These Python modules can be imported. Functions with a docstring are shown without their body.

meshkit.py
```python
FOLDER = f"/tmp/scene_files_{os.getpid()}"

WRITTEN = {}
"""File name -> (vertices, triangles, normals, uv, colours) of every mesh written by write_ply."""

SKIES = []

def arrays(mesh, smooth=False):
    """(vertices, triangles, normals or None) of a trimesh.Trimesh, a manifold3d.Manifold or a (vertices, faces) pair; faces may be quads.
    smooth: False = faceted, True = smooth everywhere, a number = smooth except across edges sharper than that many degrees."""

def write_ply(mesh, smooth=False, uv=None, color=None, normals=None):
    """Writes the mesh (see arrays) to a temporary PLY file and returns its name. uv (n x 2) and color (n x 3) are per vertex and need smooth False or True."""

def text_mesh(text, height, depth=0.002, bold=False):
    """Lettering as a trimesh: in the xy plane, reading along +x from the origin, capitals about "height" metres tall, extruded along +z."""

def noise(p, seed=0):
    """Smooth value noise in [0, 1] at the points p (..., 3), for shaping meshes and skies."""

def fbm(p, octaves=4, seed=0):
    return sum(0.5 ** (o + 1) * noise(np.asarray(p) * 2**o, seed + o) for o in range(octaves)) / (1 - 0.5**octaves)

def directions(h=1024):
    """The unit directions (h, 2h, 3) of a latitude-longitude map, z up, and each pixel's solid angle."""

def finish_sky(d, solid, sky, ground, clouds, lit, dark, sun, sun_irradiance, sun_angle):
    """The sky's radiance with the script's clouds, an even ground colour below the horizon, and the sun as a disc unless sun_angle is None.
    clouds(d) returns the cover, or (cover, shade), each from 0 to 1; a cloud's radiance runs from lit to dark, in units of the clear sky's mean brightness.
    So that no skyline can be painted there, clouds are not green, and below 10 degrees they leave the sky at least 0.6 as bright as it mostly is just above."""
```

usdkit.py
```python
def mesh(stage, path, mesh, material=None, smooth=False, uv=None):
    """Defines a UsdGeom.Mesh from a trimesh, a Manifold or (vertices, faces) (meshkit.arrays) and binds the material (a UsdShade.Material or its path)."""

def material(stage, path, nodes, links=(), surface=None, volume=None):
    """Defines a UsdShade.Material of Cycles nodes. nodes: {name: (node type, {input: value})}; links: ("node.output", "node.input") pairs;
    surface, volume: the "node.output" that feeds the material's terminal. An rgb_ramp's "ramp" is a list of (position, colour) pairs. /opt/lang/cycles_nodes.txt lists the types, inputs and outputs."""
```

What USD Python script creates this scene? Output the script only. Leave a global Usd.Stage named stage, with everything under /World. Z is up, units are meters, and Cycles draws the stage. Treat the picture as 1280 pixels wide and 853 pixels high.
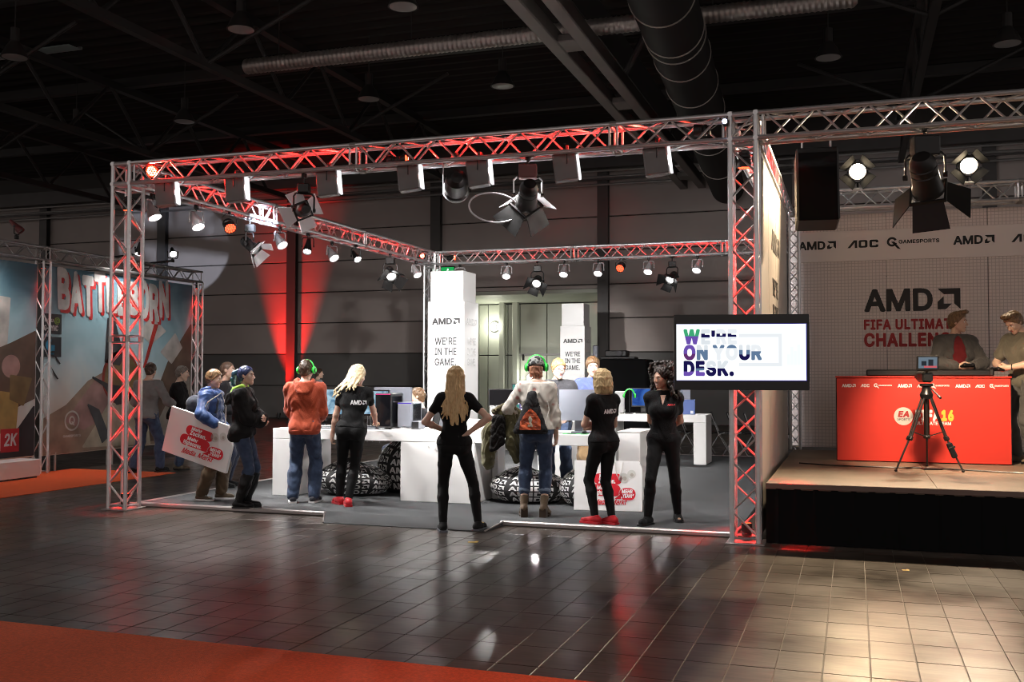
import math, random
import numpy as np, trimesh, manifold3d, usdkit, meshkit
import shapely, shapely.geometry as sg, shapely.ops as so
from pxr import Usd, UsdGeom, UsdLux, UsdShade, Gf, Sdf

stage = Usd.Stage.CreateInMemory()
UsdGeom.SetStageUpAxis(stage, 'Z'); UsdGeom.SetStageMetersPerUnit(stage, 1.0)
UsdGeom.Xform.Define(stage, '/World')

# ---------------------------------------------------------------- camera, sky, exposure
# world: x along the booth's front, y into the hall, z up; origin under the booth's front corner tower
TH, PITCH, ROLL, FPX = .3277, .0333, .00147, 1255.0
EYE = np.array([8.222, -9.863, 1.6])
FWD = np.array([-math.sin(TH)*math.cos(PITCH), math.cos(TH)*math.cos(PITCH), math.sin(PITCH)])
RT0 = np.array([math.cos(TH), math.sin(TH), 0.0]); UP0 = np.cross(RT0, FWD)
RT = RT0*math.cos(ROLL)+UP0*math.sin(ROLL)
UP = np.cross(RT, FWD)
cam = UsdGeom.Camera.Define(stage, '/World/camera')
cam.CreateHorizontalApertureAttr(36.0); cam.CreateVerticalApertureAttr(36.0*853/1280)
cam.CreateFocalLengthAttr(36.0*FPX/1280); cam.CreateClippingRangeAttr(Gf.Vec2f(.05, 500))
cm = Gf.Matrix4d(*RT, 0, *UP, 0, *(-FWD), 0, *EYE, 1)
UsdGeom.Xformable(cam).AddTransformOp().Set(cm)
EXPOSURE = 0.0
cam.CreateExposureAttr(EXPOSURE)

# the far, unlit parts of the hall: a faint warm ambience
dome = UsdLux.DomeLight.Define(stage, '/World/hall_ambience')
dome.CreateIntensityAttr(0.19); dome.CreateColorAttr(Gf.Vec3f(1.0, .89, .84))

def spot(path, pos, aim, radiance, radius, cone, color=(1, 1, 1), soft=.7):
    """a lamp's own light: a spot that leaves the lamp's lens"""
    l = UsdLux.SphereLight.Define(stage, path)
    l.CreateIntensityAttr(float(radiance)); l.CreateRadiusAttr(float(radius)); l.CreateColorAttr(Gf.Vec3f(*map(float, color)))
    l.CreateNormalizeAttr(False)
    if cone:
        s = UsdLux.ShapingAPI.Apply(l.GetPrim()); s.CreateShapingConeAngleAttr(float(cone)); s.CreateShapingConeSoftnessAttr(float(soft))
    d = np.asarray(aim, float)-np.asarray(pos, float); d /= np.linalg.norm(d)
    u = np.array([0, 0, 1.]) if abs(d[2]) < .95 else np.array([1., 0, 0])
    r = np.cross(d, u); r /= np.linalg.norm(r); u = np.cross(r, d)
    UsdGeom.Xformable(l).AddTransformOp().Set(Gf.Matrix4d(*map(float, (*r, 0, *u, 0, *(-d), 0, *pos, 1))))
    return l

# ---------------------------------------------------------------- naming helpers
_used = {}
def numbered(parent, name):
    k = (parent, name); n = _used.get(k, 0); _used[k] = n+1
    return name if n == 0 else '%s_%03d' % (name, n)
def ppath(parent):
    return '/World' if parent is None else str(parent.GetPath())
def tag(o, label=None, cat=None, group=None, kind=None):
    p = o.GetPrim() if hasattr(o, 'GetPrim') else o
    for k, v in (('label', label), ('category', cat), ('group', group), ('kind', kind)):
        if v: p.SetCustomDataByKey(k, v)
    return p
def thing(name, label, cat, loc=(0, 0, 0), rotz=0., group=None, kind=None):
    x = UsdGeom.Xform.Define(stage, '/World/'+numbered('/World', name))
    x.AddTranslateOp().Set(Gf.Vec3d(*map(float, loc)))
    if rotz: x.AddRotateZOp().Set(float(rotz))
    return tag(x, label, cat, group, kind)
def obj(name, mesh, mat, parent=None, smooth=30, label=None):
    pp = ppath(parent)
    if isinstance(mesh, MB): mesh = mesh.mesh()
    m = usdkit.mesh(stage, pp+'/'+numbered(pp, name), mesh, mat, smooth=smooth)
    if label: tag(m, label)
    return m.GetPrim()
def copy_of(root, label, loc, rotz=0., group=None, cat=None):
    was = root.GetCustomData()
    base = root.GetName()
    import re
    base = re.sub(r'_\d{3}$', '', base)
    r = thing(base, label, cat or was['category'], loc, rotz, group or was.get('group'))
    r.GetReferences().AddInternalReference(root.GetPath()); r.SetInstanceable(True)
    return r
def struct(name, mesh, mat, label, cat, smooth=30):
    return tag(obj(name, mesh, mat, None, smooth), label, cat, kind='structure')

# ---------------------------------------------------------------- mesh helpers
def nrm(v):
    v = np.asarray(v, float); return v/max(np.linalg.norm(v), 1e-12)
def frame(d):
    d = nrm(d); u = np.array([0, 0, 1.]) if abs(d[2]) < .9 else np.array([1., 0, 0])
    a = nrm(np.cross(u, d)); return a, np.cross(d, a), d
def rotz(a):
    a = math.radians(a); c, s = math.cos(a), math.sin(a); return np.array([[c, -s, 0], [s, c, 0], [0, 0, 1.]])
def rotx(a):
    a = math.radians(a); c, s = math.cos(a), math.sin(a); return np.array([[1., 0, 0], [0, c, -s], [0, s, c]])
def roty(a):
    a = math.radians(a); c, s = math.cos(a), math.sin(a); return np.array([[c, 0, s], [0, 1., 0], [-s, 0, c]])
_BF = np.array([[0, 2, 1], [0, 3, 2], [4, 5, 6], [4, 6, 7], [0, 1, 5], [0, 5, 4], [1, 2, 6], [1, 6, 5], [2, 3, 7], [2, 7, 6], [3, 0, 4], [3, 4, 7]])
class MB:
    """collects shapes that become ONE mesh"""
    def __init__(s): s.v, s.f, s.n = [], [], 0
    def add(s, v, f, R=None, t=None):
        v = np.asarray(v, float)
        if R is not None: v = v@np.asarray(R).T
        if t is not None: v = v+np.asarray(t, float)
        s.v.append(v); s.f.append(np.asarray(f, int)+s.n); s.n += len(v); return s
    def tri(s, m, R=None, t=None): return s.add(m.vertices, m.faces, R, t)
    def box(s, c, size, R=None, bev=0.0):
        h = np.asarray(size, float)/2
        if bev <= 0:
            v = np.array([[-1, -1, -1], [1, -1, -1], [1, 1, -1], [-1, 1, -1], [-1, -1, 1], [1, -1, 1], [1, 1, 1], [-1, 1, 1]])*h
            return s.add(v, _BF, R, c)
        b = min(bev, h.min()*.9); pts = []
        for sx in (-1, 1):
            for sy in (-1, 1):
                for sz in (-1, 1):
                    q = np.array([sx, sy, sz])
                    for k in range(3):
                        e = h-b; e[k] = h[k]; pts.append(q*e)
        m = manifold3d.Manifold.hull_points(np.array(pts)).to_mesh()
        return s.add(m.vert_properties[:, :3], m.tri_verts, R, c)
    def tube(s, p, q, r, r2=None, n=8, cap=True):
        p, q = np.asarray(p, float), np.asarray(q, float); r2 = r if r2 is None else r2
        a, b, d = frame(q-p); t = np.arange(n)*2*np.pi/n
        ring = np.cos(t)[:, None]*a+np.sin(t)[:, None]*b
        v = np.vstack([p+ring*r, q+ring*r2, p[None], q[None]])
        i = np.arange(n); j = (i+1) % n
        f = np.vstack([np.c_[i, j, n+j], np.c_[i, n+j, n+i]])
        if cap: f = np.vstack([f, np.c_[j, i, np.full(n, 2*n)], np.c_[n+i, n+j, np.full(n, 2*n+1)]])
        return s.add(v, f)
    def path(s, pts, r, n=6):
        pts = np.asarray(pts, float); m = len(pts); rr = np.broadcast_to(np.asarray(r, float), (m,))
        tan = np.gradient(pts, axis=0); a, b, _ = frame(tan[0]); V = []
        for k in range(m):
            d = nrm(tan[k]); a = nrm(a-d*(a@d)); b = np.cross(d, a); t = np.arange(n)*2*np.pi/n
            V.append(pts[k]+rr[k]*(np.cos(t)[:, None]*a+np.sin(t)[:, None]*b))
        V = np.vstack(V+[pts[:1], pts[-1:]]); i = np.arange(n); j = (i+1) % n; F = []
        for k in range(m-1): F += [np.c_[k*n+i, k*n+j, (k+1)*n+j], np.c_[k*n+i, (k+1)*n+j, (k+1)*n+i]]
        F += [np.c_[j, i, np.full(n, m*n)], np.c_[(m-1)*n+i, (m-1)*n+j, np.full(n, m*n+1)]]
        return s.add(V, np.vstack(F))
    def lathe(s, prof, n=20, R=None, t=None):
        """prof: (radius, z) from bottom to top (outside)"""
        prof = np.asarray(prof, float); m = len(prof); a = np.arange(n)*2*np.pi/n
        V = np.vstack([np.c_[np.cos(a)*r, np.sin(a)*r, np.full(n, z)] for r, z in prof]); i = np.arange(n); j = (i+1) % n; F = []
        for k in range(m-1): F += [np.c_[k*n+i, k*n+j, (k+1)*n+j], np.c_[k*n+i, (k+1)*n+j, (k+1)*n+i]]
        return s.add(V, np.vstack(F), R, t)
    def prism(s, poly, h, R=None, t=None):
        if not hasattr(poly, 'geom_type'): poly = sg.Polygon(poly)
        for g in getattr(poly, 'geoms', [poly]):
            if g.is_empty: continue
            m = trimesh.creation.extrude_polygon(g, h, engine='earcut'); s.add(m.vertices, m.faces, R, t)
        return s
    def sphere(s, c, r, sub=2, R=None):
        m = trimesh.creation.icosphere(sub); return s.add(m.vertices*np.asarray(r, float), m.faces, R, c)
    def mesh(s): return np.vstack(s.v), np.vstack(s.f)
def XZ():  # polygon (x, z) extruded along -y .. facing the camera side: local (x,y,z)->(x,-z,y)
    return np.array([[1., 0, 0], [0, 0, -1.], [0, 1., 0]])
def basis(right, up):
    r, u = nrm(right), nrm(up); return np.c_[r, u, np.cross(r, u)]
def rounded(w, h, r, n=4): return sg.box(-w/2+r, -h/2+r, w/2-r, h/2-r).buffer(r, quad_segs=n)

_tc = {}
def text2(txt, bold=True):
    """lettering one metre tall, .02 deep; bold: stroke weight in 96ths of the em (True = 3)"""
    w = 3 if bold is True else int(bold); k = (txt, w)
    if k in _tc: return _tc[k]
    from PIL import Image, ImageDraw, ImageFont
    import glob
    from shapely import affinity, box, union_all
    font = ImageFont.truetype(glob.glob('/opt/blender-*/*/datafiles/fonts/Inter.woff2')[0], 96)
    x0, y0, x1, y1 = font.getbbox(txt, anchor='ls', stroke_width=w)
    im = Image.new('L', (x1-x0+8, y1-y0+8)); sp = w*1.3/96
    if w > 4:           # heavy faces need more room between the letters
        adv = 0; xs = []
        for c in txt: xs.append(adv); adv += font.getlength(c)+w*1.2
        im = Image.new('L', (int(adv)+2*w+12, y1-y0+8)); dr = ImageDraw.Draw(im)
        for c, x in zip(txt, xs): dr.text((4+w+x, 4-y0), c, 255, font, anchor='ls', stroke_width=w)
    else: ImageDraw.Draw(im).text((4-x0, 4-y0), txt, 255, font, anchor='ls', stroke_width=w)
    on = np.pad(np.asarray(im) > 127, ((0, 0), (1, 1))).astype(np.int8); rows, st = np.nonzero(np.diff(on, axis=1) == 1); en = np.nonzero(np.diff(on, axis=1) == -1)[1]
    shp = union_all(box(st, -rows-1, en, -rows)).buffer(.6).buffer(-.6).simplify(.7); q = 1/70.
    shp = affinity.affine_transform(shp, [q, 0, 0, q, -4*q, (4-y0)*q])
    _tc[k] = trimesh.util.concatenate([trimesh.creation.extrude_polygon(g, .02, engine='earcut') for g in getattr(shp, 'geoms', [shp])])
    return _tc[k]
def text_size(txt, h, bold=True):
    b = text2(txt, bold).bounds; return (b[1][0]-b[0][0])*h
def put_text(mb, txt, origin, right, up, h, width=None, depth=.003, bold=True, align='l', skew=0.):
    """lettering lying on a plane; origin is its base line's start (or centre)"""
    m = text2(txt, bold); b = m.bounds; v = np.array(m.vertices); v[:, 0] -= b[0][0]
    w0 = b[1][0]-b[0][0]; w = width if width else w0*h
    v[:, 0] *= w/w0; v[:, 1] *= h; v[:, 2] *= depth/.02
    v[:, 0] += skew*v[:, 1]
    if align == 'c': v[:, 0] -= w/2
    return mb.add(v, m.faces, basis(right, up), origin)
ARROW = [sg.Polygon([(0, 1), (1, 1), (1, 0), (.72, .28), (.72, .72), (.28, .72)]), sg.Polygon([(0, .36), (.27, .63), (.27, .27), (.63, .27), (.36, 0), (0, 0)])]
def put_amd(mb, origin, right, up, h, width=None, depth=.003, align='l'):
    """the chip maker's word mark with its arrow"""
    tw = text_size('AMD', h, 4); full = tw+h*.22+h*1.02; k = (width/full) if width else 1.
    B = basis(right, up); o = np.asarray(origin, float)
    if align == 'c': o = o-B[:, 0]*full*k/2
    put_text(mb, 'AMD', o, right, up, h, tw*k, depth, bold=4)
    for p in ARROW:
        m = trimesh.creation.extrude_polygon(p, depth, engine='earcut'); v = np.array(m.vertices)
        v[:, 0] = v[:, 0]*h*1.02*k+tw*k+h*.22*k; v[:, 1] *= h*1.02
        mb.add(v, m.faces, B, o)
    return full*k

# ---------------------------------------------------------------- materials
def mat(name, col, rough=.5, metal=0., spec=.5, noise=None, bump=None, sheen=0., emit=None, coat=0., alt=None):
    """noise: (scale, amount) tone variation; bump: (scale, strength)"""
    n = {'p': ('principled_bsdf', {'base_color': col, 'roughness': rough, 'metallic': metal, 'specular_ior_level': spec, 'sheen_weight': sheen, 'coat_weight': coat})}
    L = []
    if emit: n['p'][1]['emission_color'] = emit[0]; n['p'][1]['emission_strength'] = emit[1]
    if noise or bump:
        n['tc'] = ('texture_coordinate', {})
    if noise:
        n['no'] = ('noise_texture', {'scale': noise[0], 'detail': 4.0})
        b = alt or tuple(c*(1-noise[1]) for c in col)
        n['rr'] = ('rgb_ramp', {'ramp': [(.3, b), (.7, col)]})
        L += [('tc.object', 'no.vector'), ('no.fac', 'rr.fac'), ('rr.color', 'p.base_color')]
    if bump:
        n['nb'] = ('noise_texture', {'scale': bump[0], 'detail': 3.0}); n['bu'] = ('bump', {'strength': bump[1], 'distance': .01})
        L += [('tc.object', 'nb.vector'), ('nb.fac', 'bu.height'), ('bu.normal', 'p.normal')]
    return usdkit.material(stage, '/World/Looks/'+name, n, L, surface='p.BSDF')
def glow(name, col, strength):
    return usdkit.material(stage, '/World/Looks/'+name, {'e': ('emission', {'color': col, 'strength': strength})}, [], surface='e.emission')
M = {}
M['alu'] = mat('aluminium', (.72, .72, .73), .34, .75, noise=(6, .18))
M['alu_dark'] = mat('dull_aluminium', (.4, .39, .38), .4, .7)
M['white'] = mat('white_laminate', (.80, .79, .78), .35, noise=(1.5, .04))
M['black'] = mat('black_plastic', (.004, .004, .0045), .35)
M['black_paint'] = mat('black_paint', (.011, .0105, .0105), .45, noise=(20, .3))
M['black_cloth'] = mat('black_cloth', (.006, .006, .0065), .95, spec=.15)
M['grey_paint'] = mat('grey_lamp_paint', (.42, .42, .43), .5, noise=(10, .15))
M['chrome'] = mat('polished_metal', (.8, .8, .82), .15, 1.)
M['red_print'] = mat('red_print', (.62, .012, .018), .5)
M['dark_print'] = mat('dark_print', (.012, .012, .013), .5)
M['white_print'] = mat('white_print', (.85, .85, .85), .5)
M['screen_off'] = mat('dark_glass', (.003, .003, .004), .08, spec=.35)
M['lens_white'] = glow('lamp_lens_lit', (1., .97, .95), 9.)
M['lens_warm'] = glow('lamp_lens_warm', (1., .80, .52), 30.)
M['lens_red'] = glow('lamp_lens_red', (1., .06, .02), 6.)
M['lens_dark'] = mat('lamp_lens_off', (.05, .05, .06), .1, coat=.5)
# ================================================================ THE HALL
W, D, H, T = 7.24, 9.18, 4.126, .29          # booth truss: width, depth, top, section
rng = random.Random(7)

def floor_material():
    n = {'tc': ('texture_coordinate', {}), 'oi': ('geometry', {}),
         'mp': ('mapping', {'scale': (1.5, 9., 1.)}), 'st': ('noise_texture', {'scale': 2.2, 'detail': 5., 'roughness': .65}),
         'n2': ('noise_texture', {'scale': .9, 'detail': 3.}), 'm': ('math', {'math_type': 'multiply_add', 'value2': .22, 'value3': .0}),
         'ad': ('math', {'math_type': 'add'}), 'ad2': ('math', {'math_type': 'add'}),
         'rr': ('rgb_ramp', {'ramp': [(.35, (.034, .025, .019)), (.6, (.066, .050, .039)), (.85, (.105, .082, .064))]}),
         'r2': ('map_range', {'from_min': .3, 'from_max': .75, 'to_min': .21, 'to_max': .38}),
         'bn': ('noise_texture', {'scale': 5., 'detail': 4.}), 'bu': ('bump', {'strength': .10, 'distance': .006}),
         'p': ('principled_bsdf', {'specular_ior_level': .5})}
    L = [('tc.object', 'mp.vector'), ('mp.vector', 'st.vector'), ('tc.object', 'n2.vector'), ('oi.random_per_island', 'm.value1'), ('st.fac', 'ad.value1'), ('m.value', 'ad.value2'),
         ('ad.value', 'rr.fac'), ('rr.color', 'p.base_color'), ('n2.fac', 'ad2.value1'), ('st.fac', 'ad2.value2'), ('n2.fac', 'r2.value'), ('r2.result', 'p.roughness'),
         ('mp.vector', 'bn.vector'), ('bn.fac', 'bu.height'), ('bu.normal', 'p.normal')]
    return usdkit.material(stage, '/World/Looks/dark_stone_floor', n, L, surface='p.BSDF')
M['floor'] = floor_material()
M['grout'] = mat('floor_joint', (.13, .108, .088), .55, noise=(3, .5))

floor_ = struct('floor', MB().box((0, 2, -.056), (120, 60, .1)), M['grout'], 'dark polished stone tile floor of the exhibition hall', 'floor')
TX, TY = .2455, .39
GX0, GY0 = 7.0675, -.66
def tile_mesh(i, j, mb):
    r = random.Random(i*7919+j*104729)
    g = .0028
    x0, y0 = GX0+i*TX, GY0+j*TY
    z = -.0008+r.uniform(-.0007, .0); ax, ay = r.uniform(-.0022, .0022), r.uniform(-.0022, .0022); b = .0018
    a = np.array([[x0+g, y0+g], [x0+TX-g, y0+g], [x0+TX-g, y0+TY-g], [x0+g, y0+TY-g]]); c = a.mean(0)
    inn = a+np.sign(c-a)*b
    zz = lambda p: z+(p[:, 0]-c[0])*ax+(p[:, 1]-c[1])*ay
    v = np.vstack([np.c_[a, np.full(4, -.007)], np.c_[a, zz(a)-.0014], np.c_[inn, zz(inn)]])
    f = [[8, 9, 10], [8, 10, 11]]
    for k in range(4):
        l = (k+1) % 4
        f += [[k, l, 4+l], [k, 4+l, 4+k], [4+k, 4+l, 8+l], [4+k, 8+l, 8+k]]
    return mb.add(v, f)
def visible(x, y):
    d = np.array([x, y, 0])-EYE; z = d@FWD
    return z > 4.6 and abs(d@RT) < z*.53+.3
cells = []
for i in range(-70, 30):
    for j in range(-14, 62):
        x, y = GX0+(i+.5)*TX, GY0+(j+.5)*TY
        if not visible(x, y): continue
        if -.1 < x < W-.1 and .4 < y < 9.7: continue                 # under the booth's platform
        if x > 7.6 and y > .3 and x < 12.5 and y < 9: continue            # under the stage
        z = (np.array([x, y, 0])-EYE)@FWD
        if z > 24: continue
        cells.append((z, i, j))
cells.sort()
own = [c for c in cells if not (GY0+(c[2]+1)*TY < -4.72 and GX0+c[1]*TX < 7.2)][:300]; ownset = set(own)
for z, i, j in own: obj('tile', tile_mesh(i, j, MB()), M['floor'], floor_, smooth=False)
rest = MB()
for c in cells:
    if c not in ownset: tile_mesh(c[1], c[2], rest)
tag(obj('tile_field', rest, M['floor'], floor_, smooth=False), kind='stuff')
M['carpet_orange'] = mat('orange_carpet', (.95, .135, .028), .95, spec=.1, noise=(60, .25), bump=(350, .5), sheen=.1)
tag(obj('carpet_runner', MB().box((-2.0, -6.72, .003), (19.2, 3.96, .006)), M['carpet_orange']), 'orange red carpet runner lying across the floor in the front corner of the hall', 'carpet')
tag(obj('carpet_runner', MB().box((-3.2, -.8, .003), (2.1, 9.2, .006)), M['carpet_orange']), 'orange red carpet strip on the floor in front of the game poster wall', 'carpet')
M['tape'] = mat('yellow_tape', (.75, .5, .06), .6)
tag(obj('floor_tape', MB().box((4.77, -.86, .0012), (.09, .05, .0012), rotz(25)).box((4.80, -.84, .0013), (.03, .09, .0012), rotz(10)), M['tape']), 'scrap of yellow tape stuck to the floor before the ramp', 'tape')
tag(obj('floor_tape', MB().box((8.61, -.98, .0012), (.05, .04, .0012), rotz(15)).box((8.63, -.97, .0013), (.02, .07, .0012)), M['tape']), 'small yellow tape mark on the floor before the black stage front', 'tape')

# ---- hall back wall: steel panels between columns
WY = 22.0
M['panel'] = mat('wall_panel', (.44, .38, .355), .6, noise=(.7, .12), bump=(40, .06))
M['panel_low'] = mat('wall_panel_low', (.13, .125, .12), .6, noise=(.7, .15))
M['column'] = mat('column_paint', (.075, .068, .066), .5, noise=(2, .15))
M['joint'] = mat('wall_joint', (.05, .045, .042), .8)
wall = struct('wall_back', MB().box((-27.3, WY+.25, 4.9), (45.6, .3, 9.9)).box((13.2, WY+.25, 4.9), (25.7, .3, 9.9)).box((-2.08, WY+.25, 7.1), (5., .3, 5.5)), M['joint'], 'dark grey panelled back wall of the hall', 'wall')
cols = [-39.4, -33.7, -28.0, -22.3, -16.65, -11.0, -5.35, .55, 6.3, 12.0, 17.7]
seams = [0, 1.18, 2.33, 3.44, 4.55, 5.66, 6.77, 8.5]
for a, b in zip(cols[:-1], cols[1:]):
    for k, (z0, z1) in enumerate(zip(seams[:-1], seams[1:])):
        x0, x1 = a+.02, b-.02
        if a == -5.35:                              # the bay with the gate: panels only beside and above it
            spans = [(x0, -4.5)] if z1 < 4.4 else [(x0, x1)]
            if z1 >= 4.4 and z0 < 4.4: z0 = 4.4
        else: spans = [(x0, x1)]
        for s0, s1 in spans:
            obj('panel', MB().box(((s0+s1)/2, WY+.08+rng.uniform(-.004, .004), (z0+z1)/2), (s1-s0, .08, z1-z0-.035), bev=.012), M['panel_low'] if z1 < 2.4 else M['panel'], wall)
for k, x in enumerate(cols):
    mb = MB().box((x, WY-.16, 4.3), (.36, .03, 8.6)).box((x, WY+.02, 4.3), (.36, .03, 8.6)).box((x, WY-.07, 4.3), (.02, .18, 8.6))
    obj('column', mb, M['column'], wall)
obj('eaves_beam', MB().box((-8, WY-.25, 8.55), (56, .3, .5)).box((-8, WY-.45, 7.9), (56, .06, .06)), M['column'], wall)
for z in (7.75, 8.0, 8.2):
    obj('pipe', MB().tube((-36, WY-.35, z), (18, WY-.35, z), .04, n=8), M['alu_dark'], wall)

# ---- the gate recess in the back wall
M['gate'] = mat('gate_paint', (.50, .52, .44), .55, noise=(.8, .1))
gx0, gx1, gz, gd = -4.5, 0.35, 4.28, 1.9
gate = struct('door_1', MB().box(((gx0+gx1)/2, WY+gd+.1, 2.1), (gx1-gx0+.4, .1, 4.5)), M['joint'], 'pale green grey sliding gate set back in the hall wall', 'gate')
xs = [gx0, gx0+.35, gx0+1.1, gx0+1.55, gx0+2.55, gx0+3.75, gx1]
for a, b in zip(xs[:-1], xs[1:]):
    for z0, z1 in ((0, 2.28), (2.28, 4.1)):
        obj('panel', MB().box(((a+b)/2, WY+gd, (z0+z1)/2), (b-a-.03, .08, z1-z0-.03), bev=.01), M['gate'], gate)
obj('rail', MB().box(((gx0+gx1)/2+.6, WY+gd-.09, 2.3), (3.2, .06, .07)), M['alu_dark'], gate)
obj('hinge', MB().box((gx0+1.7, WY+gd-.1, 2.2), (.07, .08, .22), bev=.01), M['black_paint'], gate)
obj('hinge', MB().box((gx1-.5, WY+gd-.1, 2.2), (.07, .08, .22), bev=.01), M['black_paint'], gate)
for x in (gx0+.95, gx0+1.45):
    obj('post', MB().box((x, WY+gd-.2, 2.1), (.2, .2, 4.2), bev=.02), M['gate'], gate)
obj('reveal', MB().box((gx0-.06, WY+gd/2+.1, 2.1), (.1, gd, 4.3)), M['gate'], gate)
obj('reveal', MB().box((gx1+.06, WY+gd/2+.1, 2.1), (.1, gd, 4.3)), M['gate'], gate)
obj('soffit', MB().add([[gx0, WY-.02, gz], [gx1, WY-.02, gz], [gx1, WY+gd, gz-.16], [gx0, WY+gd, gz-.16], [gx0, WY-.02, gz+.12], [gx1, WY-.02, gz+.12], [gx1, WY+gd, gz+.1], [gx0, WY+gd, gz+.1]], _BF), M['gate'], gate)
def bulkhead_lamp(p, label, k=1.):
    t = thing('wall_lamp', label, 'lamp', p)
    obj('base', MB().lathe([(.0, -.03), (.17, -.03), (.19, .0), (.17, .03)], 20, rotx(90)), M['grey_paint'], t)
    obj('globe', MB().sphere((0, -.10, 0), (.16*k, .12*k, .16*k), 3), glow('globe_glow', (1, 1, .94), 5.) if 'gg' not in M else M['gg'], t)
    l = spot(str(t.GetPath())+'/lamp_light', (0, -.3, 0), (0, -1, 0), 90, .10, 0, (1, .99, .86)); return t
M['gg'] = glow('globe_glow', (1, 1, .94), 5.)
bulkhead_lamp((gx0+2.02, WY+gd-.1, 1.47), 'round white glowing lamp on the pale gate behind the capped visitor')
bulkhead_lamp((gx0+.62, WY+gd-.1, 3.3), 'small white lamp high on the gate beside the white column', .55)
# ---- roof: corrugated deck, girders, ducts
M['deck'] = mat('roof_deck', (.036, .031, .029), .85, .0, spec=.1)
M['roof_steel'] = mat('roof_steel', (.032, .029, .028), .6, .2)
M['beam_paint'] = mat('beam_paint', (.19, .165, .155), .55, noise=(1.2, .15))
ys = np.arange(-14, WY+.4, .125); zz = 9.55+.045*np.where(np.arange(len(ys))//2 % 2, 1, -1)
v = np.vstack([np.c_[np.full(len(ys), -42.), ys, zz], np.c_[np.full(len(ys), 26.), ys, zz], np.c_[np.full(len(ys), -42.), ys, zz+.2], np.c_[np.full(len(ys), 26.), ys, zz+.2]]); n_ = len(ys); i_ = np.arange(n_-1)
f = np.vstack([np.c_[i_, i_+1, n_+i_+1], np.c_[i_, n_+i_+1, n_+i_], np.c_[2*n_+i_, 3*n_+i_, 3*n_+i_+1], np.c_[2*n_+i_, 3*n_+i_+1, 2*n_+i_+1]])
ceil = struct('ceiling', MB().add(v, f), M['deck'], 'dark corrugated steel roof deck high above the hall', 'ceiling', smooth=False)
for y in (0.5, 6.2, 12., 17.6):
    mb = MB().box((-8, y, 9.35), (66, .22, .25)); obj('purlin', mb, M['roof_steel'], ceil, smooth=False)
def girder(x, y0, y1, zb, label, step=3.0):
    g = thing('roof_girder', label, 'girder', (x, 0, 0))
    obj('bottom_chord', MB().box((0, (y0+y1)/2, zb), (.16, y1-y0, .16)), M['roof_steel'], g)
    obj('top_chord', MB().box((0, (y0+y1)/2, 9.2), (.2, y1-y0, .2)), M['roof_steel'], g)
    n = int((y1-y0)/step)
    for k in range(n):
        a = y0+k*step
        obj('strut', MB().tube((0, a, zb), (0, a+step/2, 9.2), .05, n=8), M['roof_steel'], g)
        obj('strut', MB().tube((0, a+step/2, 9.2), (0, a+step, zb), .05, n=8), M['roof_steel'], g)
        if k % 2: obj('tie', MB().tube((0, a, zb), (-2.6, a+.4, 9.2), .045, n=8), M['roof_steel'], g); obj('tie', MB().tube((0, a, zb), (2.6, a+.4, 9.2), .045, n=8), M['roof_steel'], g)
girder(-16.5, -2, 21.5, 7.7, 'steel lattice roof girder at the far edge of the roof above the game poster')
girder(-10.2, -2, 21.5, 7.7, 'steel lattice roof girder above the carpet strip by the game poster')
girder(-4.0, -2, 21.5, 7.8, 'steel lattice roof girder above the left edge of the gaming booth')
girder(9.6, 0, 21.5, 7.9, 'steel lattice roof girder above the stage with the red counter')
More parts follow.
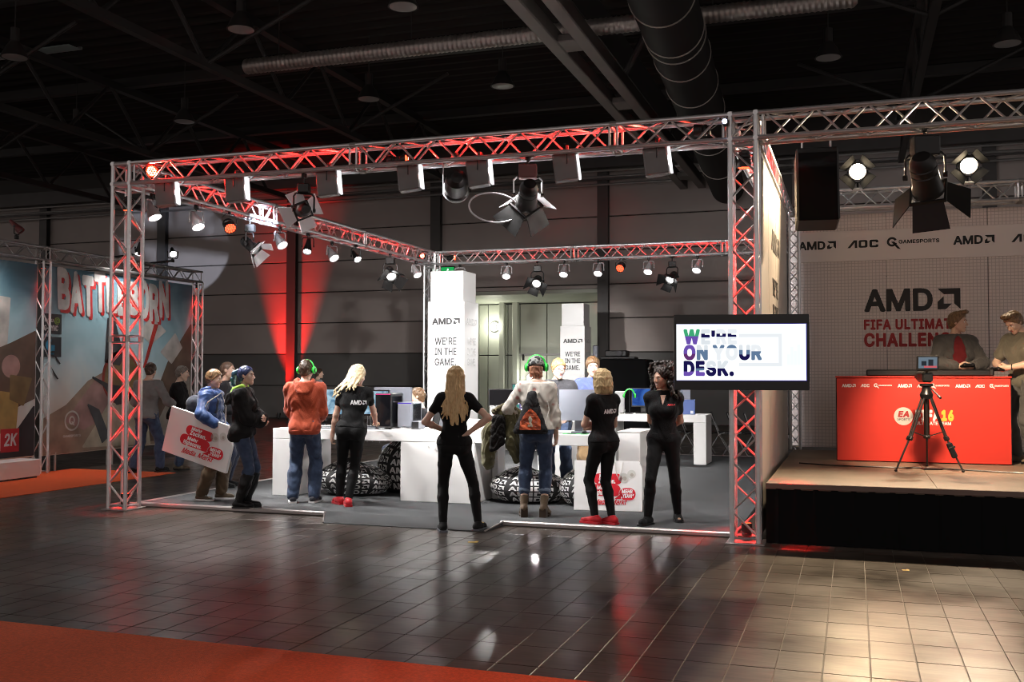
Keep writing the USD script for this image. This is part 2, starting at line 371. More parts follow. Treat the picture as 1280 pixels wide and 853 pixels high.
bm = thing('roof_beam', 'heavy grey ladder shaped double roof beam running over the booth', 'beam', (0, 0, 0))
obj('rail', MB().box((3.24, 9, 7.55), (.25, 25, .28), bev=.02), M['beam_paint'], bm)
obj('rail', MB().box((3.80, 9, 7.55), (.25, 25, .28), bev=.02), M['beam_paint'], bm)
for y in (-1, 3.0, 7.2, 11.4, 15.6, 19.8): obj('cross_plate', MB().box((3.52, y, 7.50), (.34, .6, .14), bev=.02), M['beam_paint'], bm)
obj('web', MB().box((3.52, 9, 8.6), (.08, 25, .75)), M['roof_steel'], bm)
for y in (5.2, 10.5, 15.8):
    obj('brace', MB().tube((3.7, y, 7.7), (4.9, y-.8, 9.4), .07, n=8), M['roof_steel'], bm)
# spiral duct along x, ribbed
M['duct'] = mat('galvanised_duct', (.50, .45, .42), .42, .75, noise=(3, .2))
def rib_duct(p, q, r, pitch, rib):
    p, q = np.array(p, float), np.array(q, float); L = np.linalg.norm(q-p); n = int(L/pitch); prof = [(r*.6, 0)]
    for k in range(n): prof += [(r, k*pitch+pitch*.1), (r+rib, k*pitch+pitch*.45), (r+rib, k*pitch+pitch*.55), (r, k*pitch+pitch*.9)]
    prof.append((r*.6, L)); a, b, d = frame(q-p)
    return MB().lathe(prof, 14, np.c_[a, b, d], p)
t = thing('spiral_duct', 'thin ribbed metal ventilation duct hanging crosswise under the roof', 'duct')
obj('pipe', rib_duct((-3.8, 8.1, 8.05), (8.35, 8.1, 8.05), .15, .1, .012), M['duct'], t)
for x in (-3, 0, 5.9, 8): obj('hanger', MB().tube((x, 8.1, 8.2), (x, 8.1, 9.5), .01, n=6), M['roof_steel'], t)
M['duct_dark'] = mat('dark_duct', (.010, .0095, .0095), .6, .0, spec=.15)
t = thing('air_duct', 'large dark round air duct with bright joint rings running under the roof', 'duct')
obj('pipe', MB().tube((6.0, -3, 7.3), (4.65, 21, 7.3), .50, n=40), M['duct_dark'], t)
for k, y in enumerate((4.9, 6.4, 6.75, 7.8, 9.6, 11.6, 14, 17)):
    c = np.array([6.0-1.35*(y+3)/24, y, 7.3]); obj('joint_ring', MB().tube(c, c+(-.002, .03, 0), .514, n=40), M['duct'], t)
def bay_lamp(x, y, label):
    t = thing('bell_lamp', label, 'lamp', (x, y, 8.0), group='unlit bell lamps under the roof')
    obj('shade', MB().lathe([(.0, .02), (.2, .02), (.27, 0), (.26, .03), (.18, .2), (.09, .33), (.0, .33)], 18), M['roof_steel'], t)
    obj('diffuser', MB().lathe([(.0, -.03), (.15, -.02), (.24, .0), (.24, .015), (0, .015)], 18), M['lamp_glass'], t)
    obj('gear_box', MB().lathe([(.0, .33), (.09, .33), (.09, .6), (.0, .62)], 12), M['roof_steel'], t)
    obj('suspension', MB().tube((0, 0, .6), (0, 0, 1.5), .012, n=6), M['roof_steel'], t)
M['lamp_glass'] = mat('lamp_glass', (.32, .30, .29), .3)
for x, y, where in ((-2.5, 6.0, 'at the top of the view before the spiral duct'), (.85, 5.9, 'at the top edge close to the ladder beam'), (-2.4, 11.0, 'behind the spiral duct left of the ladder beam'),
        (-7.8, 11.4, 'above the booth corner tower on the hall floor side'), (-11.2, 11.4, 'far over the game poster wall'), (.9, 11.0, 'behind the spiral duct beside the ladder beam'),
        (-7.8, 5.95, 'at the far top corner of the view beside the skylight'), (7.8, 11.2, 'above the stage truss right of the big round duct'), (11.1, 11.4, 'above the stage at the far right')):
    bay_lamp(x, y, 'unlit grey bell lamp '+where)
M['skylight'] = mat('skylight_pane', (.35, .42, .42), .3)
t = thing('roof_vent', 'pale strip of skylight panes in the dark roof corner', 'skylight', (-14.3, 9.2, 9.40))
for k in range(4):
    obj('pane', MB().box((k*1.45, 0, 0), (1.3, .35, .03), bev=.01), M['skylight'], t)
    obj('frame', MB().box((k*1.45, .2, .02), (1.4, .05, .06)), M['alu'], t)
# exit sign on the back wall
M['exit_green'] = glow('exit_green', (.02, .42, .10), .9); M['exit_white'] = glow('exit_white', (.8, 1, .85), 1.2)
t = thing('exit_sign', 'green and white illuminated escape sign above the white column', 'sign', (-5.0, WY-.25, 5.05))
obj('housing', MB().box((0, .02, 0), (.85, .08, .46), bev=.015), M['black_paint'], t)
obj('green_field', MB().box((.16, -.03, -.0), (.46, .02, .4)), M['exit_green'], t)
obj('white_field', MB().box((-.24, -.03, 0), (.3, .02, .4)), M['exit_white'], t)
run = MB(); o = lambda x, z: (x+.16, -.045, z)
run.sphere(o(.02, .12), (.035, .008, .035), 1); run.tube(o(0, .08), o(-.02, -.02), .025, n=6).tube(o(-.02, -.02), o(.06, -.08), .018, n=6).tube(o(.06, -.08), o(.03, -.16), .016, n=6).tube(o(-.02, -.02), o(-.07, -.09), .018, n=6).tube(o(-.07, -.09), o(-.14, -.09), .016, n=6).tube(o(0, .07), o(.08, .03), .014, n=6).tube(o(0, .07), o(-.08, .05), .014, n=6)
obj('running_figure', run, M['exit_white'], t)
# ================================================================ TRUSSES
def truss(label, p0, p1, T=T, joints=(), chord=.025, br=.0115, mat_=None, pitch=.47, name='truss_beam', group=None, upv=None, flat=False, ends=True):
    """square lattice truss from p0 to p1 (centre line)"""
    mat_ = mat_ or M['alu']; p0, p1 = np.array(p0, float), np.array(p1, float); L = np.linalg.norm(p1-p0); d = (p1-p0)/L
    if abs(d[2]) > .9: a, b = np.array([1., 0, 0]), np.array([0, 1., 0])
    else: a = np.array([0, 0, 1.]); b = np.cross(a, d)
    h = T/2-chord
    t = thing(name, label, 'truss', p0, group=group); P = lambda s, i, j: d*s+a*i*h+b*j*h*(0 if flat else 1)
    quads = [(-1, -1), (1, -1), (1, 1), (-1, 1)] if not flat else [(-1, 0), (1, 0)]
    for i, j in quads: obj('chord', MB().tube(P(0, i, j), P(L, i, j), chord, n=12), mat_, t)
    stops = [0]+list(joints)+[L]; faces = [(quads[k], quads[(k+1) % len(quads)]) for k in range(len(quads) if not flat else 1)]
    for s0, s1 in zip(stops[:-1], stops[1:]):
        a0, a1 = s0+.06, s1-.06; n = max(2, int(round((a1-a0)/(pitch/2)))); st = (a1-a0)/n
        for k, (q, r) in enumerate(faces):
            for m in range(n):
                A, B = (q, r) if (m+k) % 2 else (r, q)
                obj('brace', MB().tube(P(a0+m*st, *A), P(a0+(m+1)*st, *B), br, n=6, cap=False), mat_, t)
            if ends:
                for s in ((s0+.04), (s1-.04)): obj('end_bar', MB().tube(P(s, *q), P(s, *r), br*1.1, n=6, cap=False), mat_, t)
    for s in joints:
        for i, j in quads: obj('coupler', MB().tube(P(s-.035, i, j), P(s+.035, i, j), chord*1.25, n=10), M['alu_dark'], t)
    return t
def corner_block(x, y, label):
    t = thing('truss_corner', label, 'truss corner', (x, y, H-T)); h = T/2-.025
    for i in (-1, 1):
        for j in (-1, 1):
            obj('edge', MB().tube((i*h, j*h, 0), (i*h, j*h, T), .025, n=10), M['alu'], t)
            obj('edge', MB().tube((-T/2, i*h, .025 if j < 0 else T-.025), (T/2, i*h, .025 if j < 0 else T-.025), .025, n=10), M['alu'], t)
            obj('edge', MB().tube((i*h, -T/2, .025 if j < 0 else T-.025), (i*h, T/2, .025 if j < 0 else T-.025), .025, n=10), M['alu'], t)
    obj('brace', MB().tube((-h, -h, .03), (h, -h, T-.03), .0115, n=6), M['alu'], t); obj('brace', MB().tube((-h, h, .03), (h, h, T-.03), .0115, n=6), M['alu'], t)
    obj('brace', MB().tube((-h, -h, T-.03), (-h, h, .03), .0115, n=6), M['alu'], t)
    return t
def tower(x, y, label):
    t = truss(label, (x, y, .012), (x, y, H-T), joints=(2.0,) if True else (), name='truss_tower', pitch=.5)
    obj('base_plate', MB().box((0, 0, -.006), (.36, .36, .012), bev=.003), M['alu_dark'], t); return t
tower(0, 0, 'lattice truss tower at the front left corner of the booth by the orange strip')
tower(W, 0, 'lattice truss tower carrying the large screen beside the stage')
tower(0, D, 'lattice truss tower at the back of the booth behind the white column')
corner_block(0, 0, 'cubic truss corner on top of the tower near the orange strip')
corner_block(W, 0, 'cubic truss corner on top of the tower that carries the screen')
corner_block(0, D, 'cubic truss corner above the tall white column at the back')
corner_block(W, D, 'cubic truss corner at the hidden back end of the stage wall beam')
zb = H-T/2
truss('red lit front truss beam spanning the booth between the two front towers', (T/2, 0, zb), (W-T/2, 0, zb), joints=(2.93, 5.83))
truss('truss beam receding along the open side of the booth with white lamps under it', (0, T/2, zb), (0, D-T/2, zb), joints=(2.9, 5.8))
truss('rear truss beam behind the white column with a row of white lamps', (T/2, D, zb), (W-T/2, D, zb), joints=(2.9, 5.8))
truss('red lit truss beam running back above the stage partition', (W, T/2, zb), (W, D-T/2, zb), joints=(2.9, 5.8))
truss('unlit truss beam continuing over the front of the stage', (W+T/2, 0, zb), (W+5.8, 0, zb), joints=(2.9,))
truss('truss beam over the back wall of the stage carrying two bright lamps', (W+.55, 4.5, zb), (W+5.6, 4.5, zb), joints=(2.5,))
truss('thin dark truss mast standing at the end of the stage partition', (7.46, 4.48, .58), (7.46, 4.48, H-T), T=.16, chord=.016, br=.008, pitch=.3, name='truss_tower')

# ================================================================ LAMPS
def aimR(d):
    """rotation that takes local -z to direction d (local x stays level)"""
    d = nrm(d); u = np.array([0, 0, 1.]) if abs(d[2]) < .98 else np.array([0, 1., 0])
    x = nrm(np.cross(d, u)); return np.c_[x, np.cross(-d, x), -d]
def clamp(t, z0, z1, m=None):
    obj('hook_clamp', MB().box((0, 0, z1), (.04, .07, .06), bev=.008).tube((0, 0, z0), (0, 0, z1), .012, n=8), m or M['black_paint'], t)
def par(loc, aim, label, radiance=1500, cone=30, body='grey_paint', lens='lens_white', up=.19, r=.085, group=None, col=(1, .97, .94), L=.24):
    """floodlight can: tapered can, front ring, lens, yoke and clamp; the light leaves its lens"""
    d = nrm(np.array(aim, float)); R = aimR(d); t = thing('spotlight', label, 'spotlight', loc, group=group)
    obj('can', MB().lathe([(0, L*.62), (r*.42, L*.6), (r*.5, L*.45), (r*.62, L*.2), (r*.98, -L*.25), (r*1.0, -L*.42), (r*.93, -L*.42), (r*.90, -L*.2), (0, -L*.18)], 22, R), M[body], t)
    obj('lens', MB().lathe([(r*.90, -L*.34), (r*.6, -L*.37), (0, -L*.39)][::-1], 20, R), M[lens], t)
    yk = [R@np.array([s*(r+.02), 0, 0]) for s in (-1, 1)]
    y = MB(); 
    for k in (0, 1): y.path([yk[k], yk[k]+np.array([0, 0, up*.55]), np.array([yk[k][0]*.85, yk[k][1]*.85, up*.72])], .009, 6).tube(yk[k]*.92, yk[k]*1.12, .018, n=8)
    y.tube(np.r_[yk[0][:2]*.85, up*.72], np.r_[yk[1][:2]*.85, up*.72], .009, n=6)
    obj('yoke', y, M['black_paint'] if body != 'grey_paint' else M['grey_paint'], t); clamp(t, up*.7, up)
    if radiance:
        p = d*(L*.42+.02); spot(str(t.GetPath())+'/lamp_light', p, p+d, radiance, r*.8, cone, col)
    return t
def fresnel(loc, aim, label, radiance=0, cone=25, s=1., gel=None, ring=False, up=.34, lit=False, col=(1, .97, .93), spin=25, door='black_paint', tilt=(35, 55), soft=.7, rl=None):
    """theatre spotlight: ribbed body, lens, four hinged barn doors, yoke, dimmer box above"""
    d = nrm(np.array(aim, float)); R = aimR(d)@rotz(spin); t = thing('stage_light', label, 'stage light', loc)
    r = .105*s; L = .30*s
    obj('body', MB().lathe([(0, L*.55), (r*.55, L*.55), (r*.8, L*.42), (r*.84, L*.3), (r*.78, L*.28), (r*.84, L*.26), (r*.84, L*.12), (r*.78, L*.10), (r*.84, L*.08), (r*.9, -L*.25), (r*.98, -L*.3), (r*.98, -L*.46), (r*.88, -L*.46), (r*.86, -L*.3), (0, -L*.28)], 24, R), M['black_paint'], t)
    obj('lens', MB().lathe([(0, -L*.38), (r*.5, -L*.37), (r*.86, -L*.33)], 20, R), M['lens_white' if lit else 'lens_dark'], t)
    fz = -L*.47
    fr = MB()
    for a in range(4):
        q = rotz(90*a); fr.box(R@q@np.array([0, r*1.05, fz]), (2.2*r, .02, .03), R@q)
    obj('door_frame', fr, M['black_paint'], t)
    for a in range(4):
        q = R@rotz(90*a); ang = math.radians(tilt[a % 2]); w0, w1, l = r*.95, r*(1.5 if a % 2 else 1.15), .19*s
        hinge = np.array([0, r*1.08, fz-.01]); out = np.array([0, math.sin(ang), -math.cos(ang)]); nn = np.array([0, math.cos(ang), math.sin(ang)])*.004
        c = [hinge+np.array([-w0, 0, 0]), hinge+np.array([w0, 0, 0]), hinge+np.array([w1, 0, 0])+out*l, hinge+np.array([-w1, 0, 0])+out*l]
        obj('barn_door', MB().add([p-nn for p in c]+[p+nn for p in c], _BF, q), M['ring_white' if ring and a in (0, 3) else door], t)
    yk = [aimR(d)@np.array([sg_*(r+.03), 0, 0]) for sg_ in (-1, 1)]; y = MB()
    for k in (0, 1): y.path([yk[k], yk[k]+np.array([0, 0, up*.42]), np.array([yk[k][0]*.8, yk[k][1]*.8, up*.52])], .011, 6).tube(yk[k]*.9, yk[k]*1.12, .025, n=8)
    y.tube(np.r_[yk[0][:2]*.8, up*.52], np.r_[yk[1][:2]*.8, up*.52], .011, n=6); obj('yoke', y, M['chrome'] if ring else M['black_paint'], t)
    obj('dimmer_box', MB().box((0, 0, up*.68), (.17*s, .12*s, .13*s), rotz(15), bev=.01), M['red_box'] if ring else M['black_paint'], t); clamp(t, up*.7, up+.03)
    if ring:
        c = np.array([-.30*s*.95, -.12, -.05*s])+d*.12; a_ = nrm(np.array([.95, .32, -.12])); b_ = nrm(np.array([.1, -.1, .62])); k = np.linspace(0, 2*np.pi, 36)
        obj('filter_ring', MB().path(np.array([c+s*(.235*np.cos(x)*a_+.135*np.sin(x)*b_) for x in k]), .010, 6), M['ring_white'], t)
    if radiance:
        p = d*(L*.47+.02); spot(str(t.GetPath())+'/lamp_light', p, p+d, radiance, rl or r*.75, cone, col, soft)
    return t
def led(loc, aim, label, radiance=4000, cone=40, up=.12, r=.06, light=True, spread=0):
    """short red LED can: fins, face plate with single diodes, bracket"""
    d = nrm(np.array(aim, float)); R = aimR(d); t = thing('led_spotlight', label, 'led light', loc)
    obj('can', MB().lathe([(0, .10), (r*.8, .10), (r*.8, .07), (r*.95, .06), (r*.95, .04), (r*.8, .03), (r*.95, .02), (r*1.02, -.04), (r*1.02, -.06), (r*.94, -.06), (r*.92, -.045), (0, -.045)], 20, R), M['black_paint'], t)
    lm = MB()
    for k in range(19):
        q = 0 if k == 0 else (.36 if k < 7 else .74); a = (k-1)*math.pi/3 if k < 7 else (k-7)*math.pi/6
        lm.lathe([(0, -.062), (r*.12, -.058), (r*.15, -.045)], 8, R, R@np.array([r*q*math.cos(a), r*q*math.sin(a), 0]))
    obj('diode_array', lm, M['lens_red'], t)
    yk = [R@np.array([s*(r+.014), 0, 0]) for s in (-1, 1)]; top = np.array([0, 0, up*(1 if up > 0 else 1)])
    y = MB()
    for k in (0, 1): y.path([yk[k], yk[k]*1.05+top*.6, yk[k]*.5+top*.85], .006, 6)
    y.tube(yk[0]*.5+top*.85, yk[1]*.5+top*.85, .006, n=6).box(top*.95, (.03, .03, .04)); obj('bracket', y, M['black_paint'], t)
    if light:
        p = d*.075; spot(str(t.GetPath())+'/lamp_light', p, p+d, radiance, r*.8, cone, (1., .012, .008), .9)
    return t
M['red_box'] = mat('dark_red_box', (.17, .05, .05), .5); M['ring_white'] = mat('white_ring', (.85, .84, .88), .35)
# --- white cans under the side beam and the rear beam
where = ['nearest the front corner tower', 'second from the front corner tower', 'beside the hanging black stage light', 'below the middle of the side beam', 'by the white column']
for (y, z), w, a in zip(((.44, 3.62), (1.32, 3.62), (3.37, 3.62), (4.98, 3.60), (8.38, 3.64)), where, ((.55, -.05), (.6, -.2), (.8, -.25), (.8, -.35), (.7, -.4))):
    par((0, y, z), (a[0], a[1], -1.0), 'lit grey lamp under the side truss, '+w, 3200, 36)
par((0, 5.83, 3.66), (.75, -.5, -.75), 'lit black spotlight under the side truss beyond its middle', 500, 30, body='black_paint', r=.07)
par((0, 4.2, 3.64), (.2, -.55, -.8), 'black spotlight with a small white glare below the side truss', 300, 24, body='black_paint', r=.07, L=.3)
where = ['next to the white column', 'above the second white column', 'right of the second white column', 'right of the rear red light', 'nearest the screen tower']
for x, w in zip((1.63, 2.83, 3.53, 4.52, 5.45), where):
    par((x, D, 3.64), (.12*(3.5-x), -1.0, -1.35), 'lit round spotlight under the rear truss, '+w, 1900, 32)
par((.62, D, 3.64), (-.05, 1., -.14), 'grey spotlight hidden behind the tall white column, aimed at the second column', 11000, 13)
# --- stage lights
P2 = np.array([-16.1, 22., 6.45])
fresnel((2.40, 0, 3.44), P2-np.array([2.4, 0, 3.44]), 'black stage light at the left end of the front beam, aimed at the hall wall', 430000, 3.9, .8, lit=True, up=.36, col=(.70, .80, 1.), tilt=(65, 60), door='ring_white', soft=.1, rl=.035)
fresnel((5.04, 0, 3.46), (-.38, .8, -.5), 'large black stage light with a white ring and barn doors under the front beam', 6500, 34, 1.12, ring=True, lit=True, up=.36, spin=40)
fresnel((0, 2.57, 3.46), (.75, .1, -.6), 'black stage light with pale barn doors under the near half of the side truss', 900, 25, .85, lit=True, up=.36, door='ring_white')
fresnel((0, 7.21, 3.50), (.5, -.6, -.6), 'black stage light with a ring under the far half of the side truss', 700, 25, .95, ring=False, lit=True, up=.34)
fresnel((2.28, D, 3.46), (.1, -.8, -.50), 'black stage light with barn doors under the rear truss above the gate', 5500, 30, .9, lit=True, up=.36, tilt=(25, 40))
fresnel((4.97, D, 3.46), (-.25, -.75, -.50), 'chrome and black stage light under the right part of the rear truss', 5000, 30, .85, lit=True, up=.36, tilt=(25, 40))
t = thing('stage_light', 'black round nosed spotlight in a pale yoke between two flood boxes', 'stage light', (4.24, 0, 3.62))
R_ = aimR((-.40, .93, -.20))
obj('body', MB().lathe([(0, .2), (.06, .195), (.11, .15), (.125, .05), (.125, -.1), (.14, -.12), (.14, -.16), (.125, -.16), (.12, -.1), (0, -.1)], 24, R_), M['black_paint'], t)
obj('front_ring', MB().lathe([(.12, -.175), (.145, -.175), (.145, -.15), (.12, -.15), (.12, -.175)], 24, R_), M['grey_paint'], t)
obj('lens', MB().lathe([(0, -.14), (.12, -.135)], 20, R_), M['lens_white'], t)
obj('yoke', MB().path([(-.15, 0, 0), (-.15, 0, .24), (.15, 0, .24), (.15, 0, 0)], .009, 6), M['grey_paint'], t); clamp(t, .24, .31)
d_ = R_@np.array([0, 0, -1.]); spot(str(t.GetPath())+'/lamp_light', d_*.19, d_, 9000, .09, 20, (1, .97, .94))
# --- flood boxes under the front beam
M['flood_shell'] = mat('flood_shell', (.20, .19, .19), .5, noise=(5, .15)); M['flood_lens'] = glow('flood_lens', (1, .98, 1.), 1.1)
fw = ['at the corner over the nearest side lamp', 'first after the corner under the front beam', 'left of the hanging black stage light', 'left of the round nosed spotlight', 'right of the round nosed spotlight', 'right of the large ringed stage light', 'nearest the screen tower']
for x, rz_, w in zip((.57, 1.53, 2.72, 3.71, 4.51, 5.46, 6.4), (14, 8, 10, 6, 4, 16, 3), fw):
    t = thing('flood_box', 'grey flood light box with one bright edge '+w, 'flood light', (x, 0, 3.72), rz_)
    Rt = rotx(-6)@roty(-7)
    obj('housing', MB().box((-.015, 0, 0), (.24, .11, .29), Rt, bev=.012), M['flood_shell'], t)
    obj('lens', MB().box(Rt@np.array([.122, 0, 0]), (.025, .085, .27), Rt, bev=.004), M['flood_lens'], t)
    obj('bracket', MB().path([(0, -.095, .02), (0, -.095, .17), (0, .095, .17), (0, .095, .02)], .007, 6), M['black_paint'], t); clamp(t, .17, .20)
    l = spot(str(t.GetPath())+'/lamp_light', Rt@np.array([.16, 0, 0]), Rt@np.array([.55, .75, -.60]), 1500, .07, 62, (1, .98, .97))
# --- red lights in the trusses
led((.34, -.03, 4.00), (.85, -.50, .0), 'glowing red LED can inside the left end of the front truss', 16000, 38, up=.0, r=.08)
led((W-.42, 0, 4.0), (-1, .0, .05), 'red LED can hidden inside the right end of the front truss', 70000, 10, up=.0)
led((3.6, 0.0, 3.93), (1, 0, .10), 'red LED can lying in the middle of the front truss facing the screen tower', 42000, 20, up=.0, r=.045)
led((3.5, 0.0, 3.93), (-1, 0, .20), 'red LED can lying in the middle of the front truss facing the corner tower', 48000, 14, up=.0, r=.045)
led((0, .4, 4.0), (0, 1, .04), 'red LED can inside the near end of the side truss', 45000, 9, up=.0, r=.055)
led((0, D-.45, 3.99), (.04, -1, .03), 'glowing red LED can inside the far end of the side truss', 45000, 9, up=.0)
led((.45, D, 3.99), (1, -.06, 0.03), 'glowing red LED can inside the rear truss by the white column', 45000, 9, up=.0)
led((W-.5, D, 3.99), (-1, 0, 0.03), 'red LED can inside the right end of the rear truss', 45000, 9, up=.0)
led((W, .4, 4.0), (0, 1, 0), 'red LED can inside the beam above the stage partition', 40000, 9, up=.0)
led((0, 2.07, 3.66), (.65, -.5, -.7), 'red glowing LED lamp hanging under the near part of the side truss', 250, 30, up=.20, r=.085)
led((3.97, D, 3.68), (-.1, -1, -.6), 'red glowing LED lamp hanging under the rear truss', 250, 30, up=.15, r=.085)
led((0, 0, 3.62), (0.02, 0, -1), 'red LED can inside the top of the tower by the orange strip', 50000, 12, up=.1, r=.06)
led((0.02, 0, .12), (0, 0, 1), 'red LED can at the foot of the tower by the orange strip', 9000, 12, up=.0, r=.05)
led((W, 0, 3.66), (0, 0, -1), 'red glowing LED can inside the tower above the large screen', 60000, 13, up=.1, r=.065)
led((W, 0.02, .12), (0, 0, 1), 'red LED can at the foot of the tower that carries the screen', 6000, 10, up=.0, r=.05)
led((-11.15, WY-.65, .16), (.02, .13, 1), 'red LED uplight at the foot of the hall column behind the chairs', 42000, 19, up=-.155, r=.07)
t = thing('position_light', 'tiny blue white LED at the right end of the front truss', 'led light', (W-.16, -.16, 4.02))
obj('housing', MB().lathe([(0, .04), (.03, .04), (.035, 0), (.035, -.03), (0, -.03)], 14, rotx(90)), M['black_paint'], t)
obj('diode', MB().sphere((0, -.045, 0), .024, 2), glow('blue_white_led', (.62, .66, 1.), 7.), t)

# ================================================================ PLATFORM
M['carpet_grey'] = mat('grey_carpet', (.105, .108, .112), .95, spec=.1, noise=(220, .35), bump=(500, .4))
struct_p = struct('platform', MB().box((W/2-.06, 5.0, .02), (W-.14, 9.5, .04)), M['carpet_grey'], 'low grey carpeted platform under the gaming booth', 'platform', smooth=False)
a = np.array([[2.82, -.26, .002], [4.665, -.26, .002], [4.70, .25, .002], [2.55, .25, .002]]); b = a.copy(); b[0, 2] = b[1, 2] = .008; b[2, 2] = b[3, 2] = .041
obj('ramp', MB().add(np.vstack([a, b]), _BF), M['carpet_grey'], struct_p, smooth=False)
M['edge_alu'] = mat('edge_profile', (.40, .36, .35), .35, .5)
def strip(p, q, w=.05, h=.052):
    p, q = np.array(p, float), np.array(q, float); d = nrm(q-p); R = np.c_[d, np.cross([0, 0, 1.], d), [0, 0, 1.]]
    return MB().box((p+q)/2+[0, 0, h/2], (np.linalg.norm(q-p), w, h), R, bev=.012)
obj('edge_profile', strip((-.02, .235, 0), (2.58, .235, 0)), M['edge_alu'], struct_p)
obj('edge_profile', strip((4.66, .235, 0), (7.12, .235, 0)), M['edge_alu'], struct_p)
obj('edge_profile', strip((0.0, .27, 0), (0.0, 9.76, 0)), M['edge_alu'], struct_p)
obj('edge_profile', strip((-.02, 9.77, 0), (7.12, 9.77, 0)), M['edge_alu'], struct_p)
obj('ramp_edge', MB().tube((2.55, .25, .045), (2.82, -.26, .01), .008, n=6).tube((4.70, .25, .045), (4.665, -.26, .01), .008, n=6), M['edge_alu'], struct_p)

# ================================================================ DESKS
PZ = .04
def block(c0, c1, bev=.006):
    c0, c1 = np.array(c0, float), np.array(c1, float); return MB().box((c0+c1)/2, c1-c0, None, bev)
desk = thing('counter', 'long white counter with block legs at the front of the booth', 'counter', (1.107, 1.46, PZ))
o = np.array([1.107, 1.46, PZ]); B = lambda x0, y0, z0, x1, y1, z1: block(np.array([x0, y0, z0])-o, np.array([x1, y1, z1])-o)
obj('top', B(1.107, 1.46, .77, 3.90, 2.40, .90), M['white'], desk)
obj('leg', B(1.107, 1.46, PZ, 1.44, 2.40, .768), M['white'], desk)
obj('leg', B(2.92, 1.462, PZ, 3.90, 2.40, .768), M['white'], desk)
M['grommet'] = mat('cable_cap', (.6, .6, .6), .4)
obj('cable_cap', MB().lathe([(0, .0), (.035, .0), (.03, .006), (0, .006)], 18, rotx(90), np.array([3.42, 1.459, .70])-o), M['grommet'], desk)
obj('cable_cap', MB().lathe([(0, .0), (.012, .0), (.01, .004), (0, .004)], 14, rotx(90), np.array([3.30, 1.459, .72])-o), M['grommet'], desk)
d2 = thing('counter', 'white counter slab on slim legs behind the capped visitor', 'counter', (3.905, 1.46, PZ)); o = np.array([3.905, 1.46, PZ])
obj('top', B(3.905, 1.46, .77, 5.42, 2.32, .90), M['white'], d2)
obj('leg', B(5.30, 2.05, PZ, 5.42, 2.32, .768), M['white'], d2)
obj('leg', B(3.91, 2.05, PZ, 3.99, 2.32, .768), M['white'], d2)
d3 = thing('pedestal', 'white box pedestal standing behind the blonde hostess with folded arms', 'pedestal', (5.46, 2.34, PZ)); o = np.array([5.46, 2.34, PZ])
obj('body', B(5.46, 2.345, PZ, 5.735, 3.1, .885), M['white'], d3); obj('top', B(5.45, 2.335, .886, 5.745, 3.11, .90), M['white'], d3)
d4 = thing('counter', 'white counter at the far right of the booth carrying a blue box', 'counter', (4.0, 7.7, PZ)); o = np.array([4.0, 7.7, PZ])
obj('top', B(4.0, 7.7, .77, 5.80, 8.4, .90), M['white'], d4); obj('leg', B(5.58, 7.7, PZ, 5.80, 8.4, .768), M['white'], d4); obj('leg', B(4.0, 7.7, PZ, 4.2, 8.4, .768), M['white'], d4)
d5 = thing('counter', 'white counter in the middle of the booth full of monitors', 'counter', (2.3, 4.0, PZ)); o = np.array([2.3, 4.0, PZ])
obj('top', B(2.3, 4.0, .77, 4.25, 4.9, .90), M['white'], d5); obj('leg', B(2.3, 4.0, PZ, 2.6, 4.9, .768), M['white'], d5); obj('leg', B(3.9, 4.0, PZ, 4.25, 4.9, .768), M['white'], d5)

# ================================================================ WHITE COLUMNS
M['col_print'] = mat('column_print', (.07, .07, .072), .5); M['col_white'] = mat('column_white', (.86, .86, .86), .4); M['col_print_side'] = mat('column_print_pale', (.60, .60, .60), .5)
def column(x, y, label, w=.74, z1=2.93, z2=3.50):
    t = thing('advertising_column', label, 'column', (x, y, PZ if y < 10 else 0))
    z0 = 0
    obj('lower_box', MB().box((w/2, w/2, z1/2), (w, w, z1), bev=.008), M['col_white'], t)
    obj('upper_box', MB().box((w/2, w/2, (z1+z2)/2), (w*.90, w*.90, z2-z1), bev=.008), M['col_white'], t)
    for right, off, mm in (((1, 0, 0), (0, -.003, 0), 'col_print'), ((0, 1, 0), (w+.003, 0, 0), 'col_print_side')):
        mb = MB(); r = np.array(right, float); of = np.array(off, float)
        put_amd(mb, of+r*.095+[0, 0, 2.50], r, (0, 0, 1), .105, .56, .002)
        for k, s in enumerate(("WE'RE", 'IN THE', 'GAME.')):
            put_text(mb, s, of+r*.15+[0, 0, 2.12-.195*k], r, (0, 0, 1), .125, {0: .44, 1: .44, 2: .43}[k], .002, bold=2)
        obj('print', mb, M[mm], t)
    return t
column(.64, 7.5, 'tall bright white column with printed slogan at the rear of the booth')
column(.33, 17.6, 'white column with printed slogan standing in front of the hall gate', .72, 2.98, 3.62)

# ================================================================ SCREEN ON THE TOWER
def screen_print(mb_by, right, up, org):
    """the words on the big screen, each letter stroke part in its own tone"""
    pass
t = thing('television', 'large flat screen on the truss tower showing a slogan in dark letters', 'television', (7.235, -.34, 1.81), 12)
w_, h_ = 1.235, .705
obj('case', MB().box((0, .025, 0), (w_, .05, h_), bev=.008), M['black'], t)
obj('bezel', MB().box((0, -.006, h_/2-.044), (w_-.01, .012, .085)).box((0, -.006, -h_/2+.044), (w_-.01, .012, .085)).box((-w_/2+.012, -.006, 0), (.022, .012, h_-.16)).box((w_/2-.012, -.006, 0), (.022, .012, h_-.16)), M['black'], t)
sw, sh = w_-.046, h_-.17
M['tv_white'] = glow('screen_white', (.93, .97, 1.), 1.1); M['tv_edge'] = glow('screen_blue_edge', (.05, .04, .35), .8)
obj('screen', MB().box((0, .0, 0), (sw, .006, sh)), M['tv_white'], t)
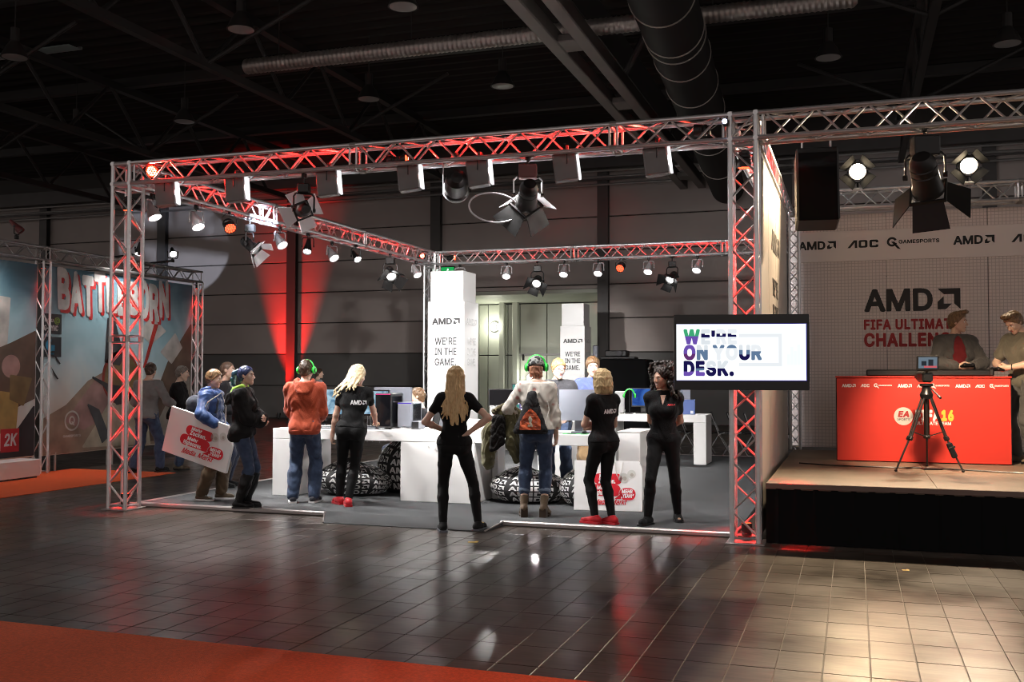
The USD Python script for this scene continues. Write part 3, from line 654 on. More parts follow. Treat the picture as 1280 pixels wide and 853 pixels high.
obj('screen_edge', MB().box((0, -.0035, sh/2-.003), (sw, .001, .005)).box((0, -.0035, -sh/2+.003), (sw, .001, .005)).box((sw/2-.003, -.0035, 0), (.006, .001, sh)), M['tv_edge'], t)
pal = {'pale': (.74, .79, .83), 'pale2': (.84, .88, .91), 'navy': (.010, .008, .07), 'violet': (.15, .08, .42), 'green': (.05, .40, .18), 'steel': (.12, .20, .33), 'plum': (.12, .03, .16)}
for k, c in pal.items(): M['tv_'+k] = glow('screen_'+k, c, 1.0)
def tv_word(word, x, z, h, tones):
    """tones: (letter index, band from the base line 0..1, colour)"""
    px = x
    for i, ch in enumerate(word):
        if ch == ' ': px += h*.28; continue
        m = text2(ch, 7); wch = .86*(m.bounds[1][0]-m.bounds[0][0])*h
        for b0, b1, tone in tones.get(i, [(0, 1, 'pale')]):
            b = m.bounds; v = np.array(m.vertices)
            man = manifold3d.Manifold(manifold3d.Mesh(v.astype(np.float32), np.array(m.faces, np.uint32)))
            cut = manifold3d.Manifold.cube((10, b1-b0 if b1 < 1 else 2, 10), False).translate((-5, b0 if b0 > 0 else -1, -5)) if not (b0 == 0 and b1 < 1) else manifold3d.Manifold.cube((10, 1+b1, 10)).translate((-5, -1, -5))
            part = man^cut
            if part.is_empty(): continue
            mm = part.to_mesh(); vv = np.array(mm.vert_properties[:, :3], float); vv[:, 0] -= b[0][0]; vv[:, :2] *= h; vv[:, 0] *= .86; vv[:, 2] *= .04
            obj('letter', MB().add(vv, mm.tri_verts, basis((1, 0, 0), (0, 0, 1)), (px, -.0032, z)), M['tv_'+tone], t)
        px += wch+h*.10
tvb = {}
X0 = -sw/2+.066; hh = .118
tv_word("WE'RE", X0, .085, hh, {0: [(0, .55, 'violet'), (.55, 1, 'green')], 1: [(0, .45, 'pale'), (.45, .75, 'navy'), (.75, 1, 'pale')], 2: [(0, 1, 'navy')], 3: [(0, .5, 'pale2'), (.5, .75, 'navy'), (.75, 1, 'pale2')], 4: [(0, .5, 'pale2'), (.5, .75, 'navy'), (.75, 1, 'pale2')]})
tv_word('ON YOUR', X0, -.062, hh, {0: [(0, .4, 'plum'), (.4, 1, 'violet')], 1: [(0, .7, 'steel'), (.7, 1, 'pale')], 3: [(0, .85, 'pale2'), (.85, 1, 'steel')], 4: [(0, .85, 'pale2'), (.85, 1, 'steel')], 5: [(0, .35, 'navy'), (.35, .7, 'steel'), (.7, 1, 'pale')], 6: [(0, .6, 'steel'), (.6, 1, 'pale2')]})
tv_word('DESK.', X0, -.21, hh, {0: [(0, .25, 'violet'), (.25, 1, 'navy')], 1: [(0, .3, 'violet'), (.3, .5, 'steel'), (.5, 1, 'navy')], 2: [(0, .55, 'navy'), (.55, 1, 'pale')], 3: [(0, .5, 'navy'), (.5, 1, 'pale')], 4: [(0, 1, 'navy')]})
fr = sg.box(.0, 0, .38, .33)-sg.box(.02, .02, .36, .31)
obj('faded_frame', MB().prism(sg.box(-.02, -.13, .37, .17)-sg.box(-.02, -.10, .34, .14), .001, basis((1, 0, 0), (0, 0, 1)), (0, -.0031, 0)), M['tv_pale2'], t)
bld = MB()
for k, (x, h) in enumerate(((.43, .10), (.46, .17), (.49, .13), (.52, .19), (.55, .15))): bld.box((x, -.0035, -.12+h/2), (.026, .001, h))
obj('faded_towers', bld, glow('screen_faint', (.86, .92, .97), 1.1), t)
obj('wall_bracket', MB().box((0, .09, 0), (.3, .10, .3), bev=.01).box((0, .16, .1), (.34, .05, .05)).box((0, .16, -.1), (.34, .05, .05)), M['black_paint'], t)
# ================================================================ STAGE
SZ = .57
M['stage_deck'] = mat('stage_deck', (.24, .175, .125), .6, noise=(2.5, .3), bump=(60, .1))
M['skirt'] = M['black_cloth']
st = thing('stage', 'knee high stage with a brown deck and a black cloth front', 'stage', (7.42, 0, 0))
for k in range(3):
    for j in range(3):
        obj('deck_plate', MB().box((.76+k*1.51, .78+j*1.51, SZ-.03), (1.508, 1.508, .06), bev=.003), M['stage_deck'], st)
obj('edge_profile', MB().box((2.27, .012, SZ-.025), (4.54, .02, .05), bev=.004), mat('deck_edge', (.16, .10, .08), .5), st)
n = 120; xs_ = np.linspace(0, 4.54, n); yy = .028+.006*np.sin(xs_*38)+.004*np.sin(xs_*91+1)
v = np.vstack([np.c_[xs_, yy, np.full(n, .0)], np.c_[xs_, yy, np.full(n, SZ-.05)], np.c_[xs_, yy+.012, np.full(n, .0)], np.c_[xs_, yy+.012, np.full(n, SZ-.05)]]); i_ = np.arange(n-1)
obj('skirt', MB().add(v, np.vstack([np.c_[i_, i_+1, n+i_+1], np.c_[i_, n+i_+1, n+i_], np.c_[2*n+i_, 3*n+i_+1, 2*n+i_+1], np.c_[2*n+i_, 3*n+i_, 3*n+i_+1]])), M['skirt'], st)
obj('skirt', MB().box((.012, 2.3, (SZ-.05)/2), (.012, 4.5, SZ-.05)), M['skirt'], st)
# partition between booth and stage
M['partition'] = mat('partition_white', (.72, .69, .64), .55, noise=(.8, .06))
pt = thing('partition', 'tall white partition wall running back from the screen tower along the stage', 'partition', (7.34, .2, 0))
for k in range(4):
    obj('panel', MB().box((0, .55+k*1.06, 1.93), (.05, 1.05, 3.78), bev=.006), M['partition'], pt)
mb = MB(); put_amd(mb, (.027, 1.5, 3.02), (0, 1, 0), (0, 0, 1), .22, 1.2); put_text(mb, "WE'RE", (.027, 1.6, 2.5), (0, 1, 0), (0, 0, 1), .2, .8, bold=False); put_text(mb, 'IN THE', (.027, 1.6, 2.2), (0, 1, 0), (0, 0, 1), .2, .8, bold=False); put_text(mb, 'GAME.', (.027, 1.6, 1.9), (0, 1, 0), (0, 0, 1), .2, .8, bold=False)
obj('print', mb, M['col_print'], pt)
obj('print', MB().box((-.027, 2., 2.4), (.002, .02, .02)), M['col_print'], pt)
# back wall with sponsor print
YB = 4.72
def mesh_cloth():
    n = {'tc': ('texture_coordinate', {}), 'sp': ('separate_xyz', {}), 'cb': ('combine_xyz', {}), 'br': ('brick_texture', {'offset': 0., 'scale': 1., 'mortar_size': .006, 'brick_width': .045, 'row_height': .045, 'mortar_smooth': .6, 'color1': (.74, .66, .64), 'color2': (.76, .68, .66), 'mortar': (.55, .48, .47)}),
         'p': ('principled_bsdf', {'roughness': .8})}
    L = [('tc.object', 'sp.vector'), ('sp.x', 'cb.x'), ('sp.z', 'cb.y'), ('cb.vector', 'br.vector'), ('br.color', 'p.base_color')]
    return usdkit.material(stage, '/World/Looks/grid_cloth', n, L, surface='p.BSDF')
M['grid'] = mesh_cloth(); M['banner'] = mat('banner_white', (.80, .73, .71), .6); M['logo_black'] = mat('logo_black', (.008, .008, .008), .6); M['logo_red'] = mat('logo_red', (.34, .012, .014), .6)
sw_ = thing('stage_backdrop', 'white gridded stage back wall with chip maker logo and red challenge title', 'backdrop', (7.40, YB, SZ))
for k in range(4): obj('panel', MB().box((.63+k*1.26, 0, 1.64), (1.25, .05, 3.22), bev=.004), M['grid'], sw_)
mb = MB(); put_amd(mb, (.97, -.027, 1.91), (1, 0, 0), (0, 0, 1), .275, 1.21); obj('logo', mb, M['logo_black'], sw_)
mb = MB(); put_text(mb, 'FIFA ULTIMATE', (.965, -.027, 1.655), (1, 0, 0), (0, 0, 1), .125, 1.19, bold=5); put_text(mb, 'CHALLENGE', (.965, -.027, 1.425), (1, 0, 0), (0, 0, 1), .165, 1.22, bold=5); obj('title', mb, M['logo_red'], sw_)
bn = thing('sponsor_banner', 'white strip with a row of dark sponsor logos across the stage back wall', 'banner', (7.40, YB-.04, 0))
obj('strip', MB().box((2.55, 0, 3.375), (5.1, .012, .42), bev=.003), M['banner'], bn)
def put_aoc(mb, o, r, u, h, w):
    B = basis(r, u); a = sg.Polygon([(0, 0), (.62, 1), (.95, 1), (.95, 0), (.72, 0), (.72, .72), (.27, 0)])
    m = trimesh.creation.extrude_polygon(a, .003, engine='earcut'); k = w/3.0; v = np.array(m.vertices)*[k, h, 1]; mb.add(v, m.faces, B, o)
    for dx, cut in ((1.1, False), (2.15, True)):
        ring = sg.box(.18, .18, .67, .82).buffer(.18, quad_segs=3)-sg.box(.30, .30, .55, .70).buffer(.06)
        if cut: ring = ring-sg.box(.6, .36, 1., .64)
        m = trimesh.creation.extrude_polygon(ring, .003, engine='earcut'); v = np.array(m.vertices); v[:, 0] += dx; mb.add(v*[k, h, 1], m.faces, B, o)
def put_gs(mb, o, r, u, h, w):
    """ring with a slanted tail, then small lettering"""
    B = basis(r, u); o = np.asarray(o, float)
    ring = sg.Point(.5, .5).buffer(.5, quad_segs=10)-sg.Point(.5, .5).buffer(.28, quad_segs=10)-sg.Polygon([(.55, .45), (1.2, .9), (1.2, .3)])
    tail = sg.Polygon([(.42, .52), (.72, .52), (1.35, -.3), (1.0, -.2)])
    for g in (ring, tail):
        m = trimesh.creation.extrude_polygon(g, .003, engine='earcut') if g.geom_type == 'Polygon' else trimesh.util.concatenate([trimesh.creation.extrude_polygon(q, .003, engine='earcut') for q in g.geoms])
        mb.add(np.array(m.vertices)*[h, h, 1], m.faces, B, o)
    put_text(mb, 'GAMESPORTS', o+B[:, 0]*h*1.15+B[:, 1]*h*.30, r, u, h*.36, w-h*1.15)
X_, U_ = (1, 0, 0), (0, 0, 1); mb = MB()
for x, kind in ((.11, 'a'), (.76, 'o'), (1.27, 'g'), (2.10, 'a'), (2.80, 'o'), (3.35, 'g'), (4.2, 'a')):
    p = (x, -.008, 3.345)
    if kind == 'a': put_amd(mb, p, X_, U_, .105, .50)
    elif kind == 'o': put_aoc(mb, p, X_, U_, .105, .40)
    else: put_gs(mb, p, X_, U_, .13, .66)
obj('logo', mb, M['logo_black'], bn)
# stage lamps on the rear stage truss facing the hall
def stagelamp(x, label, k, aim):
    t = thing('stage_light', label, 'stage light', (x, 4.42, 4.36)); d = nrm(np.array(aim, float)); R = aimR(d); r = .10
    obj('body', MB().lathe([(0, .24), (.06, .24), (.1, .12), (.1, 0), (.115, -.03), (.115, -.1), (.108, -.1), (.1, -.03), (0, -.03)], 22, R), M['black_paint'], t)
    obj('lens', MB().lathe([(0, -.085), (.06, -.08), (.106, -.06)], 22, R), M['lens_'+k], t)
    dm = MB()
    for a in range(4):
        q = R@rotz(90*a+45); l = .13; w0, w1 = .09, .12; hg = np.array([0, .115, -.09]); out = np.array([0, .75, -.66])*l; nn = np.array([0, .66, .75])*.003
        c = [hg+[-w0, 0, 0], hg+[w0, 0, 0], hg+np.array([w1, 0, 0])+out, hg+np.array([-w1, 0, 0])+out]
        obj('barn_door', MB().add([p-nn for p in c]+[p+nn for p in c], _BF, q), M['black_paint'], t)
    obj('yoke', MB().path([(-.13, 0, 0), (-.13, 0, -.16), (.13, 0, -.16), (.13, 0, 0)], .009, 6).tube((0, 0, -.16), (0, .06, -.27), .015, n=8), M['black_paint'], t)
    return t, d
t, d = stagelamp(8.30, 'glaring warm stage lamp standing on the rear stage truss beside the black speaker', 'warm', (-.0, -1., -.30)); spot(str(t.GetPath())+'/lamp_light', d*.13, d, 4200, .085, 42, (1, .72, .44))
t, d = stagelamp(9.66, 'smaller white stage lamp on the rear stage truss at the right', 'warm', (.1, -1., -.42)); spot(str(t.GetPath())+'/lamp_light', d*.13, d, 3600, .085, 42, (1, .78, .54))
fresnel((8.86, 0, 3.42), (.24, .92, -.88), 'big dark barn door light hanging over the front of the stage', 2400, 26, 1.35, up=.4, lit=False, spin=5, tilt=(30, 45), col=(1, .74, .50))
sp = thing('loudspeaker', 'tall black loudspeaker hanging at the corner above the stage', 'loudspeaker', (7.86, 1.5, 3.62), 6)
obj('cabinet', MB().box((0, 0, 0), (.44, .42, .82), rotx(-9), bev=.02), M['black_paint'], sp); obj('grille', MB().box((0, -.215, 0), (.40, .012, .76), rotx(-9), bev=.004), M['black_cloth'], sp)
obj('hanger', MB().tube((-.15, 0, .38), (-.15, .0, .55), .012, n=6).tube((.15, 0, .38), (.15, .0, .55), .012, n=6).tube((-.70, 0, .56), (.35, 0, .56), .024, n=10).tube((-.62, 0, .35), (-.62, 0, .58), .02, n=8), M['alu_dark'], sp)
# red counter
M['counter_red'] = mat('counter_red', (.60, .028, .014), .5, noise=(1.2, .10)); M['yellow_print'] = mat('yellow_print', (.80, .50, .05), .5); M['silver_print'] = mat('silver_print', (.55, .53, .50), .4); M['ea_red'] = mat('badge_red', (.35, .02, .02), .5)
ct = thing('promotion_counter', 'bright red promotion counter on the stage with football game logos', 'counter', (8.02, 2.84, SZ))
cw, ch, cd = 1.91, 1.0, .55
obj('body', MB().box((cw/2, cd/2+.01, ch/2), (cw, cd, ch-.01), bev=.006), M['black_paint'], ct)
obj('front_panel', MB().box((cw/2, -.003, ch/2), (cw-.02, .016, ch-.02), bev=.003), M['counter_red'], ct)
obj('top', MB().box((cw/2, cd/2, ch+.006), (cw+.01, cd+.03, .02), bev=.004), M['counter_red'], ct)
mb = MB(); zt = ch-.115
for k in range(3):
    x = .07+k*.625
    put_amd(mb, (x, -.012, zt), X_, U_, .036, .155, .002); put_aoc(mb, (x+.21, -.012, zt), X_, U_, .036, .10); put_gs(mb, (x+.36, -.012, zt), X_, U_, .045, .20)
obj('logo_row', mb, M['white_print'], ct)
bx, bz = .755, .545
obj('badge', MB().lathe([(0, 0), (.105, 0), (.105, .006), (0, .006)], 32, rotx(90), (bx, -.011, bz)), M['silver_print'], ct)
mb = MB(); put_text(mb, 'EA', (bx, -.018, bz-.005), X_, U_, .062, .125, .002, align='c', skew=.2, bold=6); obj('badge_letters', mb, M['ea_red'], ct)
mb = MB(); put_text(mb, 'SPORTS', (bx, -.018, bz-.052), X_, U_, .03, .14, .002, align='c', bold=False); obj('badge_words', mb, M['dark_print'], ct)
mb = MB(); put_text(mb, 'FIFA', (.885, -.012, bz-.038), X_, U_, .105, .27, .002, bold=8); put_text(mb, 'ULTIMATE TEAM', (.89, -.012, bz-.095), X_, U_, .034, .38, .002); obj('game_title', mb, M['white_print'], ct)
mb = MB(); put_text(mb, '16', (1.165, -.012, bz-.038), X_, U_, .105, .135, .002, bold=8); obj('game_number', mb, M['yellow_print'], ct)
sl = thing('flat_console', 'flat black slab lying on top of the red counter', 'equipment', (8.37, 3.0, SZ+ch+.017)); obj('body', MB().box((.70, .12, .04), (1.40, .3, .075), bev=.012), M['black'], sl); obj('side_cap', MB().box((1.37, .12, .045), (.05, .31, .082), bev=.012), M['black_paint'], sl)
# camera on a tripod
tp = thing('camera_tripod', 'black camera tripod standing on the stage before the red counter', 'tripod', (8.97, 1.92, SZ))
ap = np.array([0, 0, .78]); ft = [(-.33, -.30, 0), (.03, .50, 0), (.34, -.17, 0)]
for k, f_ in enumerate(ft):
    f_ = np.array(f_); q = f_-ap; s_ = nrm(np.cross(q, [0, 0, 1.]))*.018
    lg = obj('leg', MB().tube(ap+nrm([q[0], q[1], 0])*.05+s_, ap+q*.55+s_, .011, n=8).tube(ap+nrm([q[0], q[1], 0])*.05-s_, ap+q*.55-s_, .011, n=8).tube(ap+q*.45, f_+[0, 0, .012], .010, n=8), M['black_paint'], tp)
    obj('leg_lock', MB().box(ap+q*.55, (.07, .04, .05), np.c_[s_/.018, np.cross(nrm(q), s_/.018), nrm(q)], bev=.008), M['black'], lg)
    obj('foot', MB().sphere(f_+[0, 0, .014], (.018, .018, .014), 1), M['black'], lg)
obj('spreader', MB().tube((0, 0, .36), (-.155, -.14, .42), .006, n=6).tube((0, 0, .36), (.013, .23, .42), .006, n=6).tube((0, 0, .36), (.155, -.08, .42), .006, n=6).tube((0, 0, .32), (0, 0, .78), .013, n=8).sphere((0, 0, .36), (.03, .03, .02), 2), M['black_paint'], tp)
obj('head', MB().lathe([(0, .76), (.06, .77), (.07, .82), (.05, .86), (.045, .90), (.07, .91), (.07, .935), (0, .94)], 18).tube((.05, -.02, .88), (.11, -.30, .80), .008, n=6).tube((.10, -.26, .81), (.115, -.34, .79), .013, n=8), M['black'], tp)
pk = thing('battery_pack', 'small black pack strapped to the right tripod leg', 'battery pack', (8.97+.235, 1.92-.15, SZ+.23)); obj('case', MB().box((0, 0, 0), (.06, .05, .17), roty(-22), bev=.012), M['black'], pk); obj('strap', MB().box((0, 0, .03), (.07, .058, .02), roty(-22), bev=.004), M['black_paint'], pk)
cm_ = thing('video_camera', 'black video camera on the tripod with its little screen lit', 'camera', (8.97, 1.92, SZ+.94), 8)
obj('body', MB().box((0, .07, .07), (.11, .30, .12), bev=.02), M['black'], cm_); obj('lens_barrel', MB().tube((0, .2, .08), (0, .34, .08), .048, .055, n=18), M['black_paint'], cm_)
mo = obj('monitor', MB().box((-.01, -.12, .215), (.225, .025, .165), rotx(6), bev=.01), M['black'], cm_)
M['cam_scr'] = glow('camera_screen', (.16, .21, .26), .9); M['cam_red'] = glow('camera_screen_red', (.65, .12, .14), .9); M['cam_dark'] = glow('camera_screen_dark', (.03, .035, .045), .8)
Rm = rotx(6)
obj('screen', MB().box((-.01, -.135, .222), (.19, .004, .12), Rm), M['cam_scr'], mo); obj('screen_red', MB().box((.015, -.142, .178), (.13, .003, .02), Rm), M['cam_red'], mo); obj('screen_figure', MB().box((.02, -.139, .222), (.05, .003, .07), Rm).box((-.05, -.139, .215), (.05, .003, .05), Rm), M['cam_dark'], mo)
obj('bracket', MB().tube((-.01, -.07, .12), (-.01, -.11, .16), .012, n=8), M['black_paint'], cm_)
cb = MB(); pts = [(7.62, 2.25), (8.0, 2.05), (8.6, 2.02), (9.0, 2.08), (9.4, 1.95), (9.9, 1.78), (10.6, 1.7)]; pts = np.array([(x, y, SZ+.01) for x, y in pts]); tt = np.linspace(0, len(pts)-1, 50)
cb.path(np.c_[[np.interp(tt, range(len(pts)), pts[:, k]) for k in range(3)]].T, .008, 6)
tag(obj('power_cable', cb, M['black']), 'thin black cable running across the stage deck past the tripod', 'cable')
tag(obj('gaffer_plate', MB().box((9.02, 2.0, SZ+.008), (.2, .12, .016), rotz(15), bev=.006), M['black']), 'flat black junction plate on the deck under the tripod', 'junction box')

# ================================================================ GAME POSTER WALL
PX = -4.2
truss('long dark truss beam over the game poster wall', (PX+.05, -3., 3.53), (PX+.05, 7.05, 3.53), T=.24, chord=.02, br=.009, mat_=M['alu_dark'], pitch=.42, joints=(6.0,))
for y, lb in ((3.0, 'slim lattice mast between the two game posters'), (7.02, 'slim lattice mast at the far end of the game poster wall')):
    truss(lb, (PX+.06, y, 0), (PX+.06, y, 3.42), T=.19, chord=.02, br=.007, mat_=M['alu'], pitch=.5, name='truss_tower')
led((PX+.06, 3.0, 3.36), (.0, .0, -1), 'red LED can at the top of the mast between the game posters', 1500, 28, up=.04, r=.04)
led((PX+.06, 7.02, 3.36), (.0, .0, -1), 'red LED can at the top of the far mast of the poster wall', 4000, 28, up=.04, r=.04)
t = par((PX+.55, 5.6, 3.85), (.5, -.5, -.45), 'small bright spotlight clamped on the poster wall truss', 120, 24, body='black_paint', up=-.16, r=.07); obj('arm', MB().tube((0, 0, -.16), (-.5, 0, -.19), .018, n=8), M['black_paint'], t)
par((PX+.3, 2.2, 3.85), (.6, .2, -.6), 'small dark orange lamp on the near end of the poster wall truss', 0, 24, body='red_box', lens='lens_dark', up=-.16, r=.06); obj('arm', MB().tube((0, 0, -.16), (-.25, 0, -.19), .018, n=8), M['black_paint'], stage.GetPrimAtPath('/World/spotlight_013'))
for y_, w_ in ((1.3, 'left of the mast, over the publisher poster'), (4.6, 'over the title of the large game poster')):
    t = par((PX+.62, y_, 3.80), (-.30, .1, -1.), 'small black wash light '+w_, 1500, 60, body='black_paint', lens='lens_dark', up=-.10, r=.06, L=.18); obj('arm', MB().tube((0, 0, -.10), (-.57, 0, -.14), .018, n=8), M['black_paint'], t)
def poster_sky(nm, top, bot, z0, z1):
    n = {'tc': ('texture_coordinate', {}), 'sp': ('separate_xyz', {}), 'mr': ('map_range', {'from_min': z0, 'from_max': z1}), 'no': ('noise_texture', {'scale': 1.3, 'detail': 6., 'distortion': .6}),
         'ad': ('math', {'math_type': 'multiply_add', 'value2': .55, 'value3': -.28}), 'a2': ('math', {'math_type': 'add'}), 'rr': ('rgb_ramp', {'ramp': [(0, (.66, .58, .48)), (.28, (.58, .62, .60)), (.5, (.40, .55, .60)), (.72, (.26, .42, .48)), (1, (.06, .14, .19))]}), 'p': ('principled_bsdf', {'roughness': .55})}
    L = [('tc.object', 'sp.vector'), ('sp.z', 'mr.value'), ('tc.object', 'no.vector'), ('no.fac', 'ad.value1'), ('mr.result', 'a2.value1'), ('ad.value', 'a2.value2'), ('a2.value', 'rr.fac'), ('rr.color', 'p.base_color')]
    return usdkit.material(stage, '/World/Looks/'+nm, n, L, surface='p.BSDF')
M['poster'] = poster_sky('poster_sky', None, None, -1.55, 1.55)
BY, BYY = (0, 1, 0), (0, 0, 1)
def on(mb, poly, y, z, k=0):
    """flat printed area on the poster (y, z), k lifts a layer"""
    return mb.prism(poly, .0015, basis(BY, BYY), (.013+.0016*k, y, z))
def blob(pts, r=.0): return sg.Polygon(pts).buffer(.05).buffer(-.03)
for nm, y0, y1, lab in (('game_poster', 3.1, 6.92, 'large blue sky game poster with a ragged white and red title'), ('game_poster', -2.6, 2.92, 'pale game poster at the left edge of the view with a red publisher square')):
    yc = (y0+y1)/2; t = thing(nm, lab, 'poster', (PX, yc, 1.815)); w = y1-y0
    obj('panel', MB().box((0, 0, 0), (.025, w, 3.09), bev=.003), M['poster'], t)
    P_ = {}
    def pr(key, col): 
        if 'pp_'+key not in M: M['pp_'+key] = mat('poster_'+key, col, .55, noise=(3.2, .45))
        return P_.setdefault(key, MB())
    L_ = -w/2
    if y0 > 0:
        on(pr('tan', (.36, .27, .20)), blob([(L_+.02, -1.52), (L_+.02, -.95), (L_+.5, -.75), (L_+1.0, -.35), (L_+1.5, -.15), (L_+2.2, -.3), (L_+3., -1.5)]), 0, 0)
        on(pr('rose', (.40, .24, .22)), blob([(L_+.5, -1.0), (L_+1.15, -.35), (L_+1.7, -.05), (L_+2.1, -.4), (L_+1.5, -.9), (L_+.9, -1.15)]), 0, 0, 1)
        on(pr('cream', (.55, .50, .38)), blob([(L_+.9, -1.45), (L_+1.5, -.75), (L_+2.1, -.5), (L_+2.5, -1.0), (L_+2.6, -1.5)]), 0, 0, 2)
        on(pr('brown', (.13, .085, .06)), blob([(L_+2.55, -1.0), (L_+3.1, .0), (L_+3.78, .75), (L_+3.78, -1.4), (L_+2.6, -1.45)]), 0, 0, 1)
        on(pr('stone', (.30, .28, .24)), blob([(L_+2.7, -1.3), (L_+3.3, -.5), (L_+3.75, -.2), (L_+3.75, -1.5), (L_+2.8, -1.5)]), 0, 0, 2)
        on(pr('pale', (.55, .53, .50)), blob([(L_+2.9, .2), (L_+3.3, .55), (L_+3.5, .3), (L_+3.2, .0)]), 0, 0, 2); on(pr('pale', 0), blob([(L_+2.3, .55), (L_+2.6, .85), (L_+3.0, .6), (L_+2.6, .35)]), 0, 0, 2)
        disc = sg.Point(L_+1.8, -.28).buffer(.48, quad_segs=12); on(pr('rim', (.30, .035, .02)), disc-sg.Point(L_+1.82, -.3).buffer(.44, quad_segs=12), 0, 0, 3); on(pr('ochre', (.20, .14, .06)), sg.Point(L_+1.82, -.3).buffer(.44, quad_segs=12), 0, 0, 2)
        on(pr('dark', (.035, .035, .04)), blob([(L_+1.1, -.28), (L_+1.35, -.4), (L_+1.7, -.75), (L_+2.0, -.7), (L_+1.8, -.45), (L_+1.5, -.42)]), 0, 0, 4)
        on(pr('dark', 0), blob([(L_+1.45, .75), (L_+1.62, 1.0-.3), (L_+1.85, .1), (L_+1.75, -.05), (L_+1.4, .0)]), 0, 0, 3)
        for k, (yy_, zz_) in enumerate(((.22, .32), (.28, .05), (.24, -.2))): on(pr('dark', 0), sg.Polygon([(L_+yy_-.1, zz_+.1), (L_+yy_+.07, zz_-.1), (L_+yy_+.04, zz_-.11), (L_+yy_-.03, zz_-.04)]), 0, 0, 3)
        on(pr('slate', (.09, .10, .11)), blob([(L_+1.0, -.75), (L_+1.25, -.85), (L_+1.5, -1.3), (L_+1.35, -1.4), (L_+1.15, -1.0)]), 0, 0, 4)
        on(pr('red', (.42, .03, .02)), sg.Polygon([(L_+2.68, .72), (L_+2.8, .72), (L_+2.45, -.1), (L_+2.38, -.1)]), 0, 0, 4)
        # the title, ragged letters with red shadow
        for key, dy, dz, k, col in (('title_red', .055, -.05, 5, (.55, .02, .02)), ('title', 0, 0, 6, (.62, .60, .58))):
            mb = pr(key, col); y = L_+.26
            for i, c in enumerate('BATTLEBORN'):
                hh_ = .60 if i not in (4, 5, 6) else .52
                put_text(mb, c, (.013+.0016*k, y+dy, .90-.04*(i % 3)+(.05 if i in (4, 5) else 0)+dz), (0, 1, .03*(1 if i % 2 else -1)), (0, 0, 1), hh_, .275, .002, bold=6, skew=-.05); y += .285
        for y_, z_, ww in ((-.10, .60, .0), (-.10, .225, .0)):
            on(pr('ink', (.012, .016, .022)), sg.box(0, -.165, .46, .165), L_+.0-.13+.02, z_, 7)
        mb = pr('badge_white', (.6, .62, .62)); put_text(mb, 'NVIDIA', (.026, L_-.02, .63), BY, BYY, .05, .2, .002); put_text(mb, 'G-SYNC', (.026, L_-.03, .49), BY, BYY, .085, .30, .002)
        put_text(pr('badge_green', (.20, .36, .03)), '@', (.026, L_+.19, .62), BY, BYY, .09, .12, .002)
        g = sg.Point(0, 0).buffer(.10, quad_segs=10)-sg.Point(.01, 0).buffer(.06, quad_segs=10)-sg.box(.02, -.0, .2, .2); g = g.union(sg.box(.02, -.09, .095, .005)); on(pr('badge_blue', (.02, .28, .50)), g, L_+.11, .25, 8); put_text(pr('badge_blue', 0), 'GAMING', (.026, L_+.03, .10), BY, BYY, .025, .16, .002)
        ring = sg.Point(0, 0).buffer(.17, quad_segs=12)-sg.Point(0, 0).buffer(.14, quad_segs=12); on(pr('mark', (.62, .6, .56)), ring, L_+.62, -1.0, 6); put_text(pr('mark', 0), 'Q', (.026, L_+.55, -1.06), BY, BYY, .13, .13, .002); put_text(pr('mark', 0), 'GAMESPORTS', (.026, L_+.42, -1.27), BY, BYY, .035, .4, .002)
        for y_ in (L_+.15, L_+.28, L_+1.5, L_+1.62, w/2-.15): obj('foot', MB().tube((0, y_, -1.815), (0, y_, -1.5), .018, n=8), M['alu_dark'], t)
    else:
        R2 = w/2
        on(pr('pale', (.5, .5, .5)), blob([(R2-5.2, -.2), (R2-3, 1.0), (R2-1.2, 1.0), (R2-.55, .95), (R2-.6, .2), (R2-1.2, -.2)]), 0, 0)
        on(pr('brown', (.13, .085, .06)), blob([(R2-2.5, -.9), (R2-1.2, .0), (R2-.5, .25), (R2-.03, .45), (R2-.03, -.6), (R2-1.4, -1.1)]), 0, 0, 1)
        on(pr('rose', 0), sg.Point(R2-.5, -.1).buffer(.18, quad_segs=6), 0, 0, 2); on(pr('ochre2', (.42, .30, .10)), blob([(R2-2.2, -.7), (R2-.7, -.5), (R2-.35, -.55), (R2-.4, -1.1), (R2-2., -1.2)]), 0, 0, 2)
        on(pr('ochre', 0), blob([(R2-.5, -.25), (R2-.1, -.3), (R2-.25, -.7), (R2-.5, -.6)]), 0, 0, 3); on(pr('dark', 0), blob([(R2-.75, -1.5), (R2-.35, -1.1), (R2-.03, -.75), (R2-.03, -1.5)]), 0, 0, 3)
        on(pr('square_red', (.50, .02, .03)), sg.box(-.18, -.18, .18, .18), R2-.5, -1.25, 4); put_text(pr('badge_white', 0), '2K', (.026, R2-.62, -1.33), BY, BYY, .18, .24, .002, skew=.1)
    for k, mb in P_.items(): obj('print', mb, M['pp_'+k], t)
t = thing('bench', 'low white plinth at the left edge below the publisher poster', 'plinth', (PX+.35, 1.2, 0)); obj('body', MB().box((0, 0, .16), (.4, 2.6, .26), bev=.01), M['white'], t); obj('base', MB().box((0, 0, .015), (.36, 2.5, .03)), M['black_paint'], t)
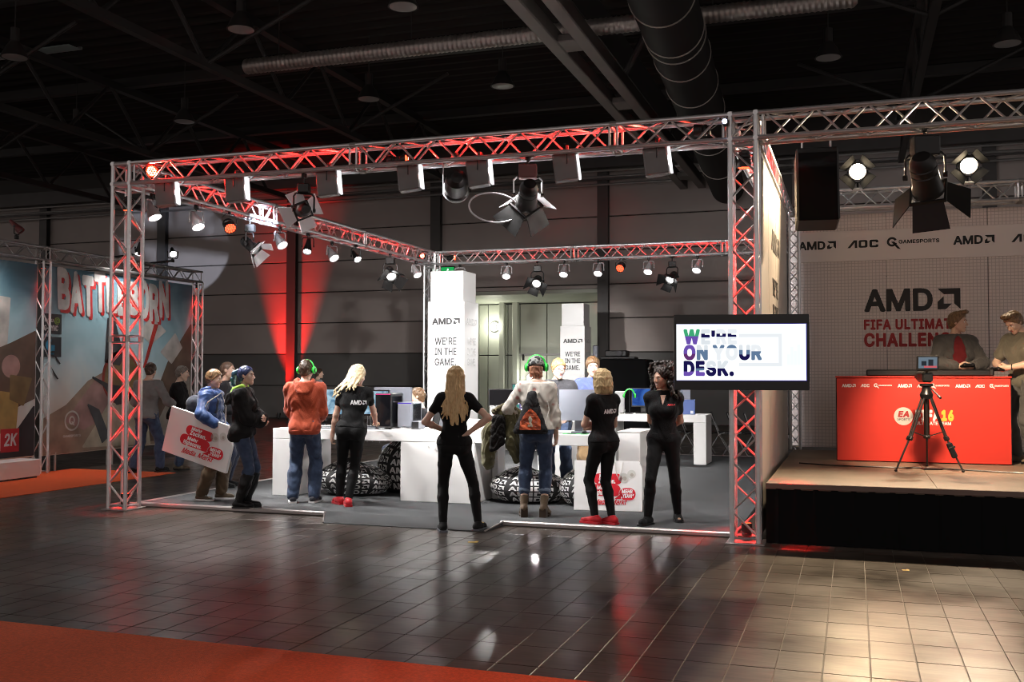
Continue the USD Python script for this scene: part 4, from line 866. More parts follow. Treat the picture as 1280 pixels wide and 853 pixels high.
# ================================================================ DESK ITEMS
DZ = PZ+.86   # counter top
DZ = .90
def monitor(loc, rz, label, w=.60, h=.36, stand=.15, back=True, scr=None, bodym='black', curve=0., standm=None, art=None):
    """local +y is the screen's back; the screen faces -y"""
    t = thing('monitor', label, 'monitor', loc, rz); zc = stand+h/2; n = 8
    def slab(y0, y1, w_, h_, z_):
        xs = np.linspace(-w_/2, w_/2, n+1); c = curve*(1-(2*xs/w_)**2)
        v = []; 
        for x, cc in zip(xs, c): v += [(x, y0+cc, z_-h_/2), (x, y1+cc, z_-h_/2), (x, y1+cc, z_+h_/2), (x, y0+cc, z_+h_/2)]
        F = [[0, 1, 2], [0, 2, 3], [4*n, 4*n+2, 4*n+1], [4*n, 4*n+3, 4*n+2]]
        for k in range(n):
            for a in range(4):
                b = (a+1) % 4; F += [[4*k+a, 4*k+4+a, 4*k+4+b], [4*k+a, 4*k+4+b, 4*k+b]]
        return MB().add(v, np.array(F)[:, ::-1])
    obj('case', slab(-.012, .03, w, h, zc), M[bodym], t)
    if scr: obj('screen', slab(-.0145, -.0125, w-.03, h-.035, zc+.004), M[scr], t)
    if art: art(t, w, h, zc)
    obj('rear_housing', MB().box((0, .045+curve, zc), (w*.45, .04, h*.5), bev=.015), M[bodym], t)
    obj('stand', MB().box((0, .075+curve, (zc)/2), (.10, .03, zc), bev=.008).box((0, .02+curve, .008), (.28, .20, .016), bev=.006), M[standm or bodym], t)
    return t
M['scr_blue'] = None
def scr_mat(nm, c1, c2, s, st=1.): 
    n = {'tc': ('texture_coordinate', {}), 'no': ('noise_texture', {'scale': s, 'detail': 5., 'distortion': 1.2}), 'rr': ('rgb_ramp', {'ramp': [(.35, c1), (.65, c2)]}), 'e': ('emission', {'strength': st})}
    return usdkit.material(stage, '/World/Looks/'+nm, n, [('tc.object', 'no.vector'), ('no.fac', 'rr.fac'), ('rr.color', 'e.color')], surface='e.emission')
M['scr_ice'] = scr_mat('screen_ice', (.05, .16, .28), (.42, .62, .75), 9., 1.); M['scr_win'] = scr_mat('screen_window', (.015, .05, .25), (.06, .18, .55), 3., 1.); M['scr_teal'] = scr_mat('screen_teal', (.03, .16, .15), (.10, .32, .28), 6., 1.); M['scr_white'] = glow('screen_page', (.85, .92, 1.), 1.1)
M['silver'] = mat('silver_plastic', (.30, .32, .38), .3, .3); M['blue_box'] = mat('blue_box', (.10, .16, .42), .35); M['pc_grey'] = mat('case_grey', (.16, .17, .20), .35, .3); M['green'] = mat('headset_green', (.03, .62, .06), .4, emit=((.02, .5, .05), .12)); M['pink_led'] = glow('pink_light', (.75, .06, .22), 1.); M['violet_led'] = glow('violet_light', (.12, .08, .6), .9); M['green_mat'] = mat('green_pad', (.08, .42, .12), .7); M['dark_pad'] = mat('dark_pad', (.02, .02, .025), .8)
def winlogo(t, w, h, zc):
    m = MB()
    for i in (0, 1):
        for k in (0, 1): m.box((w*.12+i*.045, -.017, zc+.01+k*.04), (.038, .002, .034))
    obj('window_mark', m, M['scr_white'], t)
monitor((1.80, 1.95, DZ), 4, 'curved gaming monitor with an icy picture beside the orange hooded visitor', .52, .36, .15, scr='scr_ice', curve=.03)
monitor((2.20, 2.15, DZ), 10, 'gaming monitor with an icy picture half hidden by the leaning blonde hostess', .44, .34, .15, scr='scr_ice', curve=.02)
def pc(loc, rz, label, w, d, h, m, top=None, side=None):
    t = thing('desktop_computer', label, 'computer', loc, rz)
    obj('case', MB().box((0, d/2, h/2+.01), (w, d, h-.02), bev=.008), M[m], t)
    obj('front_panel', MB().box((0, -.006, h/2+.01), (w*.92, .014, h-.05), bev=.005), M['screen_off'] if m == 'black' else M[m], t)
    obj('side_window', MB().box((w/2+.002, d/2, h/2+.02), (.006, d*.8, h*.75)), M['screen_off'], t)
    for s in (-1, 1):
        obj('foot', MB().box((s*w*.35, .05, .005), (.03, .04, .012)).box((s*w*.35, d-.05, .005), (.03, .04, .012)), M['black'], t)
    if top: obj('light_strip', MB().box((0, .0, h-.022), (w*.9, .02, .035)), M[top], t)
    return t
pc((2.565, 1.70, DZ), 6, 'tall glossy black computer tower with a pink strip on the front counter', .215, .46, .455, 'black', 'pink_led')
pc((2.79, 1.86, DZ), 6, 'grey computer tower with a violet rim beside the tall black one', .20, .40, .34, 'pc_grey', 'violet_led')
t = thing('small_computer', 'small grey mini computer at the end of the front counter row', 'computer', (2.945, 1.95, DZ)); obj('case', MB().box((0, 0, .055), (.10, .2, .10), bev=.01), M['pc_grey'], t); obj('front_panel', MB().box((0, -.102, .055), (.085, .006, .08)), M['black'], t)
t = thing('paper_stack', 'white papers lying under the grey computer tower', 'papers', (2.80, 1.74, DZ)); obj('sheet', MB().box((0, 0, .004), (.22, .16, .008), rotz(8)), M['white'], t); obj('sheet', MB().box((.01, .01, .010), (.21, .15, .004), rotz(15)), M['white'], t)
monitor((2.42, 2.30, DZ), 186, 'grey monitor back showing over the black computer tower', .52, .34, .19, scr='scr_teal', bodym='pc_grey')
def keyboard(loc, rz, label, m='black', w=.42):
    t = thing('keyboard', label, 'keyboard', loc, rz); obj('base', MB().box((0, 0, .01), (w, .14, .018), bev=.005), M[m], t); k_ = MB()
    for r in range(5):
        for c in range(14): k_.box((-w/2+.025+c*(w-.05)/13, -.05+r*.025, .022), (.022, .019, .008))
    tag(obj('keys', k_, M[m], t, smooth=False), kind='stuff'); return t
M['kb_grey'] = mat('keyboard_grey', (.10, .11, .12), .5)
keyboard((1.76, 1.66, DZ), 4, 'dark keyboard in front of the icy curved monitor', 'kb_grey'); keyboard((2.25, 1.72, DZ), 8, 'dark keyboard in front of the leaning blonde hostess', 'kb_grey')
keyboard((4.86, 1.72, DZ), 10, 'white keyboard on the slab behind the capped visitor', 'white', .34)
monitor((5.10, 1.80, DZ), 12, 'large silver monitor seen from behind on a black stand before two players', .46, .37, .15, scr=None, bodym='silver', standm='pc_grey')
M['sil_line'] = mat('silver_line', (.6, .6, .64), .3, .5)
t = thing('mouse_pad', 'green and black mouse pad on the white slab edge', 'mouse pad', (5.12, 1.60, DZ)); obj('pad', MB().box((0, 0, .002), (.30, .16, .004), rotz(8)), M['green_mat'], t); obj('print', MB().box((-.05, 0, .0045), (.10, .13, .001), rotz(8)).box((.09, .02, .0045), (.06, .1, .001), rotz(8)), M['dark_pad'], t)
t = thing('mouse', 'black computer mouse on the green pad', 'mouse', (5.22, 1.62, DZ+.005)); obj('shell', MB().sphere((0, 0, .015), (.032, .055, .020), 2), M['black'], t); obj('wheel', MB().tube((-.004, .03, .034), (.004, .03, .034), .007, n=10), M['pc_grey'], t)
# things on the middle counter
M['pink_box'] = mat('pink_box', (.62, .48, .50), .5); M['tower_dark'] = mat('dark_violet', (.035, .03, .09), .4)
monitor((3.18, 4.52, DZ), 14, 'dark laptop sized screen beside the long haired hostess', .42, .26, .22, scr='screen_off'); monitor((3.62, 4.62, DZ), 12, 'monitor with a white page and a teal window on the middle counter', .62, .40, .16, scr='scr_teal', art=lambda t, w, h, zc: obj('page', MB().box((-.08, -.0165, zc+.02), (.36, .002, .26)), M['scr_white'], t))
lt = thing('laptop', 'open black laptop on the middle counter right of the long haired hostess', 'laptop', (3.30, 4.12, DZ), 20); obj('base', MB().box((0, 0, .01), (.34, .24, .018), bev=.006), M['pc_grey'], lt); obj('lid', MB().box((0, .15, .13), (.34, .012, .23), rotx(-18), bev=.005), M['black'], lt)
t = thing('product_box', 'pale pink product box with a printed figure on the middle counter', 'box', (3.80, 4.2, DZ), 15); obj('carton', MB().box((0, 0, .14), (.17, .12, .28), bev=.004), M['pink_box'], t); obj('print', MB().prism(blob([(-.05, -.08), (.04, -.09), (.05, .06), (0, .1), (-.04, .05)]), .001, basis((1, 0, 0), (0, 0, 1)), (0, -.061, .14)), mat('box_print', (.35, .2, .25), .5), t)
t = thing('display_tower', 'slim dark violet display tower with white icons on the middle counter', 'display', (3.66, 4.02, DZ), 12); obj('body', MB().box((0, 0, .21), (.075, .09, .42), bev=.006), M['tower_dark'], t); ic = MB()
for k in range(6): ic.prism(sg.Polygon([(-.018, -.015), (.018, -.015), (.012, .018), (-.008, .012)]), .001, basis((1, 0, 0), (0, 0, 1)), (0, -.0465, .06+k*.062))
obj('icon', ic, M['white_print'], t)
for k, (x, y) in enumerate(((3.42, 4.22), (3.55, 4.15))):
    t = thing('paper_stack', ('white open booklet on the middle counter', 'loose white leaflet beside the laptop')[k], 'papers', (x, y, DZ), 12*k); obj('sheet', MB().box((0, 0, .003), (.2, .14, .006)), M['white'], t); obj('cover', MB().box((.1, .0, .03), (.18, .13, .004), roty(-28)), M['white'], t)
# far right counter
monitor((4.62, 8.1, DZ), 12, 'monitor with a blue desktop picture on the far right counter', .42, .34, .12, scr='scr_win', art=winlogo)
pc((4.25, 7.82, DZ), 10, 'white computer tower on the far right counter', .17, .42, .40, 'grey_paint')
monitor((5.20, 8.2, DZ), 190, 'silver backed monitor on the far right counter behind the curly haired hostess', .50, .36, .14, bodym='silver')
t = thing('product_box', 'small blue box at the end of the far right counter', 'box', (5.44, 8.0, DZ), 8); obj('carton', MB().box((0, 0, .125), (.25, .2, .25), bev=.005), M['blue_box'], t); obj('lid', MB().box((0, 0, .252), (.256, .206, .012), bev=.004), M['blue_box'], t); obj('label', MB().box((.07, -.102, .04), (.05, .002, .05)), M['white_print'], t)
# ---- headsets
def headset_parts(t, c, R, rx=.088, rz=.105, cup=.042, mic=False):
    """band over the head, two cups with cushions; c head centre, R head rotation"""
    a = np.linspace(-.25, math.pi+.25, 22); pts = np.array([R@np.array([rx*math.cos(x), 0, rz*math.sin(x)])+c for x in a])
    obj('headband', MB().path(pts, .0125, 8), M['green'], t)
    for s in (-1, 1):
        p = c+R@np.array([s*(rx+.008), .005, -.015]); Rr = R@np.array([[0, 0, s*1.], [0, 1., 0], [-s*1., 0, 0]])
        e = obj('ear_cup', MB().lathe([(0, .026), (cup*.5, .026), (cup*.55, .020), (cup*.78, .020), (cup*.95, .012), (cup, 0), (cup*.9, -.012), (0, -.012)], 20, Rr, p), M['green'], t)
        obj('cushion', MB().lathe([(0, -.026), (cup*.85, -.026), (cup*.98, -.018), (cup*.9, -.010), (0, -.010)], 18, Rr, p), M['black'], e)
        obj('cup_inlay', MB().lathe([(cup*.52, .0265), (cup*.74, .0235), (cup*.76, .0195), (cup*.5, .0195)], 20, Rr, p), M['black'], e)
t = thing('headset', 'green headset hanging beside the blue desktop monitor', 'headset', (4.42, 7.86, DZ)); obj('stand', MB().tube((0, 0, 0), (0, 0, .43), .012, n=8).box((0, 0, .008), (.14, .14, .016), bev=.004), M['black'], t); headset_parts(t, np.array([0, 0, .335]), rotz(12))
t = thing('headset', 'green headset lying before the teal monitor on the middle counter', 'headset', (3.86, 4.5, DZ)); obj('stand', MB().tube((0, 0, 0), (0, 0, .30), .012, n=8).box((0, 0, .008), (.14, .14, .016), bev=.004), M['black'], t); headset_parts(t, np.array([0, 0, .24]), rotz(12))
# ---- bean bags with repeated word marks
M['bean'] = mat('bean_cloth', (.012, .011, .0115), .7, bump=(25, .3)); M['bean_print'] = mat('bean_print', (.62, .61, .60), .6)
def bean_bag(loc, rz, label, w, d, h, seed, lean=.0, tip=True):
    """slumped sack; lettering rows lie on its cloth"""
    t = thing('bean_bag', label, 'bean bag', loc, rz); n, m = 56, 30
    def S(u, v):   # u angle, v 0 (floor) .. 1 (top)
        u, v = np.asarray(u, float), np.asarray(v, float); k = np.power(np.clip(np.sin(np.pi*(.17+.83*v)), 0, 1), .62)
        x = w/2*k*np.sign(np.cos(u))*np.abs(np.cos(u))**.75; y = d/2*k*np.sign(np.sin(u))*np.abs(np.sin(u))**.75
        z = h*(v**.92)*(1-.14*(np.cos(u-lean)))
        wob = .018*np.sin(3*u+seed)*np.sin(5*v+seed)+.010*np.sin(7*u+2*seed+4*v)
        if tip: z = z+.10*h*np.exp(-((x-.25*w)/(.22*w))**2)*v
        z = z+.05*h*np.sin(6*u+seed)*v*(1-v)
        return np.stack([x*(1+wob), y*(1+wob), z], -1)
    U, V_ = np.meshgrid(np.linspace(0, 2*np.pi, n, endpoint=False), np.linspace(0, 1, m), indexing='ij'); P = S(U, V_).reshape(-1, 3); F = []
    for i in range(n):
        for j in range(m-1):
            a, b = i*m+j, ((i+1) % n)*m+j; F += [[a, b, b+1], [a, b+1, a+1]]
    c0 = len(P); P = np.vstack([P, [[0, 0, .002]]]); F += [[((i+1) % n)*m, i*m, c0] for i in range(n)]
    obj('sack', MB().add(P, F), M['bean'], t, smooth=70)
    seam = MB()
    for u0 in (np.pi*1.16, np.pi*1.5, np.pi*1.84): seam.path(S(np.full(24, u0), np.linspace(.03, .98, 24))+[0, -.001, .001], .006, 6)
    obj('seam', seam, M['bean'], t)
    let = MB()
    tm = trimesh.util.concatenate([trimesh.Trimesh(text2('AMD').vertices, text2('AMD').faces)]); b = tm.bounds
    full = MB(); put_amd(full, (0, 0, 0), (1, 0, 0), (0, 1, 0), 1.0, None, .01); fv, ff = full.mesh(); tri = trimesh.Trimesh(fv, ff, process=False); keep = tri.triangles_center[:, 2] > .0095; tri = trimesh.Trimesh(fv, ff[keep], process=True)
    v_, f_ = trimesh.remesh.subdivide_to_size(tri.vertices, tri.faces, .35); Lw = v_[:, 0].max()
    for col in range(9):
        for row in range(6):
            u0 = np.pi*(1.0+.02)+col*np.pi*.345/1.0-(np.pi*.86 if False else np.pi*.34); v0 = .07+row*.152; hh_ = .105; du = .30*np.pi
            uu = u0+v_[:, 0]/Lw*du; vv = v0+v_[:, 1]*hh_
            if (uu.min() < np.pi*.92) or (uu.max() > np.pi*2.1): continue
            p = S(uu, vv); e = 1e-3; nn = np.cross(S(uu+e, vv)-p, S(uu, vv+e)-p); nn /= np.linalg.norm(nn, axis=1, keepdims=True)+1e-9
            let.add(p+nn*.004, f_)
    obj('lettering', let, M['bean_print'], t, smooth=False); return t
bean_bag((2.06, 1.93, PZ), 10, 'black bean bag printed all over under the left of the front counter', .95, .72, .42, 1.)
bean_bag((2.56, 2.44, PZ), 20, 'black printed bean bag further back under the front counter by the seated player', .80, .62, .66, 3.)
bean_bag((4.44, 1.98, PZ), 14, 'black printed bean bag between the boots of the capped visitor', .98, .80, .40, 5.)
bean_bag((5.19, 1.88, PZ), 10, 'black printed bean bag beside the white shopping bag', .66, .66, .42, 8.)
# ---- big shopping bags
M['bag_white'] = mat('bag_white', (.80, .79, .78), .4); M['bag_red'] = mat('bag_red', (.68, .014, .03), .4); M['bag_grey'] = mat('bag_grey', (.42, .38, .33), .4); M['cord'] = mat('cord_white', (.62, .58, .54), .7)
def shopping_bag(loc, R, label, w=.86, h=.54, dep=.11, chamfer=.16):
    """flat carrier bag, front faces local -y; origin bottom left of the front"""
    t = thing('shopping_bag', label, 'shopping bag', loc)
    R = np.asarray(R); out = sg.Polygon([(0, 0), (w, 0), (w, h-chamfer*1.3), (w-chamfer*.7, h), (0, h)])
    B = R@basis((1, 0, 0), (0, 0, 1))
    obj('body', MB().prism(out, dep, B, R@np.array([0, dep, 0])), M['bag_white'], t, smooth=False)
    obj('bottom_fold', MB().prism(sg.box(0.004, 0.004, w-.004, .035), .002, B, R@np.array([0, -.001, 0])), M['bag_white'], t)
    f = lambda p, k: (B, R@np.array([p[0], -.001-.0012*k, p[1]]))
    red = MB()
    def pill(x, z, ww, hh_, k=1): red.prism(rounded(ww, hh_, hh_*.48), .001, *f((x, z), k))
    pill(w*.50, h*.635, w*.42, h*.215); pill(w*.46, h*.41, w*.46, h*.235); pill(w*.79, h*.34, w*.235, h*.24, 2)
    red.prism(sg.Polygon([(0, 0), (w*.10, h*.11), (w*.12, 0)]), .001, *f((w*.60, h*.24), 2))
    obj('bubble', red, M['bag_red'], t)
    obj('bubble_rim', MB().prism(rounded(w*.26, h*.28, h*.13)-rounded(w*.243, h*.25, h*.12), .001, *f((w*.79, h*.34), 1)), M['bag_white'], t)
    wt = MB(); r_, u_ = R@np.array([1, 0, 0]), R@np.array([0, 0, 1])
    def wd(s, x, z, hh_, ww, k=3): put_text(wt, s, R@np.array([x, -.001-.0012*k, z]), r_, u_, hh_, ww, .001, skew=.1, bold=5)
    wd('Mehr', w*.37, h*.655, h*.07, w*.16); wd('Zocken.', w*.36, h*.55, h*.085, w*.25); wd('Mehr', w*.34, h*.425, h*.07, w*.16); wd('Highscores.', w*.29, h*.32, h*.085, w*.28)
    wd('MEHR', w*.705, h*.36, h*.07, w*.155, 4); wd('„YEAH!“', w*.695, h*.27, h*.07, w*.18, 4); obj('bubble_words', wt, M['white_print'], t)
    nm = MB(); put_text(nm, 'Media', R@np.array([w*.30, -.004, h*.13]), r_, u_, h*.10, w*.20, .001, bold=2, skew=.35); put_text(nm, 'Markt', R@np.array([w*.545, -.004, h*.13]), r_, u_, h*.10, w*.22, .001, bold=2, skew=.35)
    nm.prism(sg.Polygon([(0, 0), (w*.24, h*.012), (w*.24, h*.02), (0, h*.012)]), .001, *f((w*.29, h*.115), 3)); obj('shop_name', nm, M['bag_red'], t)
    ey = MB()
    for x, z, r in ((w*.73, h*.66, h*.10), (w*.845, h*.74, h*.085)): ey.prism(sg.Point(0, 0).buffer(r, quad_segs=8), .001, *f((x, z), 1))
    obj('knob_print', ey, mat('bag_knob', (.62, .62, .58), .4) if 'bag_knob' not in M else M['bag_knob'], t)
    pu = MB()
    for x, z, r in ((w*.745, h*.65, h*.042), (w*.85, h*.725, h*.034)): pu.prism(sg.Point(0, 0).buffer(r, quad_segs=6), .001, *f((x, z), 3))
    obj('knob_centre', pu, M['bag_grey'], t)
    pts = [R@np.array([w*.62+.02*k, -.006, h]) for k in range(2)]
    obj('carry_cord', MB().path([R@np.array([w*.60, -.006, h*.97]), R@np.array([w*.63, -.02, h*.72]), R@np.array([w*.66, -.008, h*.62]), R@np.array([w*.70, -.02, h*.80]), R@np.array([w*.72, -.006, h*.97])] if chamfer < .12 else [R@np.array([w*.45, -.006, h*.98]), R@np.array([w*.52, -.01, h*1.35]), R@np.array([w*.66, .03, h*1.62]), R@np.array([w*.74, .07, h*1.35]), R@np.array([w*.80, .06, h*.98])], .006, 6), M['cord'], t)
    return t
M['bag_knob'] = mat('bag_knob', (.62, .62, .58), .4)
shopping_bag((5.16, 1.36, PZ+.002), rotz(8)@rotx(-8), 'white printed shopping bag standing on the carpet by the red shoes', .78, .57, .10, .06)
# ---- folding chairs
M['chair_tube'] = mat('chair_tube', (.45, .45, .46), .3, .7); M['chair_black'] = mat('chair_black', (.006, .006, .0065), .5)
def folding_chair(loc, rz, label, grp):
    t = thing('folding_chair', label, 'chair', loc, rz, grp)
    for s in (-.21, .21):
        obj('front_leg', MB().path([(s, -.22, 0), (s, .02, .42), (s, .17, .83)], .011, 7), M['chair_tube'], t); obj('rear_leg', MB().path([(s*.93, .26, 0), (s*.93, .02, .40), (s*.93, -.10, .45)], .011, 7), M['chair_tube'], t)
    obj('stretcher', MB().tube((-.2, -.15, .13), (.2, -.15, .13), .009, n=6).tube((-.19, .2, .1), (.19, .2, .1), .009, n=6), M['chair_tube'], t)
    obj('seat', MB().box((0, -.02, .445), (.40, .40, .035), rotx(3), bev=.012), M['chair_black'], t); obj('backrest', MB().box((0, .15, .75), (.44, .03, .22), rotx(-18), bev=.012), M['chair_black'], t); return t
ch0 = folding_chair((4.35, 10.6, 0), 95, 'black folding chair with steel legs in the row behind the far right counter', 'folding chairs behind the far right counter')
for k in range(1, 9): copy_of(ch0, 'black folding chair with steel legs in the row behind the far right counter', (4.35+.33*k, 10.6+.04*(k % 3), 0), 95-3*(k % 2))
for k in range(7): copy_of(ch0, 'black folding chair standing in the dark beyond the orange hooded visitor', (-4.6+.42*k, 11.6+.25*(k % 2), 0), 12+14*(k % 3), 'dark chairs beyond the orange hooded visitor')
t = thing('equipment_case', 'big black covered equipment box standing before the hall wall', 'case', (3.24, 12.9, 0), 0)
obj('cover', MB().box((0, 0, .98), (1.16, .9, 1.94), bev=.03), M['black_cloth'], t); obj('base', MB().box((0, 0, .03), (1.1, .85, .05)), M['black'], t)
t = thing('projector', 'dark projector and cable tray on top of the big black box', 'projector', (3.0, 12.7, 1.95)); obj('body', MB().box((.1, 0, .13), (.5, .35, .14), bev=.02), M['black_paint'], t); obj('lens', MB().tube((.2, -.17, .13), (.2, -.26, .13), .06, n=16), M['lens_dark'], t); obj('tray', MB().box((.15, 0, .03), (.8, .4, .05), bev=.01), M['black_paint'], t); obj('upright', MB().box((-.38, -.1, .16), (.12, .12, .32), bev=.02), M['pc_grey'], t)
# gaming chair of the seated player
M['chair_grey'] = mat('gaming_chair_grey', (.16, .17, .19), .6)
gc = thing('gaming_chair', 'dark gaming chair with a grey high back behind the front counter', 'chair', (2.36, 3.26, PZ), 108)
obj('base_star', MB().path([(-.28, 0, .06), (0, 0, .09), (.28, 0, .06)], .02, 8).path([(0, -.28, .06), (0, 0, .09), (0, .28, .06)], .02, 8), M['black'], gc); obj('column', MB().tube((0, 0, .08), (0, 0, .40), .03, n=12), M['chrome'], gc)
obj('seat', MB().box((0, .02, .44), (.50, .50, .10), bev=.04), M['chair_black'], gc); obj('backrest', MB().box((0, -.30, .83), (.48, .10, .74), rotx(12), bev=.045), M['chair_grey'], gc)
for s in (-1, 1): obj('armrest', MB().box((s*.30, .0, .64), (.07, .26, .03), bev=.012).tube((s*.29, -.02, .44), (s*.29, -.02, .63), .018, n=8), M['black'], gc)
for s in (-1, 1): obj('bolster', MB().box((s*.21, -.27, .86), (.07, .13, .6), rotx(12), bev=.03), M['chair_black'], gc)
# ================================================================ PEOPLE
def surfnets(V, o, h):
    """mesh of the zero surface of the grid V (negative inside)"""
    ins = V < 0; nx, ny, nz = V.shape
    c = np.zeros((nx-1, ny-1, nz-1), np.uint8)
    for dx in (0, 1):
        for dy in (0, 1):
            for dz in (0, 1): c += ins[dx:nx-1+dx, dy:ny-1+dy, dz:nz-1+dz]
    act = np.argwhere((c > 0) & (c < 8))
    if not len(act): return np.zeros((0, 3)), np.zeros((0, 3), int)
    offs = np.array([[a, b, d] for a in (0, 1) for b in (0, 1) for d in (0, 1)])
    vals = np.stack([V[act[:, 0]+q[0], act[:, 1]+q[1], act[:, 2]+q[2]] for q in offs], 1)
    acc = np.zeros((len(act), 3)); cnt = np.zeros(len(act))
    for i in range(8):
        for j in range(i+1, 8):
            if np.abs(offs[i]-offs[j]).sum() != 1: continue
            a, b = vals[:, i], vals[:, j]; m = (a < 0) != (b < 0); t = np.where(m, a/np.where(m, a-b, 1), 0)
            acc += np.where(m[:, None], offs[i]+t[:, None]*(offs[j]-offs[i]), 0); cnt += m
    P = np.asarray(o)+(act+acc/cnt[:, None])*h
    idx = np.full(c.shape, -1, np.int32); idx[tuple(act.T)] = np.arange(len(act)); F = []
    for ax in range(3):
        b, d = (ax+1) % 3, (ax+2) % 3; sl0, sl1 = [slice(None)]*3, [slice(None)]*3; sl0[ax], sl1[ax] = slice(0, -1), slice(1, None)
        A, B = ins[tuple(sl0)], ins[tuple(sl1)]; e = np.argwhere(A != B); e = e[(e[:, b] > 0) & (e[:, d] > 0) & (e[:, b] < V.shape[b]-1) & (e[:, d] < V.shape[d]-1)]
        fl = A[tuple(e.T)]; q = []
        for sb, sd in ((0, 0), (1, 0), (1, 1), (0, 1)):
            k = e.copy(); k[:, b] -= sb; k[:, d] -= sd; q.append(idx[tuple(k.T)])
        q = np.stack(q, 1); q[~fl] = q[~fl][:, ::-1]; F += [q[:, [0, 2, 1]], q[:, [0, 3, 2]]]
    F = np.vstack(F)[:, ::-1]
    return P, F
class SDF:
    """smooth union of tapered bones and ellipsoids, then cuts"""
    def __init__(s): s.p, s.cuts = [], []
    def bone(s, a, b, ra, rb=None, k=.02): s.p.append(('b', np.asarray(a, float), np.asarray(b, float), ra, ra if rb is None else rb, k)); return s
    def ell(s, c, r, R=None, k=.02, sub=False): s.p.append(('s' if sub else 'e', np.asarray(c, float), np.asarray(r, float), np.eye(3) if R is None else np.asarray(R), None, k)); return s
    def cut(s, p, n): s.cuts.append((np.asarray(p, float), nrm(n))); return s     # keeps the side n points away from
    def bounds(s):
        lo, hi = np.full(3, 9e9), np.full(3, -9e9)
        for q in s.p:
            if q[0] == 'b':
                r = max(q[3], q[4]); lo = np.minimum(lo, np.minimum(q[1], q[2])-r); hi = np.maximum(hi, np.maximum(q[1], q[2])+r)
            elif q[0] == 'e': r = q[2].max(); lo = np.minimum(lo, q[1]-r); hi = np.maximum(hi, q[1]+r)
        return lo, hi
    def mesh(s, h, wr=0., wf=1., seed=0, fold=None):
        lo, hi = s.bounds(); lo = lo-3*h-.012; hi = hi+3*h+.012; n = np.ceil((hi-lo)/h).astype(int)+1
        V = np.full(n, .5, np.float32); ax = [lo[i]+h*np.arange(n[i]) for i in range(3)]
        for q in s.p:
            k = q[5]; m = k+3*h
            if q[0] == 'b': r = max(q[3], q[4])+m; a, b = np.minimum(q[1], q[2])-r, np.maximum(q[1], q[2])+r
            else: r = q[2].max()+m; a, b = q[1]-r, q[1]+r
            i0 = np.clip(np.floor((a-lo)/h).astype(int), 0, n); i1 = np.clip(np.ceil((b-lo)/h).astype(int)+1, 0, n)
            if (i1 <= i0).any(): continue
            X = np.stack(np.meshgrid(*[ax[i][i0[i]:i1[i]] for i in range(3)], indexing='ij'), -1).astype(np.float32)
            if q[0] == 'b':
                d = (q[2]-q[1]).astype(np.float32); L2 = max(float(d@d), 1e-9); Y = X-q[1].astype(np.float32); t = np.clip((Y@d)/L2, 0, 1)
                D = np.sqrt(((Y-t[..., None]*d)**2).sum(-1))-(q[3]+(q[4]-q[3])*t)
            else:
                Y = ((X-q[1].astype(np.float32))@q[3].astype(np.float32))/q[2].astype(np.float32); l = np.sqrt((Y**2).sum(-1)); g = np.sqrt(((Y/q[2].astype(np.float32))**2).sum(-1))
                D = l*(l-1)/np.maximum(g, 1e-6)
            S = V[i0[0]:i1[0], i0[1]:i1[1], i0[2]:i1[2]]
            if q[0] == 's':
                e = np.maximum(k-np.abs(S+D), 0)/k; V[i0[0]:i1[0], i0[1]:i1[1], i0[2]:i1[2]] = np.maximum(S, -D)+e*e*k*.25
            else:
                e = np.maximum(k-np.abs(S-D), 0)/k; V[i0[0]:i1[0], i0[1]:i1[1], i0[2]:i1[2]] = np.minimum(S, D)-e*e*k*.25
        if wr or s.cuts:
            X = np.stack(np.meshgrid(*ax, indexing='ij'), -1).astype(np.float32)
            if wr:
                f = np.float32(wf); x, y, z = X[..., 0]*f, X[..., 1]*f, X[..., 2]*f; u = x+.35*np.sin(z*17+seed)*.2; w = z+.10*np.sin(x*21+seed*2)+.09*np.sin(y*19+seed)
                V += np.float32(wr)*(np.sin(w*62+seed)*.45+np.sin(w*31+y*24+seed*3)*.6+np.sin(u*40+z*18+seed)*.4)
            for p, nn in s.cuts: V = np.maximum(V, ((X-p.astype(np.float32))@nn.astype(np.float32)))
        return surfnets(V, lo, h)

def ik(a, t, l1, l2, pole):
    a, t = np.asarray(a, float), np.asarray(t, float); d = t-a; L = np.linalg.norm(d); L_ = min(L, (l1+l2)*.998); d = d/max(L, 1e-9)
    x = (l1*l1-l2*l2+L_*L_)/(2*L_); hgt = math.sqrt(max(l1*l1-x*x, 0)); p = np.asarray(pole, float); p = nrm(p-d*(p@d))
    return a+d*x+p*hgt, a+d*L_
SKIN = {}
def skin(nm, c):
    if nm not in SKIN:
        SKIN[nm] = usdkit.material(stage, '/World/Looks/skin_'+nm, {'p': ('principled_bsdf', {'base_color': c, 'roughness': .5, 'subsurface_weight': .12, 'subsurface_radius': (1., .35, .2), 'subsurface_scale': .01}), 'tc': ('texture_coordinate', {}), 'n': ('noise_texture', {'scale': 30.}), 'b': ('bump', {'strength': .08, 'distance': .004})}, [('tc.object', 'n.vector'), ('n.fac', 'b.height'), ('b.normal', 'p.normal')], surface='p.BSDF')
    return SKIN[nm]
def cloth(nm, c, alt=None, sc=8., bump=(120, .35), rough=.85):
    k = 'cl_'+nm
    if k not in M: M[k] = mat('cloth_'+nm, c, rough, spec=.25, noise=(sc, .25), bump=bump, sheen=.15 if max(c) > .03 else 0., alt=alt)
    return M[k]
